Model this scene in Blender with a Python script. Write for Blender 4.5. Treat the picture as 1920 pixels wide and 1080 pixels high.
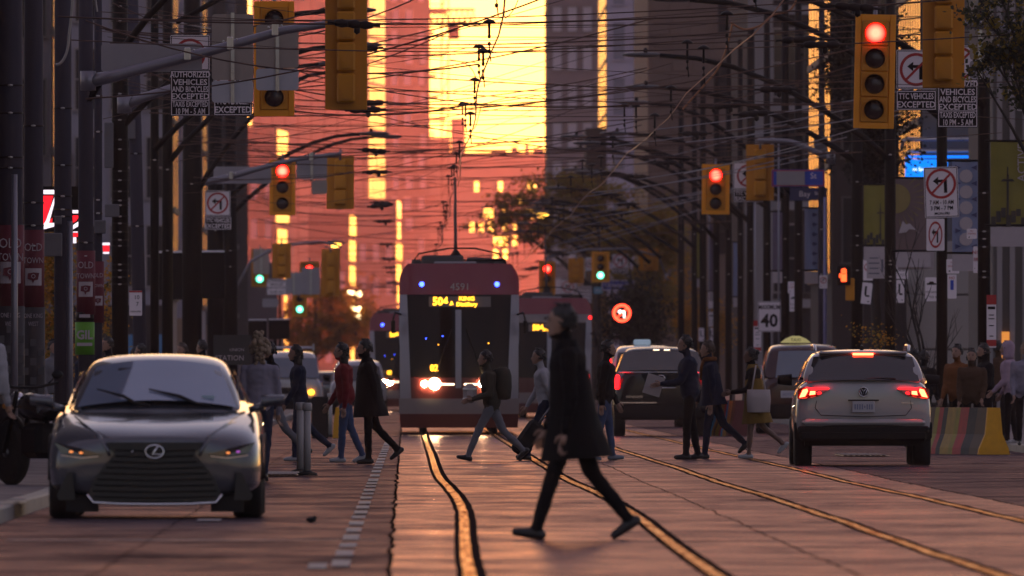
import bpy, bmesh, math, random
import numpy as np
from mathutils import Vector, Matrix, noise as mnoise
random.seed(7)
C = bpy.context.scene.collection
SC = bpy.context.scene
for o in list(bpy.data.objects):
    bpy.data.objects.remove(o)

# ---------------------------------------------------------------- camera
F = 33000.0            # focal length in pixels of a 1920 wide frame (a 600 mm class lens)
HC = 1.2               # height of the lens over the street
cam_d = bpy.data.cameras.new('camera')
cam = bpy.data.objects.new('camera', cam_d); C.objects.link(cam)
cam.location = (0, 0, HC); cam.rotation_euler = (math.radians(90), 0, 0)
cam_d.sensor_width = 36; cam_d.lens = 36 * F / 1920
cam_d.shift_x = 200 / 1920; cam_d.shift_y = 170 / 1920
cam_d.clip_start = 1; cam_d.clip_end = 20000
cam_d.dof.use_dof = True; cam_d.dof.focus_distance = 245; cam_d.dof.aperture_fstop = 10.0
SC.camera = cam
SC.render.resolution_x = 1024; SC.render.resolution_y = 576

# ---------------------------------------------------------------- world, sun, exposure
SUN_EL, SUN_AZ = 1.0, 2.0          # degrees; azimuth to the right of the street axis
w = bpy.data.worlds.new('World'); SC.world = w; w.use_nodes = True
nt = w.node_tree; nt.nodes.clear()
out = nt.nodes.new('ShaderNodeOutputWorld'); bg = nt.nodes.new('ShaderNodeBackground')
sky = nt.nodes.new('ShaderNodeTexSky'); sky.sky_type = 'NISHITA'; sky.sun_disc = False
sky.sun_elevation = math.radians(SUN_EL); sky.sun_rotation = math.radians(SUN_AZ)
sky.air_density = 0.7; sky.dust_density = 0.5; sky.ozone_density = 1.5; sky.altitude = 80
nt.links.new(sky.outputs[0], bg.inputs[0]); bg.inputs[1].default_value = 0.15
sky_fill = nt.nodes.new('ShaderNodeBackground')          # even lilac fill added over the whole sky to brighten the fronts
sky_fill.inputs[0].default_value = (0.66, 0.47, 0.62, 1); sky_fill.inputs[1].default_value = SKY_FILL = 0.23
add = nt.nodes.new('ShaderNodeAddShader'); nt.links.new(bg.outputs[0], add.inputs[0]); nt.links.new(sky_fill.outputs[0], add.inputs[1])
nt.links.new(add.outputs[0], out.inputs[0])
sun_d = bpy.data.lights.new('sun', 'SUN'); sun = bpy.data.objects.new('sun', sun_d); C.objects.link(sun)
sun_d.energy = 3.0; sun_d.angle = math.radians(0.5); sun_d.color = (1.0, 0.175, 0.065)
sun.rotation_euler = (math.radians(-90 + SUN_EL), 0, math.radians(-SUN_AZ))
SC.view_settings.view_transform = 'Standard'; SC.view_settings.look = 'None'
SC.view_settings.exposure = 0.5; SC.view_settings.gamma = 1.0
SC.view_settings.use_curve_mapping = False
SC.render.engine = 'CYCLES'
cy = SC.cycles
cy.use_denoising = True
try: cy.denoiser = 'OPENIMAGEDENOISE'
except Exception: pass
cy.max_bounces = 5; cy.diffuse_bounces = 2; cy.glossy_bounces = 3; cy.transmission_bounces = 4
cy.transparent_max_bounces = 8; cy.volume_bounces = 0
cy.caustics_reflective = False; cy.caustics_refractive = False
cy.sample_clamp_indirect = 6

# ---------------------------------------------------------------- helpers
def at(px, py, s):
    """world point of a place seen at pixel (px, py) of the 1920x1080 photograph where one metre spans s pixels"""
    return Vector(((px - 760) / s, F / s, HC - (py - 710) / s))

MATS = {}
def mat(name, col, rough=0.6, metal=0.0, var=0.25, scale=6.0, bump=0.0, bscale=40.0, emit=0.0, ecol=None, coat=0.0, spec=0.5, alpha=1.0, trans=0.0, ior=1.5):
    if name in MATS: return MATS[name]
    m = bpy.data.materials.new(name); m.use_nodes = True
    n = m.node_tree; b = n.nodes['Principled BSDF']; L = n.links.new
    b.inputs['Roughness'].default_value = rough; b.inputs['Metallic'].default_value = metal
    b.inputs['Specular IOR Level'].default_value = spec; b.inputs['IOR'].default_value = ior
    if coat: b.inputs['Coat Weight'].default_value = coat; b.inputs['Coat Roughness'].default_value = 0.05
    b.inputs['Base Color'].default_value = (*col, 1)
    if trans: b.inputs['Transmission Weight'].default_value = trans
    if alpha < 1: b.inputs['Alpha'].default_value = alpha
    if var or bump:
        tc = n.nodes.new('ShaderNodeTexCoord')
        nz = n.nodes.new('ShaderNodeTexNoise'); nz.inputs['Scale'].default_value = scale; nz.inputs['Detail'].default_value = 5
        L(tc.outputs['Object'], nz.inputs['Vector'])
    if var:
        mx = n.nodes.new('ShaderNodeMix'); mx.data_type = 'RGBA'
        mx.inputs[6].default_value = (*[c * (1 - var) for c in col], 1)
        mx.inputs[7].default_value = (*[min(1, c * (1 + var)) for c in col], 1)
        L(nz.outputs['Fac'], mx.inputs[0]); L(mx.outputs[2], b.inputs['Base Color'])
        mr = n.nodes.new('ShaderNodeMapRange'); mr.inputs[3].default_value = max(0.02, rough * 0.8); mr.inputs[4].default_value = min(1, rough * 1.2)
        L(nz.outputs['Fac'], mr.inputs[0]); L(mr.outputs[0], b.inputs['Roughness'])
    if bump:
        nb = n.nodes.new('ShaderNodeTexNoise'); nb.inputs['Scale'].default_value = bscale; nb.inputs['Detail'].default_value = 4
        L(tc.outputs['Object'], nb.inputs['Vector'])
        bp = n.nodes.new('ShaderNodeBump'); bp.inputs['Strength'].default_value = bump; bp.inputs['Distance'].default_value = 0.01
        L(nb.outputs['Fac'], bp.inputs['Height']); L(bp.outputs[0], b.inputs['Normal'])
    if emit:
        b.inputs['Emission Color'].default_value = (*(ecol or col), 1); b.inputs['Emission Strength'].default_value = emit
    MATS[name] = m
    return m

class MB:
    """collects shapes into one mesh"""
    def __init__(s): s.v = []; s.f = []; s.mi = []; s.sm = []; s.mats = []; s.cm = 0; s.smooth = False
    def use(s, m, smooth=None):
        if m not in s.mats: s.mats.append(m)
        s.cm = s.mats.index(m)
        if smooth is not None: s.smooth = smooth
        return s
    def add(s, vs, fs, M=None, smooth=None):
        k = len(s.v)
        if M is not None: vs = [M @ Vector(v) for v in vs]
        s.v += [tuple(v) for v in vs]
        s.f += [tuple(i + k for i in f) for f in fs]
        s.mi += [s.cm] * len(fs); s.sm += [s.smooth if smooth is None else smooth] * len(fs)
        return s
    def box(s, c, d, bev=0.0, M=None, taper=1.0, tx=None, ty=None):
        x, y, z = d[0] / 2, d[1] / 2, d[2] / 2
        tx = taper if tx is None else tx; ty = taper if ty is None else ty
        if not bev:
            vs = []
            for sz, kx, ky in ((-z, 1, 1), (z, tx, ty)):
                vs += [(c[0] - x * kx, c[1] - y * ky, c[2] + sz), (c[0] + x * kx, c[1] - y * ky, c[2] + sz), (c[0] + x * kx, c[1] + y * ky, c[2] + sz), (c[0] - x * kx, c[1] + y * ky, c[2] + sz)]
            return s.add(vs, [(3, 2, 1, 0), (4, 5, 6, 7), (0, 1, 5, 4), (1, 2, 6, 5), (2, 3, 7, 6), (3, 0, 4, 7)], M, False)
        b = min(bev, x * .9, y * .9, z * .9)
        prof = [(-z, b), (-z + b, 0), (z - b, 0), (z, b)]
        vs = []
        for sz, inn in prof:
            for (ix, iy, jx, jy) in ((-1, -1, 1, 0), (1, -1, -1, 0), (1, -1, 0, 1), (1, 1, 0, -1), (1, 1, -1, 0), (-1, 1, 1, 0), (-1, 1, 0, -1), (-1, -1, 0, 1)):
                vs.append((c[0] + ix * (x - (inn if jy == 0 and True else inn)) + jx * b * (1 if inn == 0 else .6), c[1] + iy * (y - inn) + jy * b * (1 if inn == 0 else .6), c[2] + sz))
        fs = [tuple(range(7, -1, -1)), tuple(range(24, 32))]
        for r in range(3):
            for i in range(8):
                j = (i + 1) % 8
                fs.append((r * 8 + i, r * 8 + j, r * 8 + 8 + j, r * 8 + 8 + i))
        return s.add(vs, fs, M, False)
    def tube(s, pts, r, n=8, cap=True, smooth=True, M=None, flat=1.0):
        pts = [Vector(p) for p in pts]; m = len(pts)
        rs = r if isinstance(r, (list, tuple)) else [r] * m
        vs = []; prev = None
        for i, p in enumerate(pts):
            t = (pts[min(i + 1, m - 1)] - pts[max(i - 1, 0)])
            if t.length < 1e-9: t = Vector((0, 0, 1))
            t.normalize()
            if prev is None:
                u = t.cross(Vector((0, 1, 0)) if abs(t.y) < .9 else Vector((1, 0, 0))).normalized()
            else:
                u = (prev - t * prev.dot(t))
                u = u.normalized() if u.length > 1e-6 else t.orthogonal().normalized()
            prev = u; q = t.cross(u)
            for k in range(n):
                a = 2 * math.pi * k / n
                vs.append(p + u * math.cos(a) * rs[i] + q * math.sin(a) * rs[i] * flat)
        fs = []
        for i in range(m - 1):
            for k in range(n):
                j = (k + 1) % n
                fs.append((i * n + k, i * n + j, (i + 1) * n + j, (i + 1) * n + k))
        if cap: fs += [tuple(range(n - 1, -1, -1)), tuple((m - 1) * n + k for k in range(n))]
        return s.add(vs, fs, M, smooth)
    def lathe(s, prof, n=16, M=None, smooth=True, cap=True):
        """prof: (radius, z) pairs round the z axis"""
        vs = [(r * math.cos(2 * math.pi * k / n), r * math.sin(2 * math.pi * k / n), z) for r, z in prof for k in range(n)]
        fs = []
        for i in range(len(prof) - 1):
            for k in range(n):
                j = (k + 1) % n
                fs.append((i * n + k, i * n + j, (i + 1) * n + j, (i + 1) * n + k))
        if cap: fs += [tuple(range(n - 1, -1, -1)), tuple((len(prof) - 1) * n + k for k in range(n))]
        return s.add(vs, fs, M, smooth)
    def prism(s, poly, y0, y1, M=None, smooth=False):
        """poly of (x, z) swept from y0 to y1"""
        n = len(poly)
        vs = [(x, y0, z) for x, z in poly] + [(x, y1, z) for x, z in poly]
        fs = [tuple(range(n)), tuple(range(2 * n - 1, n - 1, -1))]
        for i in range(n):
            j = (i + 1) % n
            fs.append((i, i + n, j + n, j))
        return s.add(vs, fs, M, smooth)
    def loft(s, rings, closed=True, cap=True, M=None, smooth=True):
        n = len(rings[0]); vs = [p for r in rings for p in r]; fs = []
        for i in range(len(rings) - 1):
            for k in range(n if closed else n - 1):
                j = (k + 1) % n
                fs.append((i * n + k, i * n + j, (i + 1) * n + j, (i + 1) * n + k))
        if cap and closed: fs += [tuple(range(n - 1, -1, -1)), tuple((len(rings) - 1) * n + k for k in range(n))]
        return s.add(vs, fs, M, smooth)
    def ball(s, c, r, n=10, M=None, smooth=True):
        c = Vector(c); r = Vector(r) if not isinstance(r, (int, float)) else Vector((r, r, r))
        vs = []; rows = max(4, n // 2 + 1)
        for i in range(rows):
            a = math.pi * (i + .0001) / (rows - 1 + .0002)
            for k in range(n):
                b = 2 * math.pi * k / n
                vs.append((c.x + r.x * math.sin(a) * math.cos(b), c.y + r.y * math.sin(a) * math.sin(b), c.z + r.z * math.cos(a)))
        fs = []
        for i in range(rows - 1):
            for k in range(n):
                j = (k + 1) % n
                fs.append((i * n + k, (i + 1) * n + k, (i + 1) * n + j, i * n + j))
        return s.add(vs, fs, M, smooth)
    def mesh(s, name):
        me = bpy.data.meshes.new(name)
        me.from_pydata(s.v, [], s.f)
        for m in s.mats: me.materials.append(m)
        if s.f:
            me.polygons.foreach_set('material_index', s.mi); me.polygons.foreach_set('use_smooth', s.sm)
        me.update()
        return me
    def build(s, name, m=None, parent=None, loc=None, rot=None):
        if m is not None and not s.mats: s.use(m)
        return link(name, s.mesh(name), parent, loc, rot)

def link(name, me, parent=None, loc=None, rot=None):
    o = bpy.data.objects.new(name, me); C.objects.link(o)
    if parent is not None: o.parent = parent
    if loc is not None: o.location = loc
    if rot is not None: o.rotation_euler = rot
    return o
def tag(o, label=None, cat=None, group=None, kind=None):
    if label: o['label'] = label
    if cat: o['category'] = cat
    if group: o['group'] = group
    if kind: o['kind'] = kind
    return o
def thing(name, label, cat, loc=(0, 0, 0), rz=0.0, group=None):
    o = bpy.data.objects.new(name, None); C.objects.link(o); o.empty_display_size = 0.1
    o.location = loc; o.rotation_euler = (0, 0, rz)
    return tag(o, label, cat, group)
KIDS = {}
def dup(root, loc=None, label=None, rz=None, scale=None):
    """a copy of a thing with copies of its parts and sub-parts (mesh data shared)"""
    r = root.copy(); C.objects.link(r)
    if loc is not None: r.location = loc
    if rz is not None: r.rotation_euler = (0, 0, rz)
    if scale is not None: r.scale = (scale,) * 3
    if label: r['label'] = label
    def rec(a, b):
        for ch in a.children:
            c = ch.copy(); C.objects.link(c); c.parent = b; rec(ch, c)
    rec(root, r)
    return r
TXT = {}
def text(s, size, m, parent=None, loc=(0, 0, 0), wscale=1.0, name='lettering', rz=0.0, align='CENTER', bold=0.0):
    key = (s, size, m.name, wscale, align, bold)
    if key not in TXT:
        cu = bpy.data.curves.new('lettering', 'FONT'); cu.body = s; cu.size = size; cu.align_x = align; cu.align_y = 'CENTER'
        cu.resolution_u = 2; cu.offset = bold; cu.extrude = 0.0015
        ob = bpy.data.objects.new('lettering', cu); C.objects.link(ob)
        dg = bpy.context.evaluated_depsgraph_get(); dg.update()
        me = bpy.data.meshes.new_from_object(ob.evaluated_get(dg))
        bpy.data.objects.remove(ob); bpy.data.curves.remove(cu)
        me.transform(Matrix(((wscale, 0, 0, 0), (0, 0, -1, 0), (0, 1, 0, 0), (0, 0, 0, 1))))
        me.materials.clear(); me.materials.append(m); me.name = 'lettering'
        TXT[key] = me
    return link(name, TXT[key], parent, loc, (0, 0, rz))
def rx(a): return Matrix.Rotation(a, 4, 'X')
def ry(a): return Matrix.Rotation(a, 4, 'Y')
def rz_(a): return Matrix.Rotation(a, 4, 'Z')
def T(x, y, z): return Matrix.Translation((x, y, z))
FRONT = rx(math.radians(90))   # turns a shape built round z so that its +z end faces the camera (-y)
# ---------------------------------------------------------------- the street
def road_h(x, y):
    """gentle unevenness of the worn street, metres"""
    return (0.010 * mnoise.noise((x * .12, y * .045, 3.1)) + 0.006 * mnoise.noise((x * .3, y * .22, 7.7))
            + 0.0032 * mnoise.noise((x * .9, y * .8, 1.3)) + 0.0016 * mnoise.noise((x * 2.5, y * 2.2, 9.3)))
def sheet(name, x0, x1, y0, y1, z, m, dx, near=0.5, uneven=True, kind='structure'):
    xs = np.linspace(x0, x1, max(2, int((x1 - x0) / dx) + 1))
    ys = [y0]
    while ys[-1] < y1:
        y = ys[-1]; ys.append(min(y1, y + (4 if y < 95 else near if y < 330 else near * 3 if y < 600 else 25)))
    vs = [(x, y, z + (road_h(x, y) if uneven and 90 < y < 640 else 0)) for y in ys for x in xs]
    n = len(xs)
    fs = [(j * n + i, j * n + i + 1, (j + 1) * n + i + 1, (j + 1) * n + i) for j in range(len(ys) - 1) for i in range(n - 1)]
    b = MB(); b.use(m, True); b.add(vs, fs)
    return tag(b.build(name), kind=kind)

def ground_mat(name, col, gcol, g0, g1, r0, r1, var, sx, sy, bump):
    """porous street surface: a matt body with a polished share that varies in streaks along the street"""
    m = bpy.data.materials.new(name); m.use_nodes = True
    n = m.node_tree; L = n.links.new; n.nodes.clear(); out_ = n.nodes.new('ShaderNodeOutputMaterial')
    tc = n.nodes.new('ShaderNodeTexCoord'); mp = n.nodes.new('ShaderNodeMapping'); L(tc.outputs['Object'], mp.inputs[0])
    mp.inputs['Scale'].default_value = (sx, sy, 1)
    nz = n.nodes.new('ShaderNodeTexNoise'); nz.inputs['Scale'].default_value = 1; nz.inputs['Detail'].default_value = 9; nz.inputs['Roughness'].default_value = .68
    L(mp.outputs[0], nz.inputs['Vector'])
    m2 = n.nodes.new('ShaderNodeMapping'); L(tc.outputs['Object'], m2.inputs[0]); m2.inputs['Scale'].default_value = (1.3, .7, 1)
    n3 = n.nodes.new('ShaderNodeTexNoise'); n3.inputs['Scale'].default_value = 1; n3.inputs['Detail'].default_value = 6; n3.inputs['Roughness'].default_value = .7; L(m2.outputs[0], n3.inputs['Vector'])
    n2 = n.nodes.new('ShaderNodeTexNoise'); n2.inputs['Scale'].default_value = 26; n2.inputs['Detail'].default_value = 5
    L(tc.outputs['Object'], n2.inputs['Vector'])
    mx = n.nodes.new('ShaderNodeMix'); mx.data_type = 'RGBA'
    mx.inputs[6].default_value = (*[c * (1 - var) for c in col], 1); mx.inputs[7].default_value = (*[c * (1 + var) for c in col], 1)
    av = n.nodes.new('ShaderNodeMath'); av.operation = 'ADD'; L(nz.outputs['Fac'], av.inputs[0]); L(n3.outputs['Fac'], av.inputs[1])
    cr = n.nodes.new('ShaderNodeMapRange'); cr.inputs[1].default_value = .74; cr.inputs[2].default_value = 1.26
    L(av.outputs[0], cr.inputs[0]); L(cr.outputs[0], mx.inputs[0])
    df = n.nodes.new('ShaderNodeBsdfDiffuse'); L(mx.outputs[2], df.inputs['Color'])
    gl = n.nodes.new('ShaderNodeBsdfGlossy'); gl.inputs['Color'].default_value = (*gcol, 1)
    mr = n.nodes.new('ShaderNodeMapRange'); mr.inputs[3].default_value = r0; mr.inputs[4].default_value = r1; L(cr.outputs[0], mr.inputs[0]); L(mr.outputs[0], gl.inputs['Roughness'])
    bp = n.nodes.new('ShaderNodeBump'); bp.inputs['Strength'].default_value = bump; bp.inputs['Distance'].default_value = .004
    L(n2.outputs['Fac'], bp.inputs['Height']); L(bp.outputs[0], df.inputs['Normal']); L(bp.outputs[0], gl.inputs['Normal'])
    gf = n.nodes.new('ShaderNodeMapRange'); gf.inputs[3].default_value = g0; gf.inputs[4].default_value = g1; L(cr.outputs[0], gf.inputs[0])
    ms = n.nodes.new('ShaderNodeMixShader'); L(gf.outputs[0], ms.inputs[0]); L(df.outputs[0], ms.inputs[1]); L(gl.outputs[0], ms.inputs[2]); L(ms.outputs[0], out_.inputs[0])
    MATS[name] = m
    return m
asphalt = ground_mat('asphalt', (.027, .023, .028), (.86, .64, .72), .02, .20, .34, .18, .55, .35, .20, .12)
concrete = ground_mat('track_concrete', (.052, .040, .043), (.93, .66, .69), .04, .46, .30, .12, .5, .40, .18, .1)
paving = ground_mat('paving', (.16, .14, .145), (.8, .75, .75), .03, .15, .45, .3, .3, .8, .5, .25)
earth = mat('earth', (.05, .045, .04), .9)
KL, KR = -3.35, 10.0
BED0, BED1 = -0.1, 5.75
g = MB(); g.use(earth).add([(-3000, -400, -.06), (3000, -400, -.06), (3000, 9000, -.06), (-3000, 9000, -.06)], [(0, 1, 2, 3)])
tag(g.build('ground'), kind='structure')
sheet('road', KL, KR, -20, 3400, 0, asphalt, .45)
sheet('track_bed', BED0, BED1, -20, 2600, .006, concrete, .39)
for nm, x0, x1 in (('left_pavement', -14, KL - .18), ('right_pavement', KR + .18, 24)):
    b = MB(); b.use(paving).box(((x0 + x1) / 2, 1200, .035), (x1 - x0, 2800, .17)); tag(b.build(nm), kind='structure')
kerb_m = mat('kerb_concrete', (.22, .21, .2), .6, var=.35, scale=2)
for nm, x in (('left_kerb', KL), ('right_kerb', KR)):
    sg = -1 if x < 0 else 1
    b = MB(); b.use(kerb_m)
    y = 90
    while y < 420:
        b.box((x + sg * .09, y + 1.48, .03 + random.uniform(-.006, .006)), (.18, 2.96, .2), .015); y += 3
    b.box((x + sg * .09, 1160, .03), (.18, 1480, .2)); b.box((x + sg * .09, 35, .03), (.18, 110, .2))
    tag(b.build(nm), kind='structure')

# rails: polished steel in a groove, wandering a little from side to side
def wander(y): return 0.10 * math.exp(-((y - 172) / 42.0) ** 2) + .03 * math.sin(y * .05)*math.exp(-((y-170)/90)**2)
rail_m = bpy.data.materials.new('rail_steel'); rail_m.use_nodes = True          # worn rusty steel, patchy; orange sunset reflections put into the gloss colour
n = rail_m.node_tree; L = n.links.new; n.nodes.clear(); out_ = n.nodes.new('ShaderNodeOutputMaterial'); gl = n.nodes.new('ShaderNodeBsdfGlossy'); df = n.nodes.new('ShaderNodeBsdfDiffuse'); df.inputs['Color'].default_value = (.06, .03, .02, 1)
tc = n.nodes.new('ShaderNodeTexCoord'); mp = n.nodes.new('ShaderNodeMapping'); mp.inputs['Scale'].default_value = (14, .35, 1); L(tc.outputs['Object'], mp.inputs[0])
nz = n.nodes.new('ShaderNodeTexNoise'); nz.inputs['Scale'].default_value = 1; nz.inputs['Detail'].default_value = 8; nz.inputs['Roughness'].default_value = .7; L(mp.outputs[0], nz.inputs['Vector'])
rp = n.nodes.new('ShaderNodeValToRGB'); rp.color_ramp.elements[0].position = .36; rp.color_ramp.elements[0].color = (.26, .11, .055, 1); rp.color_ramp.elements[1].position = .68; rp.color_ramp.elements[1].color = (1, .68, .44, 1); L(nz.outputs['Fac'], rp.inputs[0]); L(rp.outputs[0], gl.inputs['Color'])
gl.inputs['Roughness'].default_value = .2
ms = n.nodes.new('ShaderNodeMixShader'); ms.inputs[0].default_value = .72; L(df.outputs[0], ms.inputs[1]); L(gl.outputs[0], ms.inputs[2]); L(ms.outputs[0], out_.inputs[0])
groove_m = mat('groove', (.034, .022, .020), .9, var=.3, spec=0)
crack_m = mat('tar_seam', (.012, .009, .009), .9, var=.4, spec=0)
for i, x in enumerate((.394, 1.889, 3.60, 5.10)):
    k = 1.0 if i < 2 else .25
    ys = [40 + q * 1.0 for q in range(420)] + [460 + q * 10 for q in range(210)]
    def line(mb, x0, x1, z0):
        vs = []
        for y in ys:
            X = x + k * wander(y); h = (road_h(X, y) if 90 < y < 640 else 0) + z0
            j0, j1 = (.010 * mnoise.noise((y * 1.1, x, i)) + .005 * mnoise.noise((y * 3.3, x, 5 + i)), .010 * mnoise.noise((y * 1.1, x, 9 + i)) + .005 * mnoise.noise((y * 3.3, x, 7 + i))); vs += [(X + x0 + j0, y, h), (X + x1 + j1, y, h)]
        mb.add(vs, [(2 * j, 2 * j + 1, 2 * j + 3, 2 * j + 2) for j in range(len(ys) - 1)])
    b = MB(); b.use(rail_m, True); line(b, -.035, .04, .012); rl = tag(b.build('tram_rail'), kind='structure')
    b = MB(); b.use(groove_m, True)
    line(b, .042, .102, .0095); line(b, -.075, -.037, .0095); tag(b.build('rail_groove'), kind='structure')
# the ragged joint between asphalt and track concrete, seams and patches
for x, wd, ph in ((BED0, .024, 0.), (BED1, .022, 3.), (2.75, .012, 5.), (-1.9, .008, 9.)):
    b = MB(); b.use(crack_m); vs = []; yy = [95 + q * .5 for q in range(800)]
    for y in yy:
        X = x + .03 * mnoise.noise((y * .25, ph, 0)) + .03 * mnoise.noise((y * 1.3, ph, 4)); ww = wd * (1 + .6 * mnoise.noise((y * .9, ph, 8)))
        h = road_h(X, y) + .0105
        vs += [(X - ww / 2, y, h), (X + ww / 2, y, h)]
    b.add(vs, [(2 * j, 2 * j + 1, 2 * j + 3, 2 * j + 2) for j in range(len(yy) - 1)])
    tag(b.build('road_seam'), kind='structure')
b = MB(); b.use(crack_m)          # cross joints of the track slab and tar patches across the lanes
y = 100
while y < 420:
    for x0, x1 in ((BED0, 2.75), (2.75, BED1)):
        yy = y + random.uniform(-.5, .5)
        n = 8; vs = []
        for q in range(n + 1):
            X = x0 + (x1 - x0) * q / n; Y = yy + .12 * mnoise.noise((X * 2, yy, 0)); vs += [(X, Y - .04, road_h(X, Y) + .0095), (X, Y + .04, road_h(X, Y) + .0095)]
        b.add(vs, [(2 * q, 2 * q + 2, 2 * q + 3, 2 * q + 1) for q in range(n)])
    y += random.uniform(4, 9)
tag(b.build('slab_joint'), kind='structure')
b = MB(); b.use(crack_m)
for q in range(40):
    y = 100 + 260 * random.random() ** 1.5; x = random.uniform(KL, -.6) if q % 3 else random.uniform(6, 9.6); L_ = random.uniform(.5, 2.2)
    n = 8; vs = []
    for j in range(n + 1):
        X = min(x + L_ * j / n, -.2 if x < 0 else 9.9); Y = y + .5 * mnoise.noise((X * 1.2, y, 2)); vs += [(X, Y - .05, road_h(X, Y) + .008), (X, Y + .05, road_h(X, Y) + .008)]
    b.add(vs, [(2 * j, 2 * j + 2, 2 * j + 3, 2 * j + 1) for j in range(n)])
tag(b.build('road_crack'), kind='structure')
# painted markings, worn
paint = mat('worn_white_paint', (.30, .27, .27), .6, var=.5, scale=5)
def strip(name, x0, x1, y0, y1, z=.011):
    b = MB(); b.use(paint); n = max(1, int((x1 - x0) / .6)); m_ = max(1, int((y1 - y0) / .8)); vs = []
    for j in range(m_ + 1):
        for i in range(n + 1):
            X = x0 + (x1 - x0) * i / n; Y = y0 + (y1 - y0) * j / m_; vs.append((X, Y, road_h(X, Y) + z))
    b.add(vs, [(j * (n + 1) + i, j * (n + 1) + i + 1, (j + 1) * (n + 1) + i + 1, (j + 1) * (n + 1) + i) for j in range(m_) for i in range(n)])
    return tag(b.build(name), kind='structure')
for yc in (130.0, 239.0, 248.0): strip('crosswalk_line', KL + .4, BED0 - .12, yc, yc + .35)
strip('crosswalk_line', BED1 + .3, KR - .4, 239, 239.35)
y = 112
while y < 330:
    strip('lane_dash', -.48 + .0004 * (y - 100), -.36 + .0004 * (y - 100), y, y + (3.6 if y < 200 else 5)); y += 6.2 if y < 200 else 9
strip('lane_dash', -.62, -.5, 110.5, 113.5); strip('lane_dash', -1.75, -1.55, 147, 149)
# ---------------------------------------------------------------- buildings
glass_d = mat('window_glass', (.02, .022, .026), .08, var=.2, scale=.3, spec=.6)
glass_s = mat('facade_glass', (.05, .034, .03), .16, var=.3, scale=.15, spec=.5)
frame_d = mat('window_frame', (.06, .055, .055), .5)
W_CACHE = {}
def window(root, x, y, z, w_, h_, fm, gm, rows=1, cols=1, ry_=0.0):
    """frame standing proud of the wall, pane set back"""
    key = (round(w_, 2), round(h_, 2), fm.name, gm.name, rows, cols)
    if key not in W_CACHE:
        b = MB(); b.use(fm); t = min(.14, w_ * .08)
        b.box((0, -.05, h_ / 2 - t / 2), (w_, .16, t)); b.box((0, -.06, -h_ / 2 + t / 2), (w_ + .1, .2, t))
        b.box((-w_ / 2 + t / 2, -.05, 0), (t, .15, h_ - 2 * t)); b.box((w_ / 2 - t / 2, -.05, 0), (t, .15, h_ - 2 * t))
        for i in range(1, rows): b.box((0, -.04, -h_ / 2 + h_ * i / rows), (w_ - 2 * t, .1, t * .7))
        for i in range(1, cols): b.box((-w_ / 2 + w_ * i / cols, -.04, 0), (t * .7, .09, h_ - 2 * t))
        p = MB(); p.use(gm).box((0, .02 - .03, 0), (w_ - t, .02, h_ - t))
        W_CACHE[key] = (b.mesh('window'), p.mesh('pane'))
    fo = link('window', W_CACHE[key][0], root, (x, y, z)); link('pane', W_CACHE[key][1], fo)
    return fo
def building(name, label, px0, px1, s, length, top, wall, side=None, cat='building', base_h=0, base=None, cornice=None, bays=0):
    """front facing the camera at scale s; the street side of it runs back for `length` metres. Local origin: middle of the front at ground level"""
    x0, x1 = (px0 - 760) / s, (px1 - 760) / s; d = F / s
    cx, W = (x0 + x1) / 2, x1 - x0
    r = thing(name, label, cat, (cx, d, 0))
    b = MB(); b.use(wall).box((0, length / 2, top / 2), (W, length, top)); b.build('wall', parent=r)
    sgn = 1 if x1 < 1 else -1      # the side that looks on the street
    if side is not None:
        # glazed street front: panels in bays between piers
        n = bays or max(3, int(length / 4))
        for i in range(n):
            p = MB(); p.use(side); yy = length * (i + .5) / n
            p.box((sgn * (W / 2 + .03), yy, top / 2 + 2), (.06, length / n * .62, top - 5)); p.build('glass_panel', parent=r)
        b = MB(); b.use(frame_d)
        for k in range(int(top / 3.6)):
            b.box((sgn * (W / 2 + .05), length / 2, 4.5 + k * 3.6), (.14, length, .22))
        b.build('spandrel', parent=r)
    wing = 60                           # the rest of the block, away from the street
    b = MB(); b.use(wall).box((-sgn * (W / 2 + wing / 2), length / 2 + 1.5, top / 2 - .5), (wing, length - 2, top - 1)); b.build('rear_wing', parent=r)
    if cornice is not None:
        b = MB(); b.use(cornice).box((0, length / 2 - .15, top + .25), (W + .5, length + .8, .5)); b.build('roof', parent=r)
    if base is not None:
        b = MB(); b.use(base).box((0, -.08, base_h / 2), (W + .04, .16, base_h)); b.build('plinth', parent=r)
    return r, W

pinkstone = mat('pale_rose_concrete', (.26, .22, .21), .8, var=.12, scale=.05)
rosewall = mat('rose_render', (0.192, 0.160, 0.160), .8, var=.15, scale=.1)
mauve = mat('mauve_stone', (0.110, 0.094, 0.105), .8, var=.2, scale=.2)
lilac = mat('lilac_panel', (0.260, 0.236, 0.285), .6, var=.12, scale=.2)
brown = mat('brown_limestone', (0.170, 0.115, 0.095), .85, var=.22, scale=.4)
paleSt = mat('pale_limestone', (0.260, 0.229, 0.236), .7, var=.15, scale=.5)
dkwall = mat('dark_brick', (0.030, 0.022, 0.022), .85, var=.3)
greyB = mat('grey_beige_stone', (0.120, 0.108, 0.102), .8, var=.2, scale=.4)
cream = mat('cream_panel', (0.320, 0.280, 0.248), .55, var=.1, scale=.3)

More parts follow.
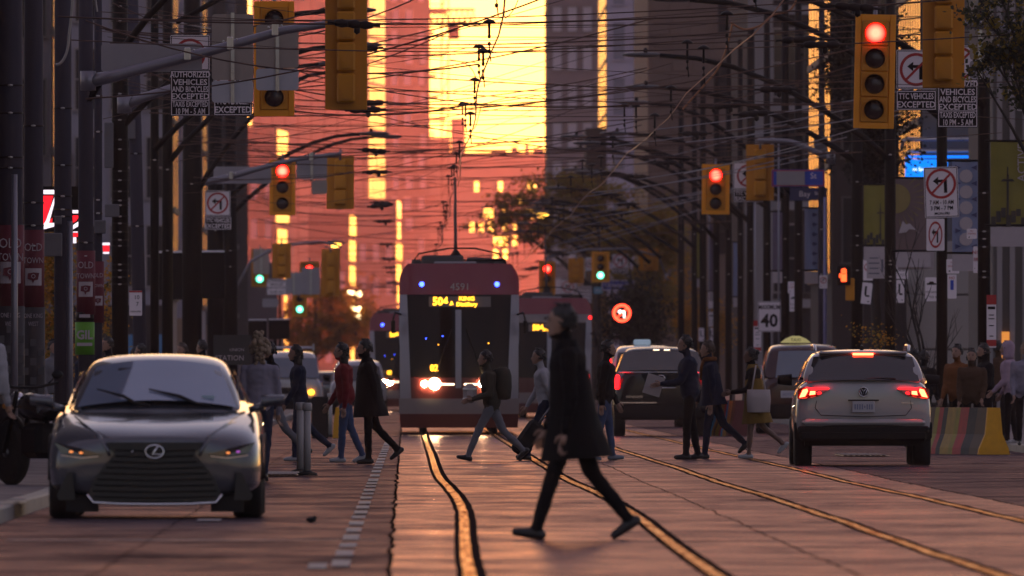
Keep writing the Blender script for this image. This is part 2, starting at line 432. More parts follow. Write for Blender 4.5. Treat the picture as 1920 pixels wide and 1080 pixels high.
# far tower on the left of the sky gap, its angled street face a curtain of glass panels
s = 14.0; d = F / s
r = thing('glass_tower', 'tall pink hazy tower with a bright golden strip of angled glass beside the sky gap', 'building', (-9.6, d, 0))
H = 62
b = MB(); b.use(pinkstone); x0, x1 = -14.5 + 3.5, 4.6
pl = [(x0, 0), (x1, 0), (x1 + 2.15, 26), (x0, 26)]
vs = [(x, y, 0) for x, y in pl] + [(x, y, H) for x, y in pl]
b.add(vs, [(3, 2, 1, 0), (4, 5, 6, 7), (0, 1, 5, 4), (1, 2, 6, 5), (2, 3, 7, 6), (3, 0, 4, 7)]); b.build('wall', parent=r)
pm = MB(); pm.use(glass_s).box((0, 0, 0), (.08, 6.0, 2.7)); pme = pm.mesh('glass_panel')
ang = math.atan2(-2.15, 26)
for k in range(20):
    for i in range(4):
        f = (i + .5) / 4
        o = link('glass_panel', pme, r, (x1 + 2.15 * f + .06, 26 * f, 2 + k * 3.1), (random.uniform(-.004, .004), random.uniform(-.004, .004), ang + random.uniform(-.012, .012)))
b = MB(); b.use(frame_d)
for k in range(21): b.add([(x1 + .08, -.05, .35 + k * 3.1), (x1 + 2.23, 25.9, .35 + k * 3.1 + 1.1), (x1 + 2.23, 25.9, .62 + k * 3.1 + 1.1), (x1 + .08, -.05, .62 + k * 3.1)], [(0, 1, 2, 3)])
b.build('mullion', parent=r)['kind'] = 'stuff'
for i in range(9):
    b = MB(); b.use(mauve).box((x0 + 1 + i * 1.75, -.12, H / 2), (.14, .2, H)); b.build('pier', parent=r)

# second tower with balconies biting into the sky gap, a hoist beside it
s = 13.0; d = F / s
r = thing('balcony_tower', 'pale rose high-rise with balconies and scaffold standing out against the golden sky', 'building', (0, d, 0))
X0, X1 = (700 - 760) / s, (806 - 760) / s; H = 66
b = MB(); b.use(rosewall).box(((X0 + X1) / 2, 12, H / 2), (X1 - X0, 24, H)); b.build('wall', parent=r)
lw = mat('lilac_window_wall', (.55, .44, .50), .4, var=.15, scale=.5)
for k in range(1, 19):
    for q, xx in enumerate((-1.6, .3, 2.3)):
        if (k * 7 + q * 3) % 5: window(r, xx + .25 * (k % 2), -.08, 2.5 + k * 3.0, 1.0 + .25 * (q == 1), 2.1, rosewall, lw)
for k in range(1, 20):
    z = 1.5 + k * 3.1; wd = (1.8, .6, 2.3, 1.2, .9)[k % 5]
    b = MB(); b.use(rosewall).box((X1 + wd / 2, 7, z), (wd, 12, .3)); bo = b.build('balcony', parent=r)
    b = MB(); b.use(frame_d)
    for j in range(4): b.box((X1 + wd * (j + .5) / 4, 1.2, z + .6), (.06, .06, 1.0))
    b.box((X1 + wd / 2, 1.2, z + 1.1), (wd, .08, .08)); b.build('railing', parent=bo)
b = MB(); b.use(frame_d)
for k in range(16):
    z = 26 + k * 2.5; xx = X1 + 2.2
    for dx_ in (-.5, .5): b.box((xx + dx_, 3, z), (.16, .16, 2.5))
    b.tube([(xx - .5, 3, z - 1.2), (xx + .5, 3, z + 1.2)], .07, 4)
b.build('hoist_mast', parent=r)
b = MB(); b.use(frame_d)
b.box((5.2, 4, 54.5), (9.6, .3, .4)); b.box((5.2, 4, 52.6), (9.6, .3, .3))
for k in range(12): b.tube([(.6 + k * .8, 4, 52.6), (1.0 + k * .8, 4, 54.5), (1.4 + k * .8, 4, 52.6)], .13, 4)
b.box((7.0, 4, 51.5), (1.6, 1.2, 2.6)); b.build('hoist_jib', parent=r)

# low block closing the street: an open grid, so the bright sky shows through its storeys
s = 10.0; d = F / s
r = thing('end_block', 'low hazy block closing the street under the golden sky, light in its open windows', 'building', (0, d, 0))
X0, X1 = (835 - 760) / s, (1050 - 760) / s
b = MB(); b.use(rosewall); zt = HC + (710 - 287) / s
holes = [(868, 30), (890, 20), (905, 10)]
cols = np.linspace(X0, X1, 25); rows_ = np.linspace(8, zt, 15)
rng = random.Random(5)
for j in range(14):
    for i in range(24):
        op = (rng.random() < (.30 if j in (8, 9, 11) else .05) or (9 < i < 15 and 2 < j < 8 and rng.random() < .5)) and 1 < i < 23 and j not in (13, 12)  # middle openings added to stand in for sunlit hot spots
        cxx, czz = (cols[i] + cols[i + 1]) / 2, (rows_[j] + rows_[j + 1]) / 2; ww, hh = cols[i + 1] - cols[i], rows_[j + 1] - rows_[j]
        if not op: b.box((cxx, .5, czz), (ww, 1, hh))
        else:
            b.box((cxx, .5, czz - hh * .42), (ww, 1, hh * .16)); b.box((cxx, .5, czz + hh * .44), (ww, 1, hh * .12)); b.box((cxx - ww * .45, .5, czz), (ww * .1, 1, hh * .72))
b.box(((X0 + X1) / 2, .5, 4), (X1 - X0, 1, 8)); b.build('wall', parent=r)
b = MB(); b.use(rosewall)
for px, w_, h_ in ((965, 1.2, 1.2), (988, .8, 1.6), (1010, 2, .9), (935, 3, .5)): b.box(((px - 760) / s, .5, zt + h_ / 2), (w_, 1, h_))
b.build('roof', parent=r)
b = MB(); b.use(rosewall); b.box(((822 - 760) / s, 1.6, 23.2), (4.5, 1.4, 46.4)); b.box(((859 - 760) / s, 1.6, 25), (2.7, 1.4, 50)); b.build('side_wing', parent=r)

# lower blocks in the haze whose slanted glass sides catch the glow as thin upright strips
def slant_block(name, label, px0, px1, px2, s, ytop, wall, n):
    x0, x1, x2 = [(q - 760) / s for q in (px0, px1, px2)]; d = F / s; H = HC + (710 - ytop) / s; L_ = 22
    r = thing(name, label, 'building', ((x0 + x1) / 2, d, 0)); c = (x0 + x1) / 2
    b = MB(); b.use(wall); pl = [(x0 - c, 0), (x1 - c, 0), (x2 - c, L_), (x0 - c, L_)]
    b.add([(x, y, 0) for x, y in pl] + [(x, y, H) for x, y in pl], [(3, 2, 1, 0), (4, 5, 6, 7), (0, 1, 5, 4), (1, 2, 6, 5), (2, 3, 7, 6), (3, 0, 4, 7)]); b.build('wall', parent=r)
    ang = math.atan2(-(x2 - x1), L_); pn = MB(); pn.use(glass_s).box((0, 0, 0), (.06, L_ * .9, H / n * .8)); pme_ = pn.mesh('glass_panel')
    for k in range(n): link('glass_panel', pme_, r, ((x1 + x2) / 2 - c + .05, L_ / 2, H * (k + .5) / n), (0, 0, ang + random.uniform(-.01, .01)))
    for k in range(int(H / 4) - 1):
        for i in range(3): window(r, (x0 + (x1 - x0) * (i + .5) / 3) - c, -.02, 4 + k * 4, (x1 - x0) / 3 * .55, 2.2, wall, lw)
    return r
slant_block('hazy_block', 'low hazy block left of the trolley pole with a thin glowing edge', 668, 742, 752, 16, 372, rosewall, 9)
slant_block('hazy_block', 'low hazy block with a thin glowing edge beside the small amber lamp', 578, 654, 664, 17, 398, mauve, 7)
slant_block('hazy_block', 'hazy block with two glowing strips left of the second red light', 436, 516, 538, 19, 236, rosewall, 8)

# left side of the street
r, W = building('office_block', 'dark mauve stone block behind the grey poles at the street corner', -330, 95, 62, 17, 17, mauve, glass_s)
for k in range(3):
    for i in range(6): window(r, -W / 2 + .6 + i * 1.15, -.02, 5.5 + k * 3.6, .8, 2.4, frame_d, glass_d)
r, W = building('shop_block', 'grey lilac block with dark windows behind the black utility poles', 60, 322, 46, 16, 24, lilac, glass_s, base_h=4.2, base=dkwall)
for k in range(5):
    for i in range(4): window(r, -W / 2 + .75 + i * 1.45, -.02, 6.2 + k * 3.6, 1.0, 2.6, paleSt, glass_d, 2)
ysb = mat('ochre_brick', (.28, .19, .07), .8, var=.25, scale=.6)
b = MB(); b.use(ysb).box((-1.9, -.25, 7.2), (1.3, .3, 6.4)); b.build('brick_bay', parent=r)
blue_p = mat('blue_panel', (.05, .2, .42), .5, var=.15, scale=.5)
for xx in (.95, 2.35): b = MB(); b.use(blue_p).box((xx, -.3, 1.9), (.62, .2, 2.2)); b.build('shop_panel', parent=r)
beige = mat('tan_timber', (.26, .17, .11), .6, var=.3, scale=.8)
r, W = building('narrow_office', 'narrow pale lilac office between two glowing orange window strips', 322, 378, 40.5, 16, 28, lilac, glass_s, base_h=4, base=beige)
for k in range(6): window(r, .1, -.02, 6.5 + k * 3.5, .8, 2.5, paleSt, lw, 2)
r, W = building('brick_office', 'dark rose building whose glazed side catches the sunset in strips', 388, 441, 36, 45, 30, mauve, glass_s, base_h=4, base=beige, bays=5)
for k in range(6): window(r, -.1, -.02, 6.5 + k * 3.5, .8, 2.4, frame_d, glass_d)
b = MB(); b.use(frame_d).box((W / 2 + .3, 8, 17), (.6, .4, 30)); b.build('fin', parent=r)
r, W = building('low_shop', 'low grey shop front with sloping roof below the red haze', 430, 520, 31, 60, 8.2, mauve, None, base_h=3, base=dkwall)
for i in range(3): window(r, -W / 2 + .6 + i * .85, -.1, 2.0, .7, 2.2, paleSt, glass_d)

mauve2 = mat('dusk_mauve_stone', (.26, .17, .18), .8, var=.2, scale=.2); lilac2 = mat('pale_lilac_stone', (.50, .42, .52), .6, var=.12, scale=.2)
# right side of the street
r, W = building('shadow_tower', 'dusky mauve tower forming the right edge of the golden sky gap', 1029, 1122, 19.6, 40, 84, mauve2, rosewall)
for k in range(10):
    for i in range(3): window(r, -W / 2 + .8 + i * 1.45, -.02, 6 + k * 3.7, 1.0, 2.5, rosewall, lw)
r, W = building('lilac_office', 'pale lilac office building with an orange glazed edge', 1138, 1222, 28, 46, 70, lilac2, glass_s, bays=9)
for k in range(7):
    for i in range(2): window(r, -W / 2 + .8 + i * 1.35, -.02, 9 + k * 3.7, .9, 2.6, lilac2, lilac)
b = MB(); b.use(dkwall).box((-W / 2 - .4, 8, 9), (2.0, 14, 18)); b.build('annex', parent=r)
r, W = building('stone_office', 'brown stone office block with recessed dark windows beside the pale pilaster', 1215, 1404, 33.7, 60, 52, brown, None, cornice=paleSt)
sb = MB(); sb.use(brown); sb.box((0, 0, 0), (1.02, .10, .62), .03); sme = sb.mesh('stone')
for k in range(32):
    for i in range(5):
        xx = -W / 2 + .58 + i * 1.12 + (.18 if k % 2 else 0)
        if xx > W / 2 - .4 or (1.0 < xx < 2.4 and (k % 6) < 4): continue
        o = link('stone', sme, r, (xx, -.03 - .02 * random.random(), 8.4 + k * .68))
for k in range(5):
    for xx in (1.35, 2.05): window(r, xx, -.06, 9.4 + k * 4.1, .55, 2.6, frame_d, glass_d, 2)
r, W = building('pilaster_bank', 'pale limestone bank front with fluted pilaster and dark tall windows', 1402, 1530, 47, 40, 40, dkwall, None, cornice=paleSt)
b = MB(); b.use(paleSt)
b.box((-W / 2 + .5, -.25, 11), (1.0, .5, 22))
for i in range(5): b.box((-W / 2 + .14 + i * .18, -.52, 11), (.08, .06, 21))
b.build('pilaster', parent=r)
for k in range(4):
    window(r, .1, -.02, 6 + k * 3.9, 1.0, 2.8, paleSt, glass_d, 2)
    window(r, 1.15, -.02, 6 + k * 3.9, .55, 2.8, frame_d, glass_d, 2)
    b = MB(); b.use(paleSt).box((.35, -.2, 4.2 + k * 3.9), (1.9, .4, .35)); b.build('string_course', parent=r)
r, W = building('corner_block', 'dark block behind the street tree, its glazed side glowing orange at the top', 1560, 1700, 58, 30, 17, dkwall, glass_s, bays=8)
for k in range(3):
    for i in range(2): window(r, -W / 2 + .7 + i * 1.2, -.02, 6 + k * 3.4, .8, 2.2, frame_d, glass_d)
r, W = building('panel_shop', 'shop with pale cream wall panels and a blue lit fascia behind the banners', 1730, 1880, 70, 21, 14, greyB, glass_s, base_h=.5, base=dkwall, bays=9)
pb = MB(); pb.use(cream); pb.box((0, 0, 0), (.98, .08, 1.42), .02); pme = pb.mesh('panel')
pb = MB(); pb.use(mat('cool_grey_panel', (.36, .38, .44), .45, var=.1, scale=.3)); pb.box((0, 0, 0), (.72, .08, 1.42), .02); pme2 = pb.mesh('panel')
for k in range(3):
    for i, xx in enumerate((-1.0, -.02)): link('panel', pme, r, (xx, -.06, 1.25 + k * 1.46))
    link('panel', pme2, r, (.84, -.06 - .02 * (k % 2), 1.25 + k * 1.46))
b = MB(); b.use(dkwall).box((-2.1, -.35, 1.9), (1.15, .5, 3.9)); b.build('dark_entrance', parent=r)
led = mat('blue_led', (.01, .14, .8), .4, var=0, emit=1.0, ecol=(.0, .20, 1.0))
b = MB(); b.use(led).box((-.40, -1.02, 7.13), (2.34, .1, .07)); b.box((.76, -1.02, 6.1), (.06, .1, 1.98)); b.build('blue_light_strip', parent=r)
ledb = mat('blue_fascia', (.0, .1, .6), .4, var=0, emit=.9, ecol=(.0, .24, 1.0))
b = MB(); b.use(ledb).box((-1.0, -1.0, 6.80), (1.14, .12, .52)); fz = b.build('lit_fascia', parent=r)
wl = mat('white_light_letters', (.8, .8, .8), .4, var=0, emit=1.6, ecol=(.8, .9, 1))
text('up Sports Station', .135, wl, fz, (-.95, -1.065, 6.80), .9)
chrome = mat('steel_tube', (.45, .43, .45), .3, 1.0)
b = MB(); b.use(chrome)
for z, o_ in ((7.60, 0), (7.28, .12)): b.tube([(-1.62 + o_, .4, z - .25), (-1.62 + o_, -.6, z - .05), (-1.5 + o_, -.9, z), (.9, -.9, z)], .055, 8)
b.build('canopy_rail', parent=r)
r, W = building('fluted_block', 'grey beige block with upright flutes and a small canopy, right edge of the street', 1862, 2140, 80, 18, 14, greyB, None)
b = MB(); b.use(paleSt)
for i in range(12): b.box((-W / 2 + .15 + i * .3, -.07, 6.5), (.12, .14, 13)); 
b.build('flute', parent=r)['kind'] = 'stuff'
b = MB(); b.use(chrome).box((.05, -.6, 3.35), (1.0, 1.2, .12)); b.box((.05, -1.2, 3.5), (1.0, .06, .3)); b.build('canopy', parent=r)
warm = mat('warm_window', (.3, .1, .02), .4, var=.3, emit=.5, ecol=(1, .35, .06))
b = MB(); b.use(warm).box((-.35 - 1.1, -.17, 1.95), (.18, .04, .7)); b.build('lit_poster', parent=r)

# a block on the left pavement just outside the frame: it shades the kerb and shows in the car glass
for lb, x0, x1, y0, y1, h in (('tall dark block lining the left pavement beside the parked sedan', -40, -9.8, 170, 238, 62),):
    r = thing('corner_building', lb, 'building', ((x0 + x1) / 2, y0, 0)); b = MB(); b.use(mauve).box((0, (y1 - y0) / 2, h / 2), (x1 - x0, y1 - y0, h)); b.build('wall', parent=r)
    sx = (x1 - x0) / 2 * (1 if x0 < 0 else -1)
    wb = MB(); wb.use(glass_d).box((0, 0, 0), (.08, 2.4, 2.2)); wme = wb.mesh('window')
    for k in range(6):
        for i in range(4): link('window', wme, r, (sx, 10 + i * 15, 6 + k * 4.2))
# ---------------------------------------------------------------- haze
hz = bpy.data.materials.new('haze'); hz.use_nodes = True
n = hz.node_tree; n.nodes.clear(); o_ = n.nodes.new('ShaderNodeOutputMaterial'); v = n.nodes.new('ShaderNodeVolumePrincipled')
v.inputs['Color'].default_value = (.95, .74, .86, 1); v.inputs['Density'].default_value = HAZE_D = .000065; v.inputs['Anisotropy'].default_value = .76
n.links.new(v.outputs[0], o_.inputs['Volume']);
b = MB(); b.use(hz).box((0, 1780, 42.5), (420, 3700, 89)); tag(b.build('haze'), kind='stuff')
# ---------------------------------------------------------------- poles, lamps, wires
polem = mat('black_pole_paint', (.010, .008, .008), .6, var=.4, scale=1.5, spec=.12)
greypole = mat('grey_concrete_pole', (.055, .050, .070), .75, var=.22, scale=1.2, bump=.15, spec=.2)
galv = mat('galvanised_steel', (.22, .21, .24), .42, .6, var=.2, scale=4)
strapm = mat('steel_strap', (.5, .48, .46), .3, 1.0, var=.2)
boxm = mat('grey_box_paint', (.13, .12, .13), .6, var=.15)
wirem = mat('dark_wire', (.09, .05, .038), .36, .6, var=.2)
copper = mat('copper_wire', (.35, .17, .09), .35, 1.0, var=.2)
cablem = mat('pale_cable', (.35, .32, .3), .5, var=.2)
insm = mat('insulator', (.018, .012, .012), .5, spec=.2)
lampm = mat('lamp_head', (.05, .045, .05), .4, var=.2)

def pole(name, label, px, s, wpx, m, top=11.0, straps=(), boxes=(), group=None, lean=0.0, X=None):
    x = (px - 760) / s
    r = thing(name, label, 'pole', (x, F / s, .12), 0, group)
    rad = wpx / s / 2
    b = MB(); b.use(m, True).tube([(0, 0, 0), (lean * .5, 0, top * .5), (lean, 0, top)], [rad * 1.06, rad, rad * .82], 12); b.build('shaft', parent=r)
    b = MB(); b.use(m, True).lathe([(rad * 1.6, 0), (rad * 1.6, .25), (rad * 1.15, .4)], 12); b.build('base', parent=r)
    for py in straps:
        z = HC - (py - 710) / s - .12
        b = MB(); b.use(insm, True).lathe([(rad * 1.05, -.012), (rad * 1.09, -.008), (rad * 1.09, .008), (rad * 1.05, .012)], 12, cap=False)
        b.use(strapm, True).ball((.0, -rad * 1.12, 0), (.035, .02, .016), 8); b.build('strap', parent=r, loc=(lean * z / top, 0, z))  # bright steel bead added for the glint on the strap
    for (bx0, by0, bx1, by1) in boxes:
        cx, cz = ((bx0 + bx1) / 2 - px) / s, HC - ((by0 + by1) / 2 - 710) / s - .12
        b = MB(); b.use(boxm).box((0, 0, 0), ((bx1 - bx0) / s, .16, (by1 - by0) / s), .012)
        b.box((0, -.085, (by1 - by0) / s * .32), ((bx1 - bx0) / s * .5, .012, .02)); b.build('control_box', parent=r, loc=(cx, -rad - .02, cz))
    return r
ORD = ['first', 'second', 'third', 'fourth', 'fifth', 'sixth', 'seventh', 'eighth', 'ninth', 'tenth', 'eleventh', 'twelfth', 'thirteenth', 'fourteenth', 'fifteenth', 'sixteenth']
LP = [  # px, s, width, material, label, straps, boxes
    (20, 146, 44, greypole, 'thick grey pole at the left picture edge, wrapped in a red Old Town banner', (160, 212, 295, 315), ()),
    (63, 138, 36, greypole, 'grey pole second from the left edge, with red wrap and hotel poster below', (236, 380, 423, 461), ()),
    (118, 128, 32, greypole, 'grey pole behind the red and white lit shop sign', (203, 310, 368, 393, 406), ((82, 437, 117, 481), (103, 405, 116, 421))),
    (161, 121, 28, greypole, 'grey pole carrying the long traffic signal arm and green poster', (455, 480), ()),
    (184, 118, 15, greypole, 'thinner grey pole right beside the pole with the green poster', (180, 247, 375, 400), ((177, 413, 199, 438),)),
    (225, 107, 30, polem, 'black pole with many bright straps and two grey boxes', (12, 40, 176, 225, 262, 280, 321, 338, 359, 376, 385, 406, 419, 435, 450, 461, 496, 507, 520, 533), ((196, 230, 213, 315), (197, 383, 224, 407))),
    (266, 99, 24, greypole, 'grey leaning pole between two black poles on the left pavement', (288, 424), ((237, 225, 254, 261),)),
    (290, 94, 16, polem, 'slim black pole just right of the grey leaning pole', (300,), ()),
    (314, 89, 20, polem, 'black pole left of the Authorized Vehicles sign', (318, 470), ()),
    (360, 80, 36, polem, 'stout black pole standing behind the big dark screen', (95, 345), ()),
    (404, 71, 30, polem, 'black pole behind the no left turn sign of the second crossing', (432, 520), ()),
    (432, 66, 26, polem, 'farthest big black pole before the pink haze on the left', (470, 500), ()),
]
LPO = []
for i, (px, s, wpx, m, lb, st, bx) in enumerate(LP):
    LPO.append(pole('utility_pole', lb, px, s, wpx, m, 11.5 if i < 10 else 9.6, st, bx, 'utility poles along the left pavement', lean=(.0 if i != 6 else -.25)))
RP = [(1845, 106, 23), (1766, 98, 20), (1669, 89, 20), (1607, 83, 21), (1540, 76, 12), (1497, 72, 15), (1472, 69, 16), (1438, 66, 14), (1408, 63, 17), (1388, 61, 11), (1366, 59, 12), (1343, 56, 12), (1318, 54, 13), (1302, 52, 11), (1277, 50, 12)]
rstr = {0: (362, 434, 448, 509, 520, 463), 1: (404,), 2: (489, 496, 519, 527, 290), 3: (341, 442, 460, 507)}
RPO = []
for i, (px, s, wpx) in enumerate(RP):
    RPO.append(pole('utility_pole', f'{ORD[i]} black pole counted from the right end of the row along the right pavement', px, s, wpx, polem if i != 4 else greypole, 11.5, rstr.get(i, (430 + 9 * (i % 4), 520 - 6 * (i % 3))), ((1832 - 306, 256, 1857 - 306, 286),) if i == 4 else (), 'utility poles along the right pavement'))
# slim pale conduits between the black poles
for px, s in ((1330, 55), (1400, 62), (1415, 64), (1460, 70)):
    pole('slim_pole', 'slim pale conduit pole among the black poles on the right, ' + {1330: 'farthest of four', 1400: 'second farthest of four', 1415: 'third farthest of four', 1460: 'nearest of four'}[px], px, s, 4, galv, 7.5, (), ())
pole('sign_post', 'slim grey post in front of the hotel poster at the left edge', 27, 152, 13, galv, 3.6)
pole('sign_post', 'slim grey post rising behind the parked sedan beside the stop flag', 131, 158, 12, galv, 2.95)
pole('sign_post', 'pale violet post under the round no parking sign', 1547, 77, 7, mat('violet_post', (.22, .2, .36), .5), 5.5)

def streetlight(px, s, dirn, z0=6.1, z1=8.2, reach=4.3, lab='', w_=.055):
    x = (px - 760) / s
    r = thing('street_light', lab, 'street light', (x, F / s - .05, 0), 0, 'cobra head street lights over the road')
    pts = [(0, 0, z0)]
    for t in (.12, .3, .5, .68, .84, 1.0):
        pts.append((dirn * reach * t, 0, z0 + (z1 - z0) * math.sin(t * math.pi / 2) ** .9))
    b = MB(); b.use(polem, True).tube(pts, [w_ * 1.25, w_ * 1.2, w_ * 1.1, w_, w_, w_ * .9, w_ * .8], 8); b.build('arm', parent=r)
    e = pts[-1]
    rings = []
    for t, hw, hh in ((-.02, .03, .03), (.1, .08, .05), (.35, .14, .06), (.65, .15, .045), (.78, .08, .02)):
        c = (e[0] + dirn * t, 0, e[2] + .01)
        rings.append([(c[0], c[1] + hw * math.cos(a), c[2] + hh * math.sin(a)) for a in [k * math.pi / 4 for k in range(8)]])
    b = MB(); b.use(lampm, True).loft(rings); hd = b.build('lamp_head', parent=r)
    b = MB(); b.use(insm, True).lathe([(.045, 0), (.045, .07), (.02, .1)], 8, M=T(e[0] + dirn * .3, 0, e[2] + .06)); b.build('photocell', parent=hd)
    return r
for i, (px, s, wpx) in enumerate(RP):
    if i in (4,): continue
    streetlight(px, s, -1, 6.0 + .2 * math.sin(i * 2.2), 8.1 + .35 * math.sin(i * 1.7), 4.4 + .5 * math.sin(i), f'street light arm on the {ORD[i]} black pole counted from the right picture edge')
for s in (47, 45, 43, 41, 39):
    streetlight(760 + 10.2 * s, s, -1, 6.0, 8.3, 4.4, f'small far street light arm near the autumn trees, {ORD[int((47 - s) / 2)]} nearest of five', .06)
for i in (3, 5, 7, 8, 9, 10, 11):
    px, s = LP[i][0], LP[i][1]
    streetlight(px, s, 1, 5.6 + .25 * math.sin(i * 1.9), 8.0 + .4 * math.sin(i * 2.3), 3.6 + .5 * math.sin(i * 1.3), f'street light arm reaching over the road from the {ORD[i]} pole of the left row', .05)
# two lit far street lamps
sod = mat('sodium_lamp', (1, .6, .1), .4, var=0, emit=7, ecol=(1, .50, .06))
for px, py, s, lb in ((1017, 402, 41, 'lit amber street lamp glowing above the second tram'), (629, 458, 40, 'lit amber street lamp glowing over the far left lane')):
    p = at(px, py, s); r = thing('street_lamp', lb, 'street lamp', (p.x, p.y, 0))
    sg = 1 if px > 760 else -1
    b = MB(); b.use(polem, True).tube([(sg * 2.6, 0, 0), (sg * 2.6, 0, p.z - .8), (sg * 2.2, 0, p.z), (0, 0, p.z + .12)], .06, 8); b.build('arm', parent=r)
    b = MB(); b.use(lampm, True).ball((0, 0, p.z + .1), (.42, .2, .09), 10); b.build('lamp_head', parent=r)
    b = MB(); b.use(sod, True).ball((0, 0, p.z - .02), (.28, .16, .13), 10); b.build('bulb', parent=r)

# span wires from pole to pole with hangers for the contact wires
def wire(name, label, pts, rad, m=wirem, group=None, n=4):
    o = pts[0]; b = MB(); b.use(m, True).tube([Vector(p) - Vector(o) for p in pts], rad, n, cap=False)
    return tag(b.build(name, loc=o), label, 'wire', group)
def sag(a, b, dz, n=12, wob=0.0):
    a, b = Vector(a), Vector(b)
    return [a.lerp(b, t / n) + Vector((0, 0, -dz * 4 * (t / n) * (1 - t / n) + wob * math.sin(9 * t / n + a.y))) for t in range(n + 1)]
hb = MB(); hb.use(insm, True)
hb.tube([(0, 0, 0), (0, 0, -.16)], .018, 6)
for k in range(3): hb.ball((0, 0, -.18 - k * .1), (.026, .026, .034), 6)
hb.lathe([(.02, .015), (.10, .0), (.07, .035), (.015, .06)], 8); hb.tube([(0, 0, -.3), (.02, 0, -.52)], .009, 5)
hme = hb.mesh('hanger')
ib = MB(); ib.use(insm, True)
for k in (-1, 0, 1): ib.ball((k * .16, 0, 0), (.13, .06, .06), 8)
ib.tube([(-.36, 0, 0), (.36, 0, 0)], .02, 5); ib.ball((.05, 0, -.08), (.05, .05, .06), 6)
ime = ib.mesh('insulator')
rng = random.Random(11)
spans = [150, 138, 128, 121, 114, 107, 99, 94, 89, 84, 80, 76, 71, 68, 66, 63, 60, 57, 54, 51, 48, 46, 44, 42, 40, 38, 36, 34, 32, 30]
for i, s in enumerate(spans):
    d = F / s
    for k in range(2 if i < 20 else 1):
        zl, zr = 6.35 + rng.uniform(-.35, .5) + .75 * k, 6.5 + rng.uniform(-.4, .6) + .8 * k
        xl, xr = -4.8 + rng.uniform(-.1, .1), 10.2
        if k == 1: zl += rng.uniform(-.4, .4); xr = rng.choice((10.2, 10.2, 5.6))
        P = sag((xl, d + k * 1.5, zl), (xr, d + k * 1.5, zr), rng.uniform(.12, .42), 14)
        wr = wire('span_wire', 'thin dark wire stretched across the street between the pole rows', P, rng.choice((.007, .009, .012)), group='span wires across the street')
        if k == 0:
            def zat(x):
                t = (x - xl) / (xr - xl); q = min(13, int(t * 14)); f = t * 14 - q
                return P[q].lerp(P[q + 1], f)
            for X in (1.14, 4.37): link('hanger', hme, wr, zat(X) - P[0])
            for X in ((-.7, 6.1) if i % 2 else (6.1,)): link('insulator', ime, wr, zat(X) - P[0], (0, rng.uniform(-.08, .08), 0))
# slack feeder cables and guy wires of varied height
for i in range(80):
    s = rng.uniform(32, 128); d = F / s
    x0 = -4.8; x1 = rng.choice((10.2, 4.4, 1.1, 6)); z0 = rng.uniform(5.2, 7.6); z1 = rng.uniform(5.3, 8.4)
    wire('feeder_cable', 'slack dark feeder cable hanging over the tracks', sag((x0, d, z0), (x1, d + rng.uniform(-4, 4), z1), rng.uniform(.1, .7), 14), rng.choice((.005, .006, .009, .012)), group='slack feeder cables over the tracks')
for i in range(16):
    s = rng.uniform(50, 100); d = F / s
    wire('guy_wire', 'straight bright guy wire running up to a pole of the right row', sag((rng.uniform(4.0, 6.0), d + 8, rng.uniform(5.4, 6.2)), (10.2, d, rng.uniform(6.4, 7.6)), .08, 8), .010, galv, 'guy wires at the right pole row')
# contact wires
for X, lb in ((1.14, 'bright copper contact wire above the left tram track'), (4.37, 'bright copper contact wire above the right tram track')):
    pts = []
    for q in range(80):
        y = 200 + q * 12; ph = (q % 3)
        pts.append((X + .05 * math.sin(q * .9), y, 5.60 - .03 * (ph != 0)))
    wire('contact_wire', lb, pts, .012, copper)
def pxwire(label, pts, s, rad, m, name='loose_cable'):
    P = [at(x, y, s) for x, y in pts]; fine = []
    for i in range(len(P) - 1):
        for t in range(4):
            p0, p1, p2, p3 = P[max(i - 1, 0)], P[i], P[i + 1], P[min(i + 2, len(P) - 1)]; u = t / 4
            fine.append(.5 * ((2 * p1) + (p2 - p0) * u + (2 * p0 - 5 * p1 + 4 * p2 - p3) * u * u + (-p0 + 3 * p1 - 3 * p2 + p3) * u ** 3))
    fine.append(P[-1]); wire(name, label, fine, rad, m)
pxwire('pale twisted cable drooping between the grey poles at upper left', [(137, -10), (134, 30), (130, 60), (127, 90), (120, 110), (111, 120), (104, 121)], 130, .02, cablem)
pxwire('pale cable end hanging at the top beside the grey pole', [(178, -8), (180, 8), (182, 22)], 121, .018, cablem)
pxwire('pale guy wire crossing in front of the office windows at upper left', [(252, 29), (300, 38), (345, 45), (396, 54)], 96, .012, cablem)
pxwire('copper cable looping down from the top right over the tram wires', [(1494, -2), (1480, 20), (1450, 28), (1425, 48), (1395, 55), (1370, 42)], 104, .02, copper)
pxwire('copper cable dropping in a long curve beside the brown stone office', [(1373, 45), (1362, 90), (1345, 130), (1320, 160), (1295, 188), (1280, 205)], 104, .018, copper)
pxwire('thin pale cable dangling among the leaves at the right edge', [(1888, 160), (1893, 185), (1905, 205), (1918, 207)], 116, .012, cablem)
pxwire('curved pale wire rising from the trolley wire into the golden sky', [(905, 196), (940, 186), (985, 178), (1010, 180), (1025, 188)], 96, .008, wirem)
pxwire('drooping jumper wire below the hangers in the golden sky', [(877, 246), (890, 240), (898, 215), (902, 200)], 92, .008, wirem)
pxwire('jumper wire bending down from the long span into the golden gap', [(843, 112), (870, 118), (888, 135), (896, 165)], 98, .009, wirem)
pxwire('looping jumper wire at the top of the golden gap', [(972, -2), (965, 15), (955, 28), (946, 32), (946, 0)], 110, .008, wirem)
pxwire('thick dark bracket cable rising to the upper left corner of the haze', [(330, 42), (380, 15), (420, -8)], 112, .045, polem, 'bracket_arm')

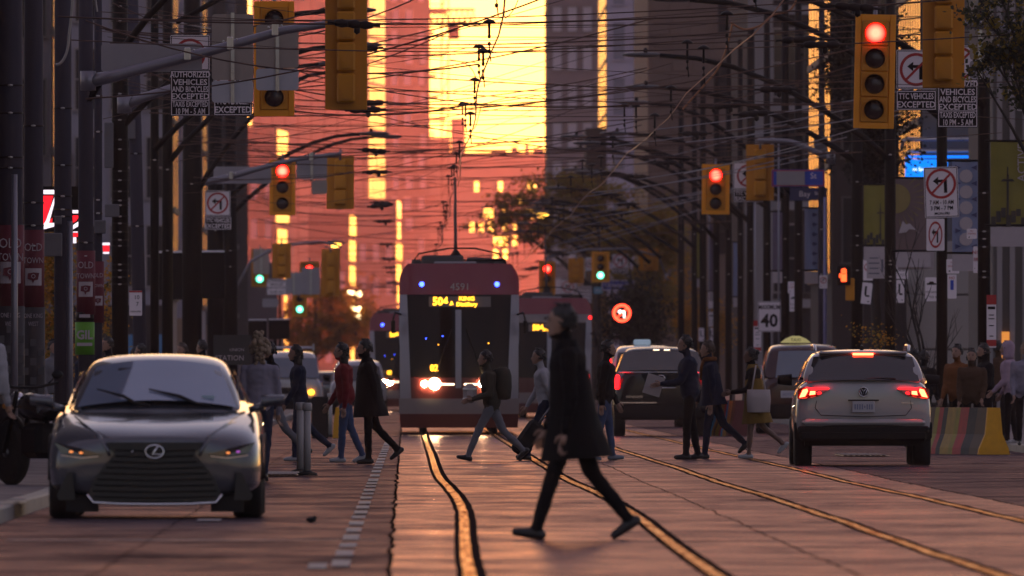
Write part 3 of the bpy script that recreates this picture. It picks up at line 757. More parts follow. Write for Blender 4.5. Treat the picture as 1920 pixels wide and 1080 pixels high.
# ---------------------------------------------------------------- traffic signals
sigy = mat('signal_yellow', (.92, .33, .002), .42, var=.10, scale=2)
sigy_d = mat('signal_yellow_dark', (.60, .23, .004), .6, var=.2, scale=3)  # darker yellow for backs, housings and visors
lens_off = mat('dark_lens', (.035, .014, .014), .25, var=.2, scale=8)
def lens_mat(name, core, rim, k):
    m = bpy.data.materials.new(name); m.use_nodes = True; n = m.node_tree; b = n.nodes['Principled BSDF']; L = n.links.new
    tc = n.nodes.new('ShaderNodeTexCoord'); mp = n.nodes.new('ShaderNodeMapping'); mp.inputs['Scale'].default_value = (1, 0, 1)
    L(tc.outputs['Object'], mp.inputs[0]); vl = n.nodes.new('ShaderNodeVectorMath'); vl.operation = 'LENGTH'; L(mp.outputs[0], vl.inputs[0])
    mr = n.nodes.new('ShaderNodeMapRange'); mr.inputs[1].default_value = .05; mr.inputs[2].default_value = .15; L(vl.outputs['Value'], mr.inputs[0])
    mx = n.nodes.new('ShaderNodeMix'); mx.data_type = 'RGBA'; mx.inputs[6].default_value = (*core, 1); mx.inputs[7].default_value = (*rim, 1); L(mr.outputs[0], mx.inputs[0])
    L(mx.outputs[2], b.inputs['Emission Color']); b.inputs['Emission Strength'].default_value = k; b.inputs['Base Color'].default_value = (*rim, 1)
    return m
red_on = lens_mat('red_lens_lit', (1, .062, .036), (1, .0026, .0022), 9.0)
green_on = lens_mat('green_lens_lit', (.45, 1, .8), (.0, .75, .42), 2.6)
SIGC = {}
def signal(label, px, y0, y1, s, n=3, lit=None, back=False, wpx=None, tilt=0.0, dy=0.0):
    """lit: {index from the top: material}"""
    p = at(px, (y0 + y1) / 2, s); H = (y1 - y0) / s; W = (wpx or 78 * s / 125) / s
    r = thing('traffic_light', label, 'traffic light', (p.x, p.y + dy, p.z), math.pi if back else 0, 'traffic lights over the crossings')
    r.rotation_euler[1] = tilt
    b = MB(); b.use(sigy if not back else sigy_d); t = .055
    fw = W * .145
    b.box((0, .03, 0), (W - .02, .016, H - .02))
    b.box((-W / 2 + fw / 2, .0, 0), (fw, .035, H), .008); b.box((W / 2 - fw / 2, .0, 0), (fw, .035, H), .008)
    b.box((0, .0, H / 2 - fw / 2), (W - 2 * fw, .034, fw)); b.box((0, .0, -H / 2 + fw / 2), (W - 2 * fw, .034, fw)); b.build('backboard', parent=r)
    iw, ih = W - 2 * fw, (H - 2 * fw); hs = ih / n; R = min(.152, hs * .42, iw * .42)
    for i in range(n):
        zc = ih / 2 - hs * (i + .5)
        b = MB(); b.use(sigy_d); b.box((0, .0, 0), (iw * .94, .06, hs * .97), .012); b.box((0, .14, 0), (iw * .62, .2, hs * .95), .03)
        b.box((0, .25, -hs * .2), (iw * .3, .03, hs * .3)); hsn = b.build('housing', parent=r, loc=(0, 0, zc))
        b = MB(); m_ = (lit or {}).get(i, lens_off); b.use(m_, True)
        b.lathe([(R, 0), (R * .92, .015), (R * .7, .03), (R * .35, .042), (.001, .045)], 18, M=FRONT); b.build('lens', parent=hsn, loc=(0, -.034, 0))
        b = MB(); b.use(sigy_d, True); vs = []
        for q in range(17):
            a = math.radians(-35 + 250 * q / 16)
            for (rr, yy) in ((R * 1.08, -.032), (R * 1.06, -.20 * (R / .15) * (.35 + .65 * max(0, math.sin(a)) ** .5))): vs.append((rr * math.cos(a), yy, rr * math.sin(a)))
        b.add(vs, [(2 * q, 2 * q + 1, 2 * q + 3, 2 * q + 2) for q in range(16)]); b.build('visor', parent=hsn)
    b = MB(); b.use(galv, True).tube([(0, .2, H / 2 - .1), (0, .28, H / 2 - .1), (0, .28, H / 2 + .15)], .03, 8); b.build('hanger', parent=r)
    return r
signal('big four lens traffic light with its red lit, hanging at upper right', 1640, 27, 241, 122, 4, {0: red_on}, tilt=.022)
signal('back of the large yellow traffic light cut by the top edge at upper right', 1769, -50, 165, 126, 4, back=True)
signal('back of the large yellow traffic light at the tip of the near left arm', 649, -50, 206, 126, 4, back=True)
signal('traffic light half hidden behind blank sign plates at upper left', 514, 2, 218, 118, 4, wpx=76)
signal('lit red traffic light under the second left arm', 529, 298, 403, 75, 3, {0: red_on}, wpx=49, dy=1)
signal('back of the yellow traffic light at the tip of the second left arm', 638, 291, 392, 78, 3, back=True, wpx=52)
signal('lit red traffic light beside the brown stone office, right of the street', 1342, 308, 402, 74, 3, {0: red_on}, wpx=52, tilt=.01)
signal('back of the yellow traffic light hanging in front of the blue street sign', 1425, 271, 376, 76, 3, back=True, wpx=52)
signal('small green traffic light behind a plate near the dark screen', 487, 466, 538, 45, 3, {2: green_on}, wpx=32)
signal('small green traffic light over the left lane, lowest of the far ones', 562, 526, 594, 42, 3, {2: green_on}, wpx=28)
signal('small red traffic light mostly behind a grey plate', 580, 490, 558, 45, 3, {0: red_on}, wpx=36, dy=1)
signal('back of the small yellow traffic light left of the grey plates', 528, 456, 522, 52, 3, back=True, wpx=35)
signal('back of the small yellow traffic light right of the grey plates', 620, 467, 557, 52, 3, back=True, wpx=35)
signal('small red traffic light over the roof of the second tram', 1026, 490, 556, 44, 3, {0: red_on}, wpx=31)
signal('back of the small yellow traffic light right of the second tram', 1080, 484, 531, 42, 3, back=True, wpx=29)
signal('small green traffic light above the University sign', 1126, 472, 529, 46, 3, {2: green_on}, wpx=34)
signal('back of the small yellow traffic light before the autumn tree', 1216, 466, 508, 44, 3, back=True, wpx=37)
# pedestrian signal
p = at(1582, 517, 85); r = thing('pedestrian_signal', 'pedestrian signal with a lit orange hand on the right pavement', 'pedestrian signal', p)
b = MB(); b.use(polem).box((0, 0, 0), (.3, .2, .42), .02); b.build('housing', parent=r)
hand = mat('hand_light', (1, .2, .03), .4, var=0, emit=3, ecol=(1, .07, .015))
b = MB(); b.use(hand).box((.0, -.105, -.05), (.12, .01, .16), .03)
for i in range(4): b.box((-.045 + i * .03, -.105, .085 + .02 * (i in (1, 2))), (.022, .01, .12))
b.box((-.085, -.105, .0), (.03, .01, .09)); b.build('hand_symbol', parent=r)
b = MB(); b.use(sigy_d).box((.14, .1, -.3), (.2, .15, .5), .02); b.build('button_box', parent=r)

# arms
def mast(name, label, pts, s, r0, r1, dy=0.0, clamps=()):
    P = [at(x, y, s) for x, y in pts]; o = Vector((P[0].x, P[0].y + dy, 0)); r = thing(name, label, 'signal arm', o)
    L_ = len(P); b = MB(); b.use(galv, True).tube([p - Vector((o.x, P[0].y, 0)) for p in P], [r0 + (r1 - r0) * i / (L_ - 1) for i in range(L_)], 12); b.build('arm', parent=r)
    q = P[0] - Vector((o.x, P[0].y, 0)); b = MB(); b.use(galv, True).lathe([(.12, -.15), (.12, .15)], 12, M=T(q.x - .05 * (1 if P[-1].x > P[0].x else -1), 0, q.z)); b.build('pole_clamp', parent=r)
    b = MB(); b.use(galv).box((q.x, 0, q.z / 2), (.2, .2, q.z), .02) if name == 'signal_pole' else None
    for cx, cy in clamps:
        c = at(cx, cy, s) - Vector((o.x, P[0].y, 0)); b = MB(); b.use(strapm).box((c.x, -.1, c.z), (.1, .06, .2), .015); b.ball((c.x - .1, -.1, c.z + .03), .02, 6); b.ball((c.x + .1, -.1, c.z + .06), .02, 6); b.build('bracket', parent=r)
    return r
mast('signal_arm', 'long grey signal arm slanting up from the left grey pole', [(172, 152), (215, 143), (240, 136), (400, 95), (530, 58), (640, 42), (690, 41)], 122, .105, .045, -.3, ((352, 102), (432, 82), (516, 56)))
mast('signal_arm', 'short grey signal arm behind the Authorized Vehicles sign', [(238, 195), (262, 184), (300, 172), (345, 155)], 112, .09, .06, .4)
mast('signal_arm', 'grey signal arm of the second crossing, over the no left turn sign', [(376, 344), (430, 332), (500, 312), (560, 298), (640, 288)], 79, .085, .045, -.3, ((434, 330), (584, 294)))
mast('signal_arm', 'curved grey signal arm above the Bay street sign', [(1552, 296), (1530, 286), (1500, 272), (1478, 266), (1450, 264), (1420, 264)], 76, .075, .055, -.5)
mast('signal_arm', 'grey signal arm among leaves at the upper right corner', [(1918, 66), (1880, 55), (1840, 49), (1800, 46), (1745, 48)], 125, .07, .05, -.35)
mast('signal_arm', 'thin far signal arm holding the small left traffic lights', [(440, 545), (470, 490), (520, 462), (600, 452), (640, 462)], 52, .05, .04, .2)
mast('signal_arm', 'thin far signal arm holding the small right traffic lights', [(1250, 520), (1235, 480), (1180, 466), (1100, 468), (1020, 484)], 45, .05, .04, .3)

gl = mat('globe_lamp', (1, .8, .5), .4, var=0, emit=4.5, ecol=(1, .70, .34))
p = at(667, 600, 27); r = thing('globe_lamp', 'cluster of pale glowing globe lamps far down the left lane', 'street lamp', (p.x, p.y, 0))
b = MB(); b.use(polem, True); b.tube([(0, 0, 0), (0, 0, 7.4)], .07, 6); b.tube([(-.4, 0, 7.2), (.4, 0, 7.2)], .04, 5); b.tube([(-.3, 0, 6.1), (.3, 0, 6.1)], .04, 5); b.build('post', parent=r)
for x, y, k in ((655, 548, .13), (661, 549, .15), (673, 551, .22), (661, 578, .17), (674, 578, .13), (669, 582, .2), (671, 594, .22)):
    b = MB(); b.use(gl, True).ball(((x - 667) / 27, 0, HC - (y - 710) / 27), k, 10); b.build('globe', parent=r)
# ---------------------------------------------------------------- signs
signw = mat('sign_white', (.82, .72, .76), .45, var=.06, scale=4)
signk = mat('sign_black', (.012, .008, .009), .5, var=.2, spec=.12)
signr = mat('sign_red', (.42, .015, .018), .45, var=.1)
signg = mat('sign_back_grey', (.30, .275, .30), .5, .2, var=.15, scale=3)
signb = mat('sign_back_beige', (.33, .27, .235), .6, var=.18, scale=3)
blue = mat('sign_blue', (.02, .06, .45), .45, var=.1)
navy = mat('sign_navy', (.035, .04, .12), .5, var=.1)
def rrect(w_, h_, r, n=3):
    P = []
    for cx, cz, a0 in ((w_ / 2 - r, h_ / 2 - r, 0), (-w_ / 2 + r, h_ / 2 - r, 90), (-w_ / 2 + r, -h_ / 2 + r, 180), (w_ / 2 - r, -h_ / 2 + r, 270)):
        for k in range(n + 1):
            a = math.radians(a0 + 90 * k / n); P.append((cx + r * math.cos(a), cz + r * math.sin(a)))
    return P[::-1]
def plate(w_, h_, m, y=0, t=.004, r=.02):
    b = MB(); b.use(m).prism(rrect(w_, h_, min(r, w_ * .2, h_ * .2)), y - t / 2, y + t / 2); return b
def ring(b, R, wd, y, cx=0, cz=0, n=28, sx=1.0):
    vs = []
    for k in range(n):
        a = 2 * math.pi * k / n
        vs += [(cx + sx * (R - wd) * math.cos(a), y, cz + (R - wd) * math.sin(a)), (cx + sx * R * math.cos(a), y, cz + R * math.sin(a))]
    b.add(vs, [(2 * k, (2 * k + 2) % (2 * n), (2 * k + 3) % (2 * n), 2 * k + 1) for k in range(n)])
def flat(b, pts, y, sx=1.0, sc=1.0, cx=0, cz=0):
    b.add([(cx + x * sx * sc, y, cz + z * sc) for x, z in pts], [tuple(range(len(pts)))])
ARROW_L = [(-.30, .10), (-.10, .26), (-.10, .15), (.02, .15), (.02, .05), (-.10, .05), (-.10, -.06)]
STEM = [(.02, .15), (.22, .15), (.22, -.34), (.10, -.34), (.10, .05), (.02, .05)]
SLASH = [(-.32, -.27), (-.27, -.32), (.32, .27), (.27, .32)]
UPARR = [(-.05, -.32), (-.05, .1), (-.14, .1), (0, .32), (.14, .1), (.05, .1), (.05, -.32)]
def sign(name, label, px0, py0, px1, py1, s, m=signw, cat='road sign', border=signk, tilt=0.0, yaw=0.0, dy=0.0, post=False):
    p = at((px0 + px1) / 2, (py0 + py1) / 2, s); w_, h_ = (px1 - px0) / s, (py1 - py0) / s
    r = thing(name, label, cat, (p.x, p.y + dy, p.z), yaw); r.rotation_euler[1] = tilt
    plate(w_, h_, m).build('plate', parent=r)
    if border is not None:
        b = MB(); b.use(border); e = .012; t = max(.010, w_ * .02)
        for cx, cz, ww, hh in ((0, h_ / 2 - e - t / 2, w_ - 2 * e, t), (0, -h_ / 2 + e + t / 2, w_ - 2 * e, t), (-w_ / 2 + e + t / 2, 0, t, h_ - 2 * e - 2 * t), (w_ / 2 - e - t / 2, 0, t, h_ - 2 * e - 2 * t)): b.box((cx, -.0035, cz), (ww, .002, hh))
        b.build('border', parent=r)
    b = MB(); b.use(galv).box((0, .04, 0), (.04, .03, h_ * .9)); b.build('bracket', parent=r)
    return r, w_, h_
def no_turn(r, R, cz=0.0, sx=1.0, up=False, rm=signr, km=signk):
    b = MB(); b.use(km)
    k = 2 * R
    if up: flat(b, UPARR, -.0045, sx, k, 0, cz)
    else: flat(b, ARROW_L, -.0045, sx, k * .9, 0, cz); flat(b, STEM, -.0045, sx, k * .9, 0, cz)
    b.build('arrow', parent=r)
    b = MB(); b.use(rm); ring(b, R, R * .17, -.0055, 0, cz, 30, sx); flat(b, SLASH, -.006, sx, k, 0, cz); b.build('prohibition_ring', parent=r)
def lines(r, rows, w_, h_, m, fit=.9, y=-.005):
    """rows: (text, relative height, z fraction)"""
    for tx, hf, zf in rows:
        sz = h_ * hf * 1.35
        n_ = max(1, len(tx)); ws = min(1.0, w_ * fit / (n_ * sz * .56))
        text(tx, sz, m, r, (0, y, h_ * zf), ws, bold=sz * .018)

def excepted(px0, py0, px1, py1, s, label, dy=0.0, tilt=0.0):
    r, w_, h_ = sign('sign_tab', label, px0, py0, px1, py1, s, signk, 'road sign', signw, tilt, dy=dy)
    lines(r, [('TTC VEHICLES', .30, .19), ('EXCEPTED', .32, -.22)], w_, h_, signw); return r
def authorized(px0, py0, px1, py1, s, label, dy=0.0):
    r, w_, h_ = sign('sign_tab', label, px0, py0, px1, py1, s, signk, 'road sign', signw, dy=dy)
    lines(r, [('AUTHORIZED', .13, .40), ('VEHICLES', .13, .235), ('AND BICYCLES', .13, .08), ('EXCEPTED', .13, -.075), ('TAXIS EXCEPTED', .125, -.245), ('10 PM - 5 AM', .13, -.40)], w_, h_, signw)
    b = MB(); b.use(signw).box((0, -.004, -h_ * .155), (w_ * .96, .002, .012)); b.build('divider', parent=r); return r
r, w_, h_ = sign('road_sign', 'no straight ahead sign partly behind the grey street name board at upper left', 318, 64, 392, 131, 118, dy=.8); no_turn(r, .25, -.02, up=True)
authorized(318, 130, 393, 216, 128, 'black Authorized Vehicles and Bicycles Excepted tab under the no straight ahead sign', .8)
r, w_, h_ = sign('road_sign', 'no left turn sign hidden behind the blank plates at upper left', 400, 108, 472, 180, 112, dy=.5); no_turn(r, .27)
excepted(400, 178, 472, 216, 112, 'black Excepted tab peeping out below the blank beige and white plates', .5)
r, w_, h_ = sign('road_sign', 'no left turn sign hanging under the second left arm', 384, 357, 432, 405, 79); no_turn(r, .255)
excepted(383, 406, 434, 431, 79, 'TTC Vehicles Excepted tab under the no left turn sign of the second left arm')
r, w_, h_ = sign('road_sign', 'no left turn sign beside the big red light, half behind the yellow back', 1683, 92, 1757, 166, 120, dy=.6); no_turn(r, .26)
excepted(1682, 168, 1758, 206, 120, 'TTC Vehicles Excepted tab right of the big red traffic light', .6)
r, w_, h_ = sign('road_sign', 'no straight ahead sign behind the big yellow traffic light back at upper right', 1766, 84, 1836, 150, 120, dy=.7); no_turn(r, .26, up=True)
authorized(1760, 148, 1836, 238, 120, 'black Authorized Vehicles tab on the black pole at upper right', .6)
r, w_, h_ = sign('road_sign', 'tilted no left turn sign with two lines of hours on the black pole', 1733, 313, 1797, 408, 105, tilt=-.035)
no_turn(r, .27, h_ * .17); lines(r, [('7 AM - 10 AM', .085, -.20), ('3 PM - 7 PM', .085, -.315), ('MON-FRI', .055, -.42)], w_, h_, signk, .82)
r, w_, h_ = sign('road_sign', 'narrow no left turn sign turned away, below the sign with hours', 1737, 410, 1771, 470, 104, border=None); no_turn(r, .24, 0, .52)
pinkw = signw
r, w_, h_ = sign('road_sign', 'no left turn sign between the red light and the yellow back, right of the street', 1375, 303, 1432, 355, 76, dy=.5); no_turn(r, .28)
excepted(1376, 355, 1432, 379, 76, 'small Excepted tab beside the second right yellow traffic light', .5)
r, w_, h_ = sign('street_sign', 'blue street sign ending in St with a red rim, half behind a blank plate', 1447, 318, 1546, 350, 78, blue, 'street sign', signr); text('St', .2, signw, r, (w_ * .29, -.006, .05))
b = MB(); b.use(signg).box((-.18, -.03, .0), (.68, .012, .34), .01); b.build('blank_plate', parent=r)
r, w_, h_ = sign('street_sign', 'dark Bay St street sign below the blue one', 1481, 352, 1550, 376, 76, navy, 'street sign', None); text('Bay', .2, signw, r, (-.09, -.006, 0)); text('St', .12, signw, r, (.2, -.006, .02))
r, w_, h_ = sign('street_sign', 'blue University street sign over the autumn trees', 1128, 525, 1190, 545, 44, mat('university_blue', (.10, .10, .42), .45, var=.08), 'street sign', signw); text('University', .30, signw, r, (0, -.006, 0), .92)
r, w_, h_ = sign('street_sign', 'pale blue exit sign left of the University sign', 1113, 538, 1130, 551, 43, mat('exit_blue', (.15, .4, .55), .45, var=.1), 'street sign', None); text('Exit', .15, signw, r, (0, -.006, 0))
for lb, a, s, tr in (('small no left turn sign right of the second tram roof', (1052, 524, 1078, 551), 42, True), ('small no left turn sign under the red round light', (1146, 614, 1170, 640), 44, True),
                     ('small no left turn sign between the yellow back and the green light', (1098, 482, 1116, 508), 43, True), ('small no left turn sign right of the green light', (1148, 476, 1178, 502), 43, True)):
    r, w_, h_ = sign('road_sign', lb, *a, s, dy=.6); no_turn(r, w_ * .42)
r, w_, h_ = sign('sign_tab', 'small far authorized vehicles tab under the small yellow light back', 1080, 536, 1110, 568, 42, signw, dy=.5); lines(r, [('AUTHORIZED', .14, .34), ('VEHICLES', .14, .12), ('AND BICYCLES', .14, -.1), ('EXCEPTED', .14, -.33)], w_, h_, signk)
r, w_, h_ = sign('sign_tab', 'small far excepted tab behind the small green light', 1148, 503, 1178, 513, 43, signk, border=signw, dy=.7); lines(r, [('EXCEPTED', .5, 0)], w_, h_, signw)
r, w_, h_ = sign('sign_tab', 'small white tab of dense print left of the grey plates over the left lane', 500, 523, 537, 553, 46, signw); lines(r, [('AUTHORIZED', .15, .36), ('VEHICLES', .15, .15), ('AND BICYCLES', .15, -.06), ('TAXIS 10-5', .15, -.32)], w_, h_, signk)
r, w_, h_ = sign('road_sign', 'white Maximum 40 speed limit sign', 1421, 565, 1464, 622, 73); lines(r, [('MAXIMUM', .15, .30)], w_, h_, signk, .8); text('40', .46, signk, r, (0, -.006, -.12), .95, bold=.012)
p = at(1166, 587, 46); r = thing('transit_signal', 'round red lit transit sign glowing beside the University sign', 'lit sign', p)
b = MB(); b.use(signk).box((0, .05, 0), (.82, .1, .82), .03); b.build('housing', parent=r)
redg = mat('red_glow', (1, .05, .03), .4, var=0, emit=5, ecol=(1, .05, .02)); wg = mat('white_glow', (1, .9, .85), .4, var=0, emit=3, ecol=(1, .75, .65))
b = MB(); b.use(redg); ring(b, .37, .10, -.012, 0, 0, 28); flat(b, SLASH, -.012, 1, .7); b.build('ring_light', parent=r)
b = MB(); b.use(wg); flat(b, ARROW_L, -.014, 1, .58); flat(b, STEM, -.014, 1, .58); b.build('arrow_light', parent=r)
# small parking and stopping signs on the right pavement
def small(label, a, s, kind_, tilt=0.0, dy=-.2):
    r, w_, h_ = sign('parking_sign', label, *a, s, border=None, tilt=tilt, cat='parking sign', dy=dy)
    if kind_ == 'P':
        text('P', w_ * .62, signk, r, (0, -.005, h_ * .12)); b = MB(); b.use(signr); ring(b, w_ * .40, w_ * .08, -.0055, 0, h_ * .12, 22); flat(b, SLASH, -.006, 1, w_ * .74, 0, h_ * .12); b.build('prohibition_ring', parent=r)
        b = MB(); b.use(signk); flat(b, [(-.12, 0), (.02, .08), (.02, -.08)], -.0055, 1, w_, w_ * .25 if 'right' in label else -w_ * .25, -h_ * .36); b.build('arrow', parent=r)
    elif kind_ == 'S':
        text('NO', h_ * .2, signr, r, (0, -.005, h_ * .27)); text('STOPPING', h_ * .19, signr, r, (0, -.005, -.0), w_ * .9 / (h_ * .19 * 5.2)); b = MB(); b.use(signk); flat(b, [(-.12, 0), (.04, .08), (.04, -.08)], -.0055, 1, w_, -w_ * .25, -h_ * .33); b.build('arrow', parent=r)
    elif kind_ == 'T':
        b = MB(); b.use(signk); flat(b, [(-.36, -.06), (-.36, .06), (-.2, .08), (-.14, .2), (.14, .2), (.2, .08), (.36, .06), (.36, -.06)], -.0055, 1, w_, 0, h_ * .22); b.build('car_symbol', parent=r)
        text('TOW AWAY', h_ * .13, signk, r, (0, -.005, -h_ * .12), w_ * .85 / (h_ * .13 * 5)); text('7 TO 6', h_ * .15, signk, r, (0, -.005, -h_ * .33))
    elif kind_ == 'L':
        b = MB(); b.use(signk); b.box((-w_ * .12, -.005, h_ * .12), (w_ * .2, .002, h_ * .42)); b.box((w_ * .08, -.005, -h_ * .12), (w_ * .4, .002, h_ * .08)); flat(b, [(-.1, 0), (.1, .1), (.1, -.1)], -.0055, 1, w_, w_ * .2, -h_ * .38); b.build('arrow', parent=r)
    elif kind_ == 'B':
        b = MB(); b.use(blue); b.box((0, -.005, .03), (w_ * .36, .002, h_ * .4)); b.build('blue_symbol', parent=r)
        text('NO', h_ * .15, signr, r, (0, -.005, h_ * .36))
    return r
small('round-marked no parking sign on the pale violet post', (1536, 516, 1551, 541), 77, 'P')
small('no parking sign right of the orange hand, arrow to the right', (1618, 486, 1636, 526), 84, 'P')
small('no parking sign between two black poles, nearer the pole of the young bare tree', (1645, 482, 1660, 522), 86, 'P')
small('tilted white sign with a black bar arrow under the no parking sign', (1615, 530, 1634, 570), 84, 'L', .10)
small('dim black bar arrow sign right of the second nearest dark doorway', (1680, 525, 1695, 568), 87, 'L')
small('tow away sign just right of the fourth black pole', (1680, 482, 1702, 523), 86, 'T')
small('tow away sign behind the bare young tree', (1734, 520, 1758, 565), 92, 'T')
small('no stopping sign right of the black pole with the sign of hours', (1774, 486, 1798, 513), 100, 'S')
small('white sign with a blue symbol below the no stopping sign', (1776, 515, 1793, 560), 100, 'B')
small('no stopping sign high on the geometric blue banner', (1812, 429, 1831, 448), 104, 'S')
small('narrow brown notice on the pole right of the white panel', (1824, 462, 1836, 512), 105, 'S')
small('no stopping sign on the pole right of the Maximum 40 sign', (1477, 528, 1493, 550), 70, 'S')
small('tow away sign on the pole right of the Maximum 40 sign', (1480, 550, 1494, 584), 70, 'T')
small('no parking sign among the far slim poles', (1328, 547, 1339, 578), 55, 'P'); small('tow away sign among the far slim poles', (1328, 585, 1339, 612), 55, 'T')
small('far black bar arrow sign left of the crossing men', (1310, 615, 1320, 640), 54, 'L'); small('far black bar arrow sign above the crossing men', (1329, 615, 1339, 640), 54, 'L')
# blank plates seen from behind
def back(label, a, s, m, dy=0.0, strut=True):
    p = at((a[0] + a[2]) / 2, (a[1] + a[3]) / 2, s); w_, h_ = (a[2] - a[0]) / s, (a[3] - a[1]) / s
    r = thing('sign_plate', label, 'sign plate', (p.x, p.y + dy, p.z)); plate(w_, h_, m, r=.05).build('plate', parent=r)
    if strut:
        b = MB(); b.use(strapm).box((0, -.02, 0), (.055, .03, h_ * 1.04))
        for k in (-.35, 0, .35): b.ball((0, -.038, k * h_), .012, 6)
        b.build('strut', parent=r)
    return r
back('wide blank grey back of a street name board at upper left', (190, 82, 379, 135), 122, signg, -.1, False)
back('tall blank beige plate on the long left signal arm', (397, 26, 475, 150), 120, signb, .15)
back('blank white plate under the tall beige plate on the long left arm', (397, 151, 475, 192), 120, mat('sign_back_white', (.45, .44, .48), .5, var=.1), .15)
back('square blank beige plate on the long left signal arm, in front of a traffic light', (480, 46, 560, 127), 120, signb, .15)
back('small rounded blank white plate below the square beige plate', (480, 128, 560, 169), 120, MATS['sign_back_white'], .15)
back('long blank back of the street name board on the second left arm', (400, 312, 508, 344), 79, signg, .4, False)
back('blank grey plate right of the red light on the second left arm', (556, 292, 613, 336), 79, signg, .3)
back('blank white plate under the grey plate on the second left arm', (584, 337, 613, 364), 79, signb, .3, False)
back('blank grey plate in the leaves at the upper right corner', (1819, 28, 1858, 112), 122, signb, .2)
back('lower blank grey plate at the upper right corner', (1819, 113, 1858, 147), 122, signg, .2)
back('blank mauve plate above the small green light at left', (475, 466, 505, 514), 47, signb, -.5)
back('blank grey plate left of the small red light', (536, 510, 566, 553), 47, signg, -.4)
back('blank grey plate in front of the small red light', (566, 502, 600, 552), 46, signg, -.4)
back('small blank grey board low over the left lane', (492, 560, 522, 576), 46, signg, -.4, False)

# big dark screens
def screen(label, a, s, lit):
    p = at((a[0] + a[2]) / 2, (a[1] + a[3]) / 2, s); w_, h_ = (a[2] - a[0]) / s, (a[3] - a[1]) / s
    r = thing('dark_screen', label, 'sign board', p)
    b = MB(); b.use(polem).box((0, .1, 0), (w_, .22, h_), .02); b.build('board', parent=r)
    b = MB(); b.use(mat('lit_edge_pale', (.75, .72, .76), .3, var=.1)).box((0, -.03, h_ / 2 + .02), (w_, .1, .05), .01); b.build('lit_top_edge', parent=r)  # pale strip puts the light on the top edge into its colour
    b = MB(); b.use(polem); b.box((-w_ * .2, .15, -h_ / 2 - .6), (.1, .1, 1.2)); b.build('stand', parent=r)
screen('large dark sign board with a bright top edge, left half', (295, 474, 350, 562), 76, True)
screen('large dark sign board with a bright top edge, right half', (352, 473, 421, 560), 76, True)
screen('smaller dark board over the crowd, left of a pair', (466, 601, 500, 637), 60, False)
screen('smaller dark board over the crowd, right of a pair', (504, 600, 543, 636), 60, False)

# lit red and white shop sign, cut into pieces by the poles
lr = mat('lit_red', (.8, .02, .03), .4, var=0, emit=1.1, ecol=(1, .01, .02)); lw_ = mat('lit_white', (.9, .85, .9), .4, var=0, emit=.85, ecol=(1, .86, .95))
p = at(112, 392, 112); r = thing('shop_sign', 'lit red and white angular shop sign glowing between the grey poles', 'shop sign', p)
S_ = 1 / 112
def poly(mb, pts, y): mb.add([((x - 112) * S_, y, -(z - 392) * S_) for x, z in pts], [tuple(range(len(pts)))])
b = MB(); b.use(lw_)
poly(b, [(80, 356), (104, 356), (104, 364), (80, 364)], 0); poly(b, [(103, 366), (106, 366), (92, 418), (106, 418), (104, 424), (82, 430), (82, 420), (86, 414)], 0)
poly(b, [(136, 394), (167, 394), (150, 422), (137, 430), (137, 422), (146, 416), (157, 400), (136, 400)], 0); poly(b, [(137, 434), (146, 434), (146, 436), (137, 436)], 0); poly(b, [(137, 445), (143, 445), (143, 456), (137, 456)], 0)
b.build('white_band', parent=r)
b = MB(); b.use(lr); poly(b, [(80, 367), (100, 367), (86, 412), (80, 424)], -.01); poly(b, [(92, 417), (98, 408), (98, 417)], -.01); poly(b, [(136, 404), (150, 404), (143, 414), (137, 418)], -.01); poly(b, [(137, 437), (146, 437), (146, 444), (137, 444)], -.01); b.build('red_field', parent=r)
b = MB(); b.use(polem).box((.05, .12, -.0), (.86, .2, .76)); b.build('case', parent=r)
p = at(199, 466, 96); r = thing('shop_sign', 'small lit red and white sign behind the strapped black pole', 'shop sign', p)
b = MB(); b.use(lr).box((0, 0, 0), (.12, .06, .11)); b.build('red_field', parent=r); b = MB(); b.use(lw_); b.box((0, 0, .09), (.14, .06, .05)); b.box((0, 0, -.085), (.12, .06, .035)); b.build('white_band', parent=r)

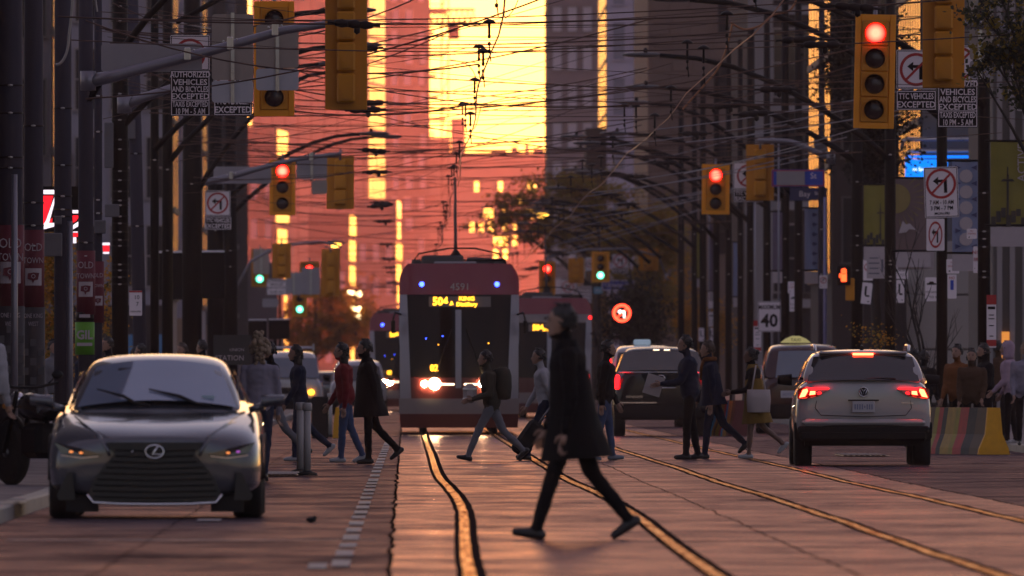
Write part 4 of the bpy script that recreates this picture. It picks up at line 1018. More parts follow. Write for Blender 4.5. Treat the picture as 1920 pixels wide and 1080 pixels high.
# red wraps, posters on the left poles
wrapr = mat('banner_red', (.12, .010, .022), .7, var=.2, scale=4)
bw = mat('banner_white', (.42, .36, .38), .7, var=.1)
dkp = mat('dark_poster', (.035, .03, .034), .75, var=.35, scale=9)
def wrap(label, i, py0, py1, s_off=0.0, wide=1.25, emblem=True):
    px, s, wpx = LP[i][0], LP[i][1], LP[i][2]; rad = wpx / s / 2 * wide
    z0, z1 = HC - (py1 - 710) / s, HC - (py0 - 710) / s
    r = thing('pole_banner', label, 'banner', ((px - 760) / s, F / s, z0)); h_ = z1 - z0
    b = MB(); b.use(wrapr, True).lathe([(rad, 0), (rad, h_)], 20); b.build('cloth', parent=r)
    if emblem:
        k = rad * 2
        text('OLD', k * .52, bw, r, (0, -rad - .012, h_ * .77), .8); text('TOWN', k * .40, bw, r, (0, -rad - .012, h_ * .60), .75)
        b = MB(); b.use(bw); vs = []
        zz0, zz1 = h_ * .28, h_ * .28 + k * .8
        for q in range(7):
            a = math.radians(-90 - 48 + 96 * q / 6); vs += [(rad * 1.02 * math.cos(a), rad * 1.02 * math.sin(a), zz0), (rad * 1.02 * math.cos(a), rad * 1.02 * math.sin(a), zz1)]
        b.add(vs, [(2 * q, 2 * q + 2, 2 * q + 3, 2 * q + 1) for q in range(6)]); b.build('emblem_panel', parent=r)
        b = MB(); b.use(wrapr); zc = (zz0 + zz1) / 2
        fl = [(-.32, .20), (.0, .26), (.34, .22), (.26, -.16), (.06, -.2), (-.02, -.38), (-.1, -.18), (-.34, -.12)]
        flat(b, fl, -rad * 1.06 - .004, 1, k * .8, 0, zc); b.build('flag_emblem', parent=r)
        b = MB(); b.use(bw); ring(b, k * .1, k * .03, -rad * 1.06 - .008, 0, zc + k * .03, 12); b.build('flag_swirl', parent=r)
    return r
wrap('Old Town banner on the pole at the very left edge', 0, 422, 574, wide=1.15)
wrap('Old Town banner on the second grey pole from the left', 1, 431, 576, wide=1.12)
wrap('Old Town banner above the green poster', 3, 470, 590)
wrap('narrow Old Town banner on the thinner grey pole', 4, 490, 605, wide=1.5)
for k, (i, py0, py1, lb) in enumerate(((0, 574, 820, 'dark patterned poster at the left edge'), (1, 576, 840, 'dark hotel poster with a pattern of squares on the second pole'))):
    px, s, wpx = LP[i][0], LP[i][1], LP[i][2]; rad = wpx / s / 2 * 1.18; z0, z1 = max(.3, HC - (py1 - 710) / s), HC - (py0 - 710) / s
    r = thing('pole_poster', lb, 'poster', ((px - 760) / s, F / s, z0)); b = MB(); b.use(dkp, True).lathe([(rad, 0), (rad, z1 - z0)], 20); b.build('sheet', parent=r)
    for q, t in enumerate(('ONE KING', 'WEST')): text(t, .085, bw, r, (0, -rad - .008, z1 - z0 - .12 - q * .11), .62)
    b = MB(); b.use(mat('poster_grey', (.09, .085, .09), .8, var=.2))
    for a in range(3):
        for c in range(9):
            if (a + c) % 2: b.box((-rad * .7 + a * rad * .7, -rad - .004, .35 + c * .13), (rad * .55, .004, .10), M=None)
    b.build('pattern', parent=r)
    if i == 1:
        t = text('HOTEL', .15, bw, r, (-rad * .75, -rad - .006, .32), .8); t.rotation_euler = (0, -math.pi / 2, 0)
# green poster
gpm = mat('poster_green', (.10, .30, .012), .6, var=.1)
px, s = LP[3][0], LP[3][1]; rad = .15; z0, z1 = HC - (665 - 710) / s, HC - (604 - 710) / s
r = thing('pole_poster', 'bright green poster reading GIL under the Old Town banner', 'poster', ((px - 760 - 2) / s, F / s, z0)); b = MB(); b.use(gpm, True).lathe([(rad, 0), (rad, z1 - z0)], 18); b.build('sheet', parent=r)
text('GIL', .19, bw, r, (0, -rad - .006, .3), .9, bold=.006); b = MB(); b.use(bw).box((0, -rad, .16), (.24, .02, .05)); b.build('white_strip', parent=r)
b = MB(); b.use(signk, True).lathe([(rad * .95, .52), (rad * .95, .66)], 16); b.build('dark_top', parent=r); b = MB(); b.use(bw).box((0, -rad, .60), (.17, .02, .05)); b.build('white_label', parent=r)
# transit stop flags
def stop_flag(label, a, s, blue_foot=False):
    p = at((a[0] + a[2]) / 2, a[3], s); w_, h_ = (a[2] - a[0]) / s, (a[3] - a[1]) / s
    r = thing('stop_flag', label, 'transit stop sign', p); plate(w_, h_, signw, r=.01).build('plate', parent=r); r.children[0].location = (0, 0, h_ / 2)
    b = MB(); b.use(signr); b.box((0, -.005, h_ * .91), (w_, .008, h_ * .18)); b.build('red_top', parent=r)
    b = MB(); b.use(signr); b.box((0, -.005, h_ * .09), (w_, .008, h_ * .12)); b.build('red_foot', parent=r)
    if blue_foot: b = MB(); b.use(blue); b.box((0, -.005, h_ * .09), (w_, .012, h_ * .05)); b.build('blue_line', parent=r)
    b = MB(); b.use(signk)
    for zf, wf in ((.76, .7), (.62, .5), (.55, .6), (.42, .5), (.22, .4)): b.box((0, -.005, h_ * zf), (w_ * wf, .003, h_ * .018))
    b.box((0, -.005, h_ * .755), (w_ * .75, .004, h_ * .05)); b.build('print', parent=r)
    b = MB(); b.use(galv).box((0, .05, -p.z / 2 + h_ * .4), (.05, .05, p.z + h_ * .6)); b.build('post', parent=r)
    return r
stop_flag('white transit stop sign with red top on the left pavement', (111, 512, 127, 652), 126, True)
stop_flag('white transit stop sign with red top at the right edge', (1850, 553, 1868, 652), 108)
stop_flag('small white transit stop sign with red top by the Maximum 40 sign', (1413, 601, 1427, 660), 72)
r, w_, h_ = sign('parking_sign', 'white hours sign with red top on a black pole at left', 243, 545, 267, 592, 106, cat='parking sign', border=None, dy=-.4)
b = MB(); b.use(signr).box((0, -.005, h_ * .46), (w_, .003, .03)); b.build('red_top', parent=r); text('10', .1, signk, r, (.02, -.005, .1)); text('7', .1, signk, r, (.03, -.005, -.02)); text('MON-FRI', .045, signk, r, (0, -.005, -.15))
# shop fascia behind the crowd
r, w_, h_ = sign('shop_sign', 'dark shop fascia lettered Union Station behind the parked sedan', 400, 628, 470, 684, 92, mat('fascia_dark', (.02, .018, .018), .5), 'shop sign', None); text('STATION', .15, bw, r, (-.05, -.006, -.17), .95); text('UNION', .09, bw, r, (.1, -.006, .0), 1)
# banners on the right poles
byel = mat('banner_yellow', (.20, .17, .025), .7, var=.3, scale=2.5); bbrn = mat('banner_dusk', (.15, .10, .10), .7, var=.3, scale=2.0); bblu = mat('banner_pale_blue', (.20, .23, .36), .7, var=.15, scale=2)
bvio = mat('banner_violet', (.13, .10, .15), .7, var=.4, scale=4); bdk = mat('banner_dark_print', (.04, .035, .03), .7, var=.2); bgold = mat('banner_gold', (.24, .18, .06), .7, var=.15)
def banner(label, a, s, m, dy=.2, foot=True):
    p = at((a[0] + a[2]) / 2, a[3], s); w_, h_ = (a[2] - a[0]) / s, (a[3] - a[1]) / s
    r = thing('street_banner', label, 'banner', (p.x, p.y + dy, p.z))
    b = MB(); b.use(m, True); vs = []
    for j in range(9):
        for i in range(7): vs.append((-w_ / 2 + w_ * i / 6, .02 * math.sin(i * 1.1 + j * .5), h_ * j / 8))
    b.add(vs, [(j * 7 + i, j * 7 + i + 1, j * 7 + i + 8, j * 7 + i + 7) for j in range(8) for i in range(6)]); b.build('cloth', parent=r)
    b = MB(); b.use(polem); b.tube([(-w_ / 2 - .1, 0, h_ + .02), (w_ / 2 + .1, 0, h_ + .02)], .02, 6); b.tube([(-w_ / 2 - .1, 0, -.02), (w_ / 2 + .1, 0, -.02)], .02, 6); b.build('rod', parent=r)['kind'] = 'stuff'
    if foot: b = MB(); b.use(bw).box((0, -.0, -.2), (w_, .01, .3)); b.build('sponsor_panel', parent=r)
    return r, w_, h_
def tower_print(r, w_, h_, cx=.15):
    b = MB(); b.use(bdk)
    b.box((w_ * cx, -.03, h_ * .33), (w_ * .06, .004, h_ * .55)); flat(b, [(-.2, .0), (.2, .0), (.13, .07), (-.13, .07)], -.032, 1, w_, w_ * cx, h_ * .52); b.box((w_ * cx, -.03, h_ * .64), (w_ * .03, .004, h_ * .12)); b.build('tower_print', parent=r)
    b = MB(); b.use(bdk); rg = random.Random(3)
    for k in range(7): b.box((-w_ * .42 + w_ * .14 * k, -.028, h_ * (.04 + .05 * (k % 3))), (w_ * .13, .003, h_ * (.08 + .1 * rg.random())))
    b.build('skyline_print', parent=r)
r, w_, h_ = banner('yellow street banner with a dark tower print, left of the sunburst banner', (1620, 347, 1659, 458), 86, byel); tower_print(r, w_, h_, .3)
r, w_, h_ = banner('yellow street banner with a dark tower print at the right edge', (1858, 266, 1925, 420), 108, byel); tower_print(r, w_, h_, -.02)
t = text('ACTIVE', .2, bw, r, (w_ * .38, -.03, h_ * .75), 1); t.rotation_euler = (0, -math.pi / 2, 0)
r, w_, h_ = banner('dusky street banner with a sunburst over snowy peaks', (1680, 335, 1746, 468), 94, bbrn)
b = MB(); b.use(bgold); flat(b, [(-.5 + .42 * math.cos(math.radians(a)) * 1, .42 * math.sin(math.radians(a))) for a in range(-90, 91, 15)], -.03, 1, w_, 0, h_ * .72)
for a in range(-80, 60, 14):
    c, s_ = math.cos(math.radians(a)), math.sin(math.radians(a)); flat(b, [(-.5 + .47 * c, .47 * s_), (-.5 + .8 * c - .015 * s_, .8 * s_ + .015 * c), (-.5 + .8 * c + .015 * s_, .8 * s_ - .015 * c)], -.031, 1, w_, 0, h_ * .72)
b.build('sunburst_print', parent=r)
b = MB(); b.use(bw); flat(b, [(-.42, .02), (-.3, .38), (-.22, .28), (-.1, .3), (.2, .0), (.05, .12), (-.12, .14), (-.2, .05)], -.03, 1, w_, 0, h_ * .22); b.build('peak_print', parent=r)
r, w_, h_ = banner('pale blue street banner with a row of diamonds and circles by the black pole', (1786, 303, 1834, 472), 103, bblu)
b = MB(); b.use(bw)
for k in range(5): flat(b, [(.26 * math.cos(math.radians(a)), .26 * math.sin(math.radians(a))) for a in range(0, 360, 30)], -.03, 1, w_, .04 * w_, h_ * (.14 + .175 * k))
b.build('circle_print', parent=r)
b = MB(); b.use(navy)
for k in range(6):
    for sx in (-1, 1): flat(b, [(sx * .42, .1), (sx * .42, -.1), (sx * .2, 0)], -.031, 1, w_, .04 * w_, h_ * (.06 + .175 * k))
b.build('diamond_print', parent=r)
r, w_, h_ = banner('pale blue street banner with dark diamonds beside the Bay street pole', (1509, 391, 1536, 505), 76, bblu)
b = MB(); b.use(navy)
for k in range(6): flat(b, [(.1, -.16), (.42, 0), (.1, .16), (.0, 0)], -.03, 1, w_, 0, h_ * (.1 + .16 * k))
b.build('diamond_print', parent=r)
banner('violet patterned street banner left of the pale blue one', (1449, 398, 1467, 506), 70, bvio); banner('far violet street banner between slim poles', (1330, 420, 1343, 545), 56, bvio); banner('far yellow street banner between slim poles', (1307, 415, 1320, 520), 54, byel); banner('far pale street banner behind the crossing men', (1375, 455, 1386, 555), 59, bblu)
for lb, a, s in (('white advertising board with print at the right edge', (1860, 428, 1925, 462), 107), ('white notice board under the yellow banner', (1626, 474, 1660, 522), 87), ('white notice board under the sunburst banner', (1684, 470, 1752, 505), 94)):
    r, w_, h_ = sign('notice_board', lb, *a, s, bw, 'notice board', None, dy=.4)
    b = MB(); b.use(mat('print_grey', (.12, .12, .16), .7))
    for k in range(4): b.box((-w_ * .1, -.005, h_ * (.3 - .2 * k)), (w_ * (.5 + .1 * (k % 2)), .002, h_ * .05))
    b.box((w_ * .36, -.005, 0), (w_ * .12, .002, h_ * .5)); b.build('print', parent=r)
# ---------------------------------------------------------------- trams
tred = mat('tram_red', (.19, .005, .015), .2, var=.08, coat=.25, scale=.8)
tmaroon = mat('tram_maroon', (.075, .012, .012), .35, var=.15)
tgrey = mat('tram_grey', (.20, .17, .17), .35, var=.1)
tblack = mat('tram_glass', (.010, .006, .005), .06, var=.1, spec=.15)
tsil = mat('tram_silver', (.26, .25, .28), .35, .3, var=.1)
amber = mat('amber_led', (1, .5, .05), .4, var=0, emit=3.2, ecol=(1, .44, .02))
blueL = mat('blue_marker', (.1, .2, 1), .4, var=0, emit=9, ecol=(.03, .065, 1))
headL = mat('headlight_white', (1, .9, .7), .3, var=0, emit=260, ecol=(1, .74, .36))
barL = mat('light_bar', (1, .9, .8), .3, var=0, emit=2.6, ecol=(1, .72, .46))
redL = mat('tail_red', (1, .05, .03), .4, var=0, emit=7, ecol=(1, .006, .006))
dsign = mat('sign_window', (.10, .08, .07), .3, var=.15)
ampL = mat('amber_signal', (1, .4, .03), .4, var=0, emit=5, ecol=(1, .36, .02))
def tram(label, px, s, number, route, dest1, dest2, band=False, lights=True, dest_sub=''):
    r = thing('tram', label, 'tram', ((px - 760) / s, F / s, 0))
    W = 1.27
    def yof(x, z):
        lean = .0 if z < 1.1 else .42 * ((z - 1.1) / 2.5) ** 1.6
        return .42 * abs(x / W) ** 2.6 + lean + (.12 * ((1.0 - z) / 1.0) ** 2 if z < 1.0 else 0)
    def wid(z):
        if z > 3.2: return W * (1 - .15 * ((z - 3.2) / .45) ** 2.4)
        if z < .6: return W * (.97 + .03 * z / .6)
        return W
    def patch(name, m, x0, x1, z0, z1, off=0.0, nx=14, nz=8, par=None, fx=None):
        b = MB(); b.use(m, True); vs = []
        for j in range(nz + 1):
            z = z0 + (z1 - z0) * j / nz; k = wid(z) / W
            a, c = (x0, x1) if fx is None else fx(z)
            for i in range(nx + 1):
                x = (a + (c - a) * i / nx) * k; vs.append((x, yof(x, z) - off, z))
        n = nx + 1
        b.add(vs, [(j * n + i, j * n + i + 1, j * n + n + i + 1, j * n + n + i) for j in range(nz) for i in range(nx)])
        return b.build(name, parent=par or r)
    zb = 3.10 if not band else 3.18
    patch('skirt', tmaroon, -W, W, .16, .45, nz=3)
    patch('bumper', tgrey, -W, W, .453, .78, .015, nz=4)
    patch('nose', tmaroon, -W, W, .783, 1.22, nz=5)
    patch('windscreen', tblack, -W * .9, W * .9, 1.223, 2.98 if not band else 2.9, .004, nz=14)
    if band: patch('number_band', tgrey, -W, W, 2.9, 3.15, .01, nz=3)
    patch('roof_dome', tred, -W, W, 2.983 if not band else 3.153, 3.64, .006, nz=9)
    # silver side pillars sweeping down each side of the windscreen
    for sg in (-1, 1):
        patch('side_pillar', tsil, 0, 0, .78, 2.98, .018, nx=3, nz=16, fx=lambda z: (sg * (W * .99 if z < 2.0 else W), sg * (W * (.80 + .07 * (z - .8) / 2.2))))
        patch('pillar_edge', tblack, 0, 0, .9, 2.98, .012, nx=2, nz=12, fx=lambda z: (sg * W, sg * W * 1.0 - sg * .05))
    patch('reflection_strip', tsil, -.08, .045, 1.0, 2.66, .02, nx=2, nz=8)  # silver strip stands in for an upright reflection on the glass
    # car body behind the mask
    b = MB(); b.use(tred); L_ = 29
    prof = [(-W, .3), (-W, 3.1), (-1.12, 3.45), (-.9, 3.6), (.9, 3.6), (1.12, 3.45), (W, 3.1), (W, .3)]
    b.prism([(x * .992, z) for x, z in prof], .95, L_); b.build('body', parent=r)
    b = MB(); b.use(tblack)
    for k in range(6): b.box((0, 3.2 + k * 4.6, 2.0), (W * 2 + .01, 3.6, 1.3))
    b.build('side_window', parent=r)['kind'] = 'stuff'
    b = MB(); b.use(tgrey).box((0, 15, .62), (W * 2 + .012, 27, .3)); b.build('side_band', parent=r)
    b = MB(); b.use(polem)
    for k in range(4):
        for sx in (-1, 1): b.box((sx * .75, 2.4 + k * 6.5, .25), (.14, 1.8, .5), .1)
    b.build('bogie', parent=r)['kind'] = 'stuff'
    # roof gear
    b = MB(); b.use(polem)
    b.tube([(-1.0, 2, 3.66), (-.85, 1.8, 3.86), (-.2, 1.6, 3.97), (.35, 1.6, 3.97), (.85, 1.8, 3.86), (1.0, 2, 3.66)], .018, 6)
    b.tube([(-1.0, 2, 3.72), (1.0, 2, 3.72)], .02, 6); b.build('roof_rail', parent=r)
    for bx, bw2, bh, by in ((-.35, .9, .2, 2.4), (.45, .55, .16, 3.0), (-.85, .3, .12, 2.6), (.85, .3, .14, 2.7)):
        b = MB(); b.use(lampm).box((bx, by, 3.62 + bh / 2), (bw2, 1.4, bh), .03); b.build('roof_equipment', parent=r)
    b = MB(); b.use(tsil); b.box((-.08, 1.5, 3.66), (.9, .3, .06), .02)
    b.build('roof_hatch', parent=r)
    b = MB(); b.use(polem, True); b.tube([(-.06, 5.0, 3.7), (-.06, 6.2, 4.1), (-.06, 9.8, 5.55)], [.05, .035, .025], 8); b.lathe([(.14, 3.6), (.12, 3.85), (.05, 3.95)], 10, M=T(-.06, 5, 0)); b.build('trolley_pole', parent=r)
    # destination display
    zs = 2.83 if not band else 2.74
    dp = MB(); dp.use(dsign); vs = []
    for j in range(2):
        for i in range(9):
            x = -.64 + 1.31 * i / 8; z = zs - .11 + .22 * j; vs.append((x, yof(x, z) - .016, z))
    dp.add(vs, [(i, i + 1, i + 10, i + 9) for i in range(8)]); dp = dp.build('destination_display', parent=r)
    text(route, .235, amber, dp, (-.40 if dest_sub else -.36, yof(.4, zs) - .035, zs), .92, bold=.008)
    if dest_sub: text(dest_sub, .14, amber, dp, (-.16, yof(.2, zs) - .03, zs - .05), 1, bold=.006)
    text(dest1, .115, amber, dp, (.16, yof(.1, zs) - .035, zs + .062), 1.2, bold=.004); text(dest2, .115, amber, dp, (.16, yof(0, zs - .11) - .045, zs - .058), 1.05, bold=.004)
    if not band: text(number, .21, mat('number_grey', (.4, .36, .36), .5), r, (.02, yof(.25, 3.15) - .03, 3.14), 1.0)
    else: text(number, .19, signk, r, (.0, yof(.25, 3.0) - .03, 3.02), 1.0)
    if lights:
        text('02', .19, amber, r, (-.53, yof(.53, 1.42) - .02, 1.42), .9, bold=.006)
        for x in (-.79, .80): b = MB(); b.use(blueL, True).ball((x, yof(x, 3.2) - .01, 3.2), .055, 10); b.build('marker_light', parent=r)
        for x, R in ((-.74, .065), (-.52, .12), (.50, .085)):
            b = MB(); b.use(headL, True).lathe([(R, 0), (R * .8, .03), (.001, .045)], 14, M=T(x, yof(x, 1.09) - .012, 1.09) @ FRONT); b.build('headlight', parent=r)
        for x0, x1 in ((-.39, -.10), (.10, .40)):
            b = MB(); b.use(barL).box(((x0 + x1) / 2, yof((x0 + x1) / 2, 1.08) - .02, 1.08), (x1 - x0, .03, .04), .01); b.build('light_bar', parent=r)
    else:
        for sx in (-1, 1):
            b = MB(); b.use(redL).box((sx * 1.12, yof(1.12, 1.2) - .02, 1.2), (.1, .04, .22), .02); b.build('tail_light', parent=r)
            b = MB(); b.use(redL, True).ball((sx * 1.22, yof(1.22, 3.05), 3.05), .05, 8); b.build('marker_light', parent=r)
    for sx in (-1, 1):
        b = MB(); b.use(polem, True); b.tube([(sx * 1.2, .6, 2.55), (sx * 1.36, .4, 2.6), (sx * 1.4, .35, 2.45)], .02, 6); b.box((sx * 1.40, .36, 2.3), (.09, .1, .28), .02); b.build('mirror', parent=r)
        b = MB(); b.use(polem, True); b.tube([(sx * .5, yof(.5, 1.3) - .03, 1.3), (sx * .15, yof(.15, 2.2) - .03, 2.25)], .014, 5); b.build('wiper', parent=r)
    if lights:                              # small glowing dots set on the windscreen
        for x, z, m_ in ((-.70, 2.05, blueL), (-.35, 2.10, blueL), (-.44, 1.92, ampL), (.62, 1.95, ampL)):
            b = MB(); b.use(m_, True).ball((x, yof(x, z) - .012, z), (.011, .008, .014), 6); b.build('glow_dot', parent=r)
    return r
tram('red tram numbered 4591 with headlights on, coming down the middle of the street', 861, 88.6, '4591', '504', 'KING', 'Distillery', dest_sub='A')
tram('red tram numbered 4506 seen from behind, right of the 4591 tram', 1031, 62, '4506', '504', 'KING', 'SHORT TURN', band=True, lights=False)
tram('third red tram mostly hidden behind the 4591 tram on its left', 757, 50.5, '4571', '504', 'KING', 'Dufferin')
# ---------------------------------------------------------------- vehicles
def subsurf(me, lv=1):
    o = bpy.data.objects.new('shape', me); C.objects.link(o); md = o.modifiers.new('s', 'SUBSURF'); md.levels = lv; md.render_levels = lv
    dg = bpy.context.evaluated_depsgraph_get(); dg.update(); m2 = bpy.data.meshes.new_from_object(o.evaluated_get(dg))
    bpy.data.objects.remove(o); m2.name = me.name
    for p in m2.polygons: p.use_smooth = True
    return m2
def shell(name, stations, m, parent, lv=2):
    """stations: (y, [(x, z) from the sill up to the middle of the roof]) mirrored in x"""
    rings = []
    for y, pr in stations:
        yy = y if isinstance(y, (list, tuple)) else [y] * len(pr)
        rings.append([(-x, yy[i], z) for i, (x, z) in enumerate(pr)] + [(x, yy[len(pr) - 1 - i], z) for i, (x, z) in enumerate(reversed(pr)) if x > 1e-6])
    b = MB(); b.use(m, True); b.loft(rings, closed=True, cap=True)
    return link(name, subsurf(b.mesh(name), lv), parent)
paint_g = mat('grey_metallic_paint', (.064, .067, .082), .22, .3, var=.06, scale=1, coat=1.0)
paint_w = mat('white_car_paint', (.40, .375, .385), .25, var=.05, scale=1, coat=.9)
paint_k = mat('black_car_paint', (.007, .006, .008), .22, var=.1, scale=1, coat=.25, spec=.35)
paint_r = mat('dark_red_paint', (.035, .005, .007), .2, var=.1, scale=1, coat=.3)
carglass = mat('car_glass', (.012, .014, .018), .04, var=0, spec=.9, coat=.5)
trim = mat('black_trim', (.009, .008, .009), .55, var=.2, spec=.2)
chrome_c = mat('chrome', (.75, .75, .78), .12, 1.0, var=0)
tyre = mat('tyre_rubber', (.010, .010, .010), .8, var=.2, scale=20)
rim_m = mat('alloy_rim', (.12, .12, .125), .35, .9, var=.1)
mesh_m = mat('grille_black', (.006, .006, .007), .4, var=.2)
lampg = mat('lamp_glass', (.02, .02, .024), .06, var=0, coat=1)
glint_amb = mat('amber_glint', (1, .3, .06), .3, var=0, emit=.9, ecol=(1, .30, .08)); glint_vio = mat('violet_glint', (.4, .1, .6), .3, var=0, emit=.45, ecol=(.6, .12, .7))  # headlamp glints put in as faintly glowing beads
tail_hot = mat('tail_hot', (1, .3, .12), .4, var=0, emit=14, ecol=(1, .060, .022)); tail_r = mat('tail_glow', (.9, .02, .02), .3, var=0, emit=6, ecol=(1, .004, .006)); tail_off = mat('tail_glass', (.16, .006, .008), .12, var=.1, coat=.8)
def wheel(parent, x, y, R=.33, w_=.22):
    b = MB(); b.use(tyre, True); M_ = T(x, y, R) @ ry(math.pi / 2)
    b.lathe([(R * .66, -w_ / 2), (R * .93, -w_ / 2), (R, -w_ * .36), (R * 1.0, w_ * .36), (R * .93, w_ / 2), (R * .66, w_ / 2)], 28, M=M_); wo = b.build('tyre', parent=parent)
    b = MB(); b.use(rim_m, True); sg = 1 if x > 0 else -1
    b.lathe([(R * .66, -w_ * .42), (R * .6, -w_ * .2), (R * .6, w_ * .2), (R * .66, w_ * .42)], 24, M=M_, cap=False)
    for k in range(5): b.box((0, 0, 0), (R * .16, R * 1.2, .03), M=M_ @ T(0, 0, sg * w_ * .36) @ rz_(k * math.pi / 5))
    b.build('rim', parent=wo)
    b = MB(); b.use(trim); b.lathe([(.001, 0), (R * .6, 0)], 20, M=M_); b.build('brake_shield', parent=wo)
    return wo
def quadpatch(name, pts, m, parent, n=8, k=4, bulge=0.0, by=None):
    """four corners (a b c d, a-b bottom, d-c top) as a gently curved plate"""
    a, b_, c, d = [Vector(p) for p in pts]; vs = []; nrm = (b_ - a).cross(d - a).normalized()
    for j in range(k + 1):
        for i in range(n + 1):
            u, v = i / n, j / k; p = a.lerp(b_, u).lerp(d.lerp(c, u), v)
            p = p + nrm * bulge * (1 - (2 * u - 1) ** 2) + (Vector((0, by * (2 * u - 1) ** 2, 0)) if by else Vector())
            vs.append(p)
    q = MB(); q.use(m, True); q.add(vs, [(j * (n + 1) + i, j * (n + 1) + i + 1, (j + 1) * (n + 1) + i + 1, (j + 1) * (n + 1) + i) for j in range(k) for i in range(n)])
    return q.build(name, parent=parent)
def polyplate(b, pts, y, cap=.02):
    b.prism([(x, z) for x, z in pts], y, y + cap)

# --- grey sedan parked at the left kerb, nose to the camera
def sedan():
    s = 219; r = thing('parked_sedan', 'grey sedan with a wide spindle grille parked at the left kerb, nose towards us', 'car', ((290 - 760) / s, F / s, 0))
    st = [
        (-.02, [(.50, .20), (.56, .34), (.56, .48), (.52, .60), (.42, .66), (.2, .685), (0, .69)]),
        (.02, [(.70, .17), (.76, .32), (.77, .48), (.74, .60), (.56, .68), (.3, .705), (0, .71)]),
        (.15, [(.82, .15), (.88, .31), (.885, .49), (.86, .64), (.68, .735), (.36, .76), (0, .755)]),
        (.42, [(.87, .14), (.918, .33), (.92, .53), (.895, .72), (.73, .80), (.40, .82), (0, .81)]),
        (.95, [(.88, .15), (.92, .35), (.92, .58), (.90, .81), (.75, .865), (.43, .885), (0, .875)]),
        (1.45, [(.88, .16), (.915, .38), (.915, .64), (.895, .885), (.76, .93), (.45, .945), (0, .94)]),
        (2.6, [(.88, .16), (.915, .4), (.92, .68), (.895, .93), (.78, .955), (.45, .96), (0, .96)]),
        (3.9, [(.88, .18), (.92, .42), (.92, .72), (.89, .97), (.74, 1.01), (.45, 1.03), (0, 1.03)]),
        (4.5, [(.82, .24), (.88, .45), (.88, .72), (.84, .95), (.7, 1.02), (.42, 1.05), (0, 1.05)]),
        (4.66, [(.7, .3), (.8, .5), (.8, .72), (.74, .88), (.6, .94), (.35, .96), (0, .96)]),
    ]
    body = shell('body', st, paint_g, r, 2)
    cab = [
        (1.25, [(.70, .88), (.70, .90), (.66, .91), (.4, .93), (0, .935)]),
        (1.5, [(.75, .88), (.735, .96), (.70, .99), (.42, 1.02), (0, 1.03)]),
        (1.95, [(.78, .9), (.67, 1.16), (.615, 1.225), (.40, 1.265), (0, 1.28)]),
        (2.3, [(.79, .92), (.62, 1.26), (.575, 1.345), (.40, 1.39), (0, 1.40)]),
        (2.9, [(.79, .92), (.62, 1.29), (.57, 1.37), (.40, 1.42), (0, 1.43)]),
        (3.5, [(.78, .94), (.62, 1.24), (.54, 1.33), (.33, 1.375), (0, 1.39)]),
        (4.2, [(.72, .96), (.64, 1.04), (.58, 1.07), (.35, 1.09), (0, 1.10)]),
    ]
    shell('roof', cab, paint_g, r, 2)
    ws = quadpatch('windscreen', [(-.685, 1.33, .955), (.685, 1.33, .955), (.535, 2.16, 1.305), (-.535, 2.16, 1.305)], mat('screen_glass', (.16, .20, .29), .05, .3, var=.12, scale=1.5, coat=.6), r, 12, 6, .065)  # pale blue of the reflected sky put into the glass colour
    for sg in (-1, 1):
        quadpatch('side_window', [(sg * .775, 1.75, .975), (sg * .79, 3.3, 1.0), (sg * .645, 3.1, 1.29), (sg * .675, 2.2, 1.255)], carglass, r, 6, 3, .012 * -sg)
        b = MB(); b.use(paint_g, True); b.tube([(sg * .80, 1.62, .93), (sg * .92, 1.58, .965)], [.03, .035], 8)
        b.loft([[(sg * (.90 + t * .20), 1.55 + .07 * math.cos(a), 1.0 + .02 * t + (.062 - .018 * t) * math.sin(a)) for a in [k * math.pi / 5 for k in range(10)]] for t in (0, .3, .7, 1.0)]); mr = b.build('mirror', parent=r)
        b = MB(); b.use(trim).box((sg * 1.0, 1.625, 1.005), (.17, .01, .09), .02); b.build('mirror_glass', parent=mr)
        # headlamp: a slit rising outwards, a lower lip of paint below it
        hl = [(.455, .552), (.60, .535), (.80, .560), (.862, .655), (.79, .640), (.62, .600)]
        yf = lambda x: -.045 + .33 * max(0, (x - .42)) ** 1.8
        def curved(pts, off): return [(sg * x, yf(x) - off, z) for x, z in pts]
        b = MB(); b.use(lampg); P = curved(hl, .012); Q = [(x, y + .06, z) for x, y, z in P]; n = len(P)
        b.add(P + Q, [tuple(range(n))] + [(i, (i + 1) % n, n + (i + 1) % n, n + i) for i in range(n)]); lamp = b.build('headlight', parent=r)
        for k, (x, z, m_) in enumerate(((.63, .565, glint_amb), (.715, .575, glint_amb if sg < 0 else glint_vio))):
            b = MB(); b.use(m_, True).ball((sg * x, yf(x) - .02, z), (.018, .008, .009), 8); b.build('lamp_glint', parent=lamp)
        b = MB(); b.use(chrome_c); P = [(sg * x, yf(x) - .016, z) for x, z in ((.48, .54), (.62, .525), (.80, .548), (.80, .540), (.62, .515), (.48, .532))]; b.add(P, [tuple(range(6))]); b.build('lamp_lip', parent=lamp)
        # side air intake and blade
        b = MB(); b.use(mesh_m); P = [(sg * x, yf(x) - .02, z) for x, z in ((.70, .40), (.745, .40), (.84, .20), (.82, .16), (.68, .16))]; b.add(P, [tuple(range(5))]); b.build('air_intake', parent=r)
        # crease running from the bonnet down beside the grille
        b = MB(); b.use(paint_g, True); b.tube([(sg * .70, .85, .875), (sg * .60, .40, .80), (sg * .47, .05, .70), (sg * .405, -.05, .60), (sg * .385, -.06, .54)], [.006, .012, .018, .02, .012], 8); b.build('crease', parent=r)
    # spindle grille: wide top, waist, wide foot
    sp = [(-.41, .655), (.41, .655), (.39, .61), (.345, .555), (.42, .47), (.52, .34), (.565, .22), (.52, .145), (-.52, .145), (-.565, .22), (-.52, .34), (-.42, .47), (-.345, .555), (-.39, .61)]
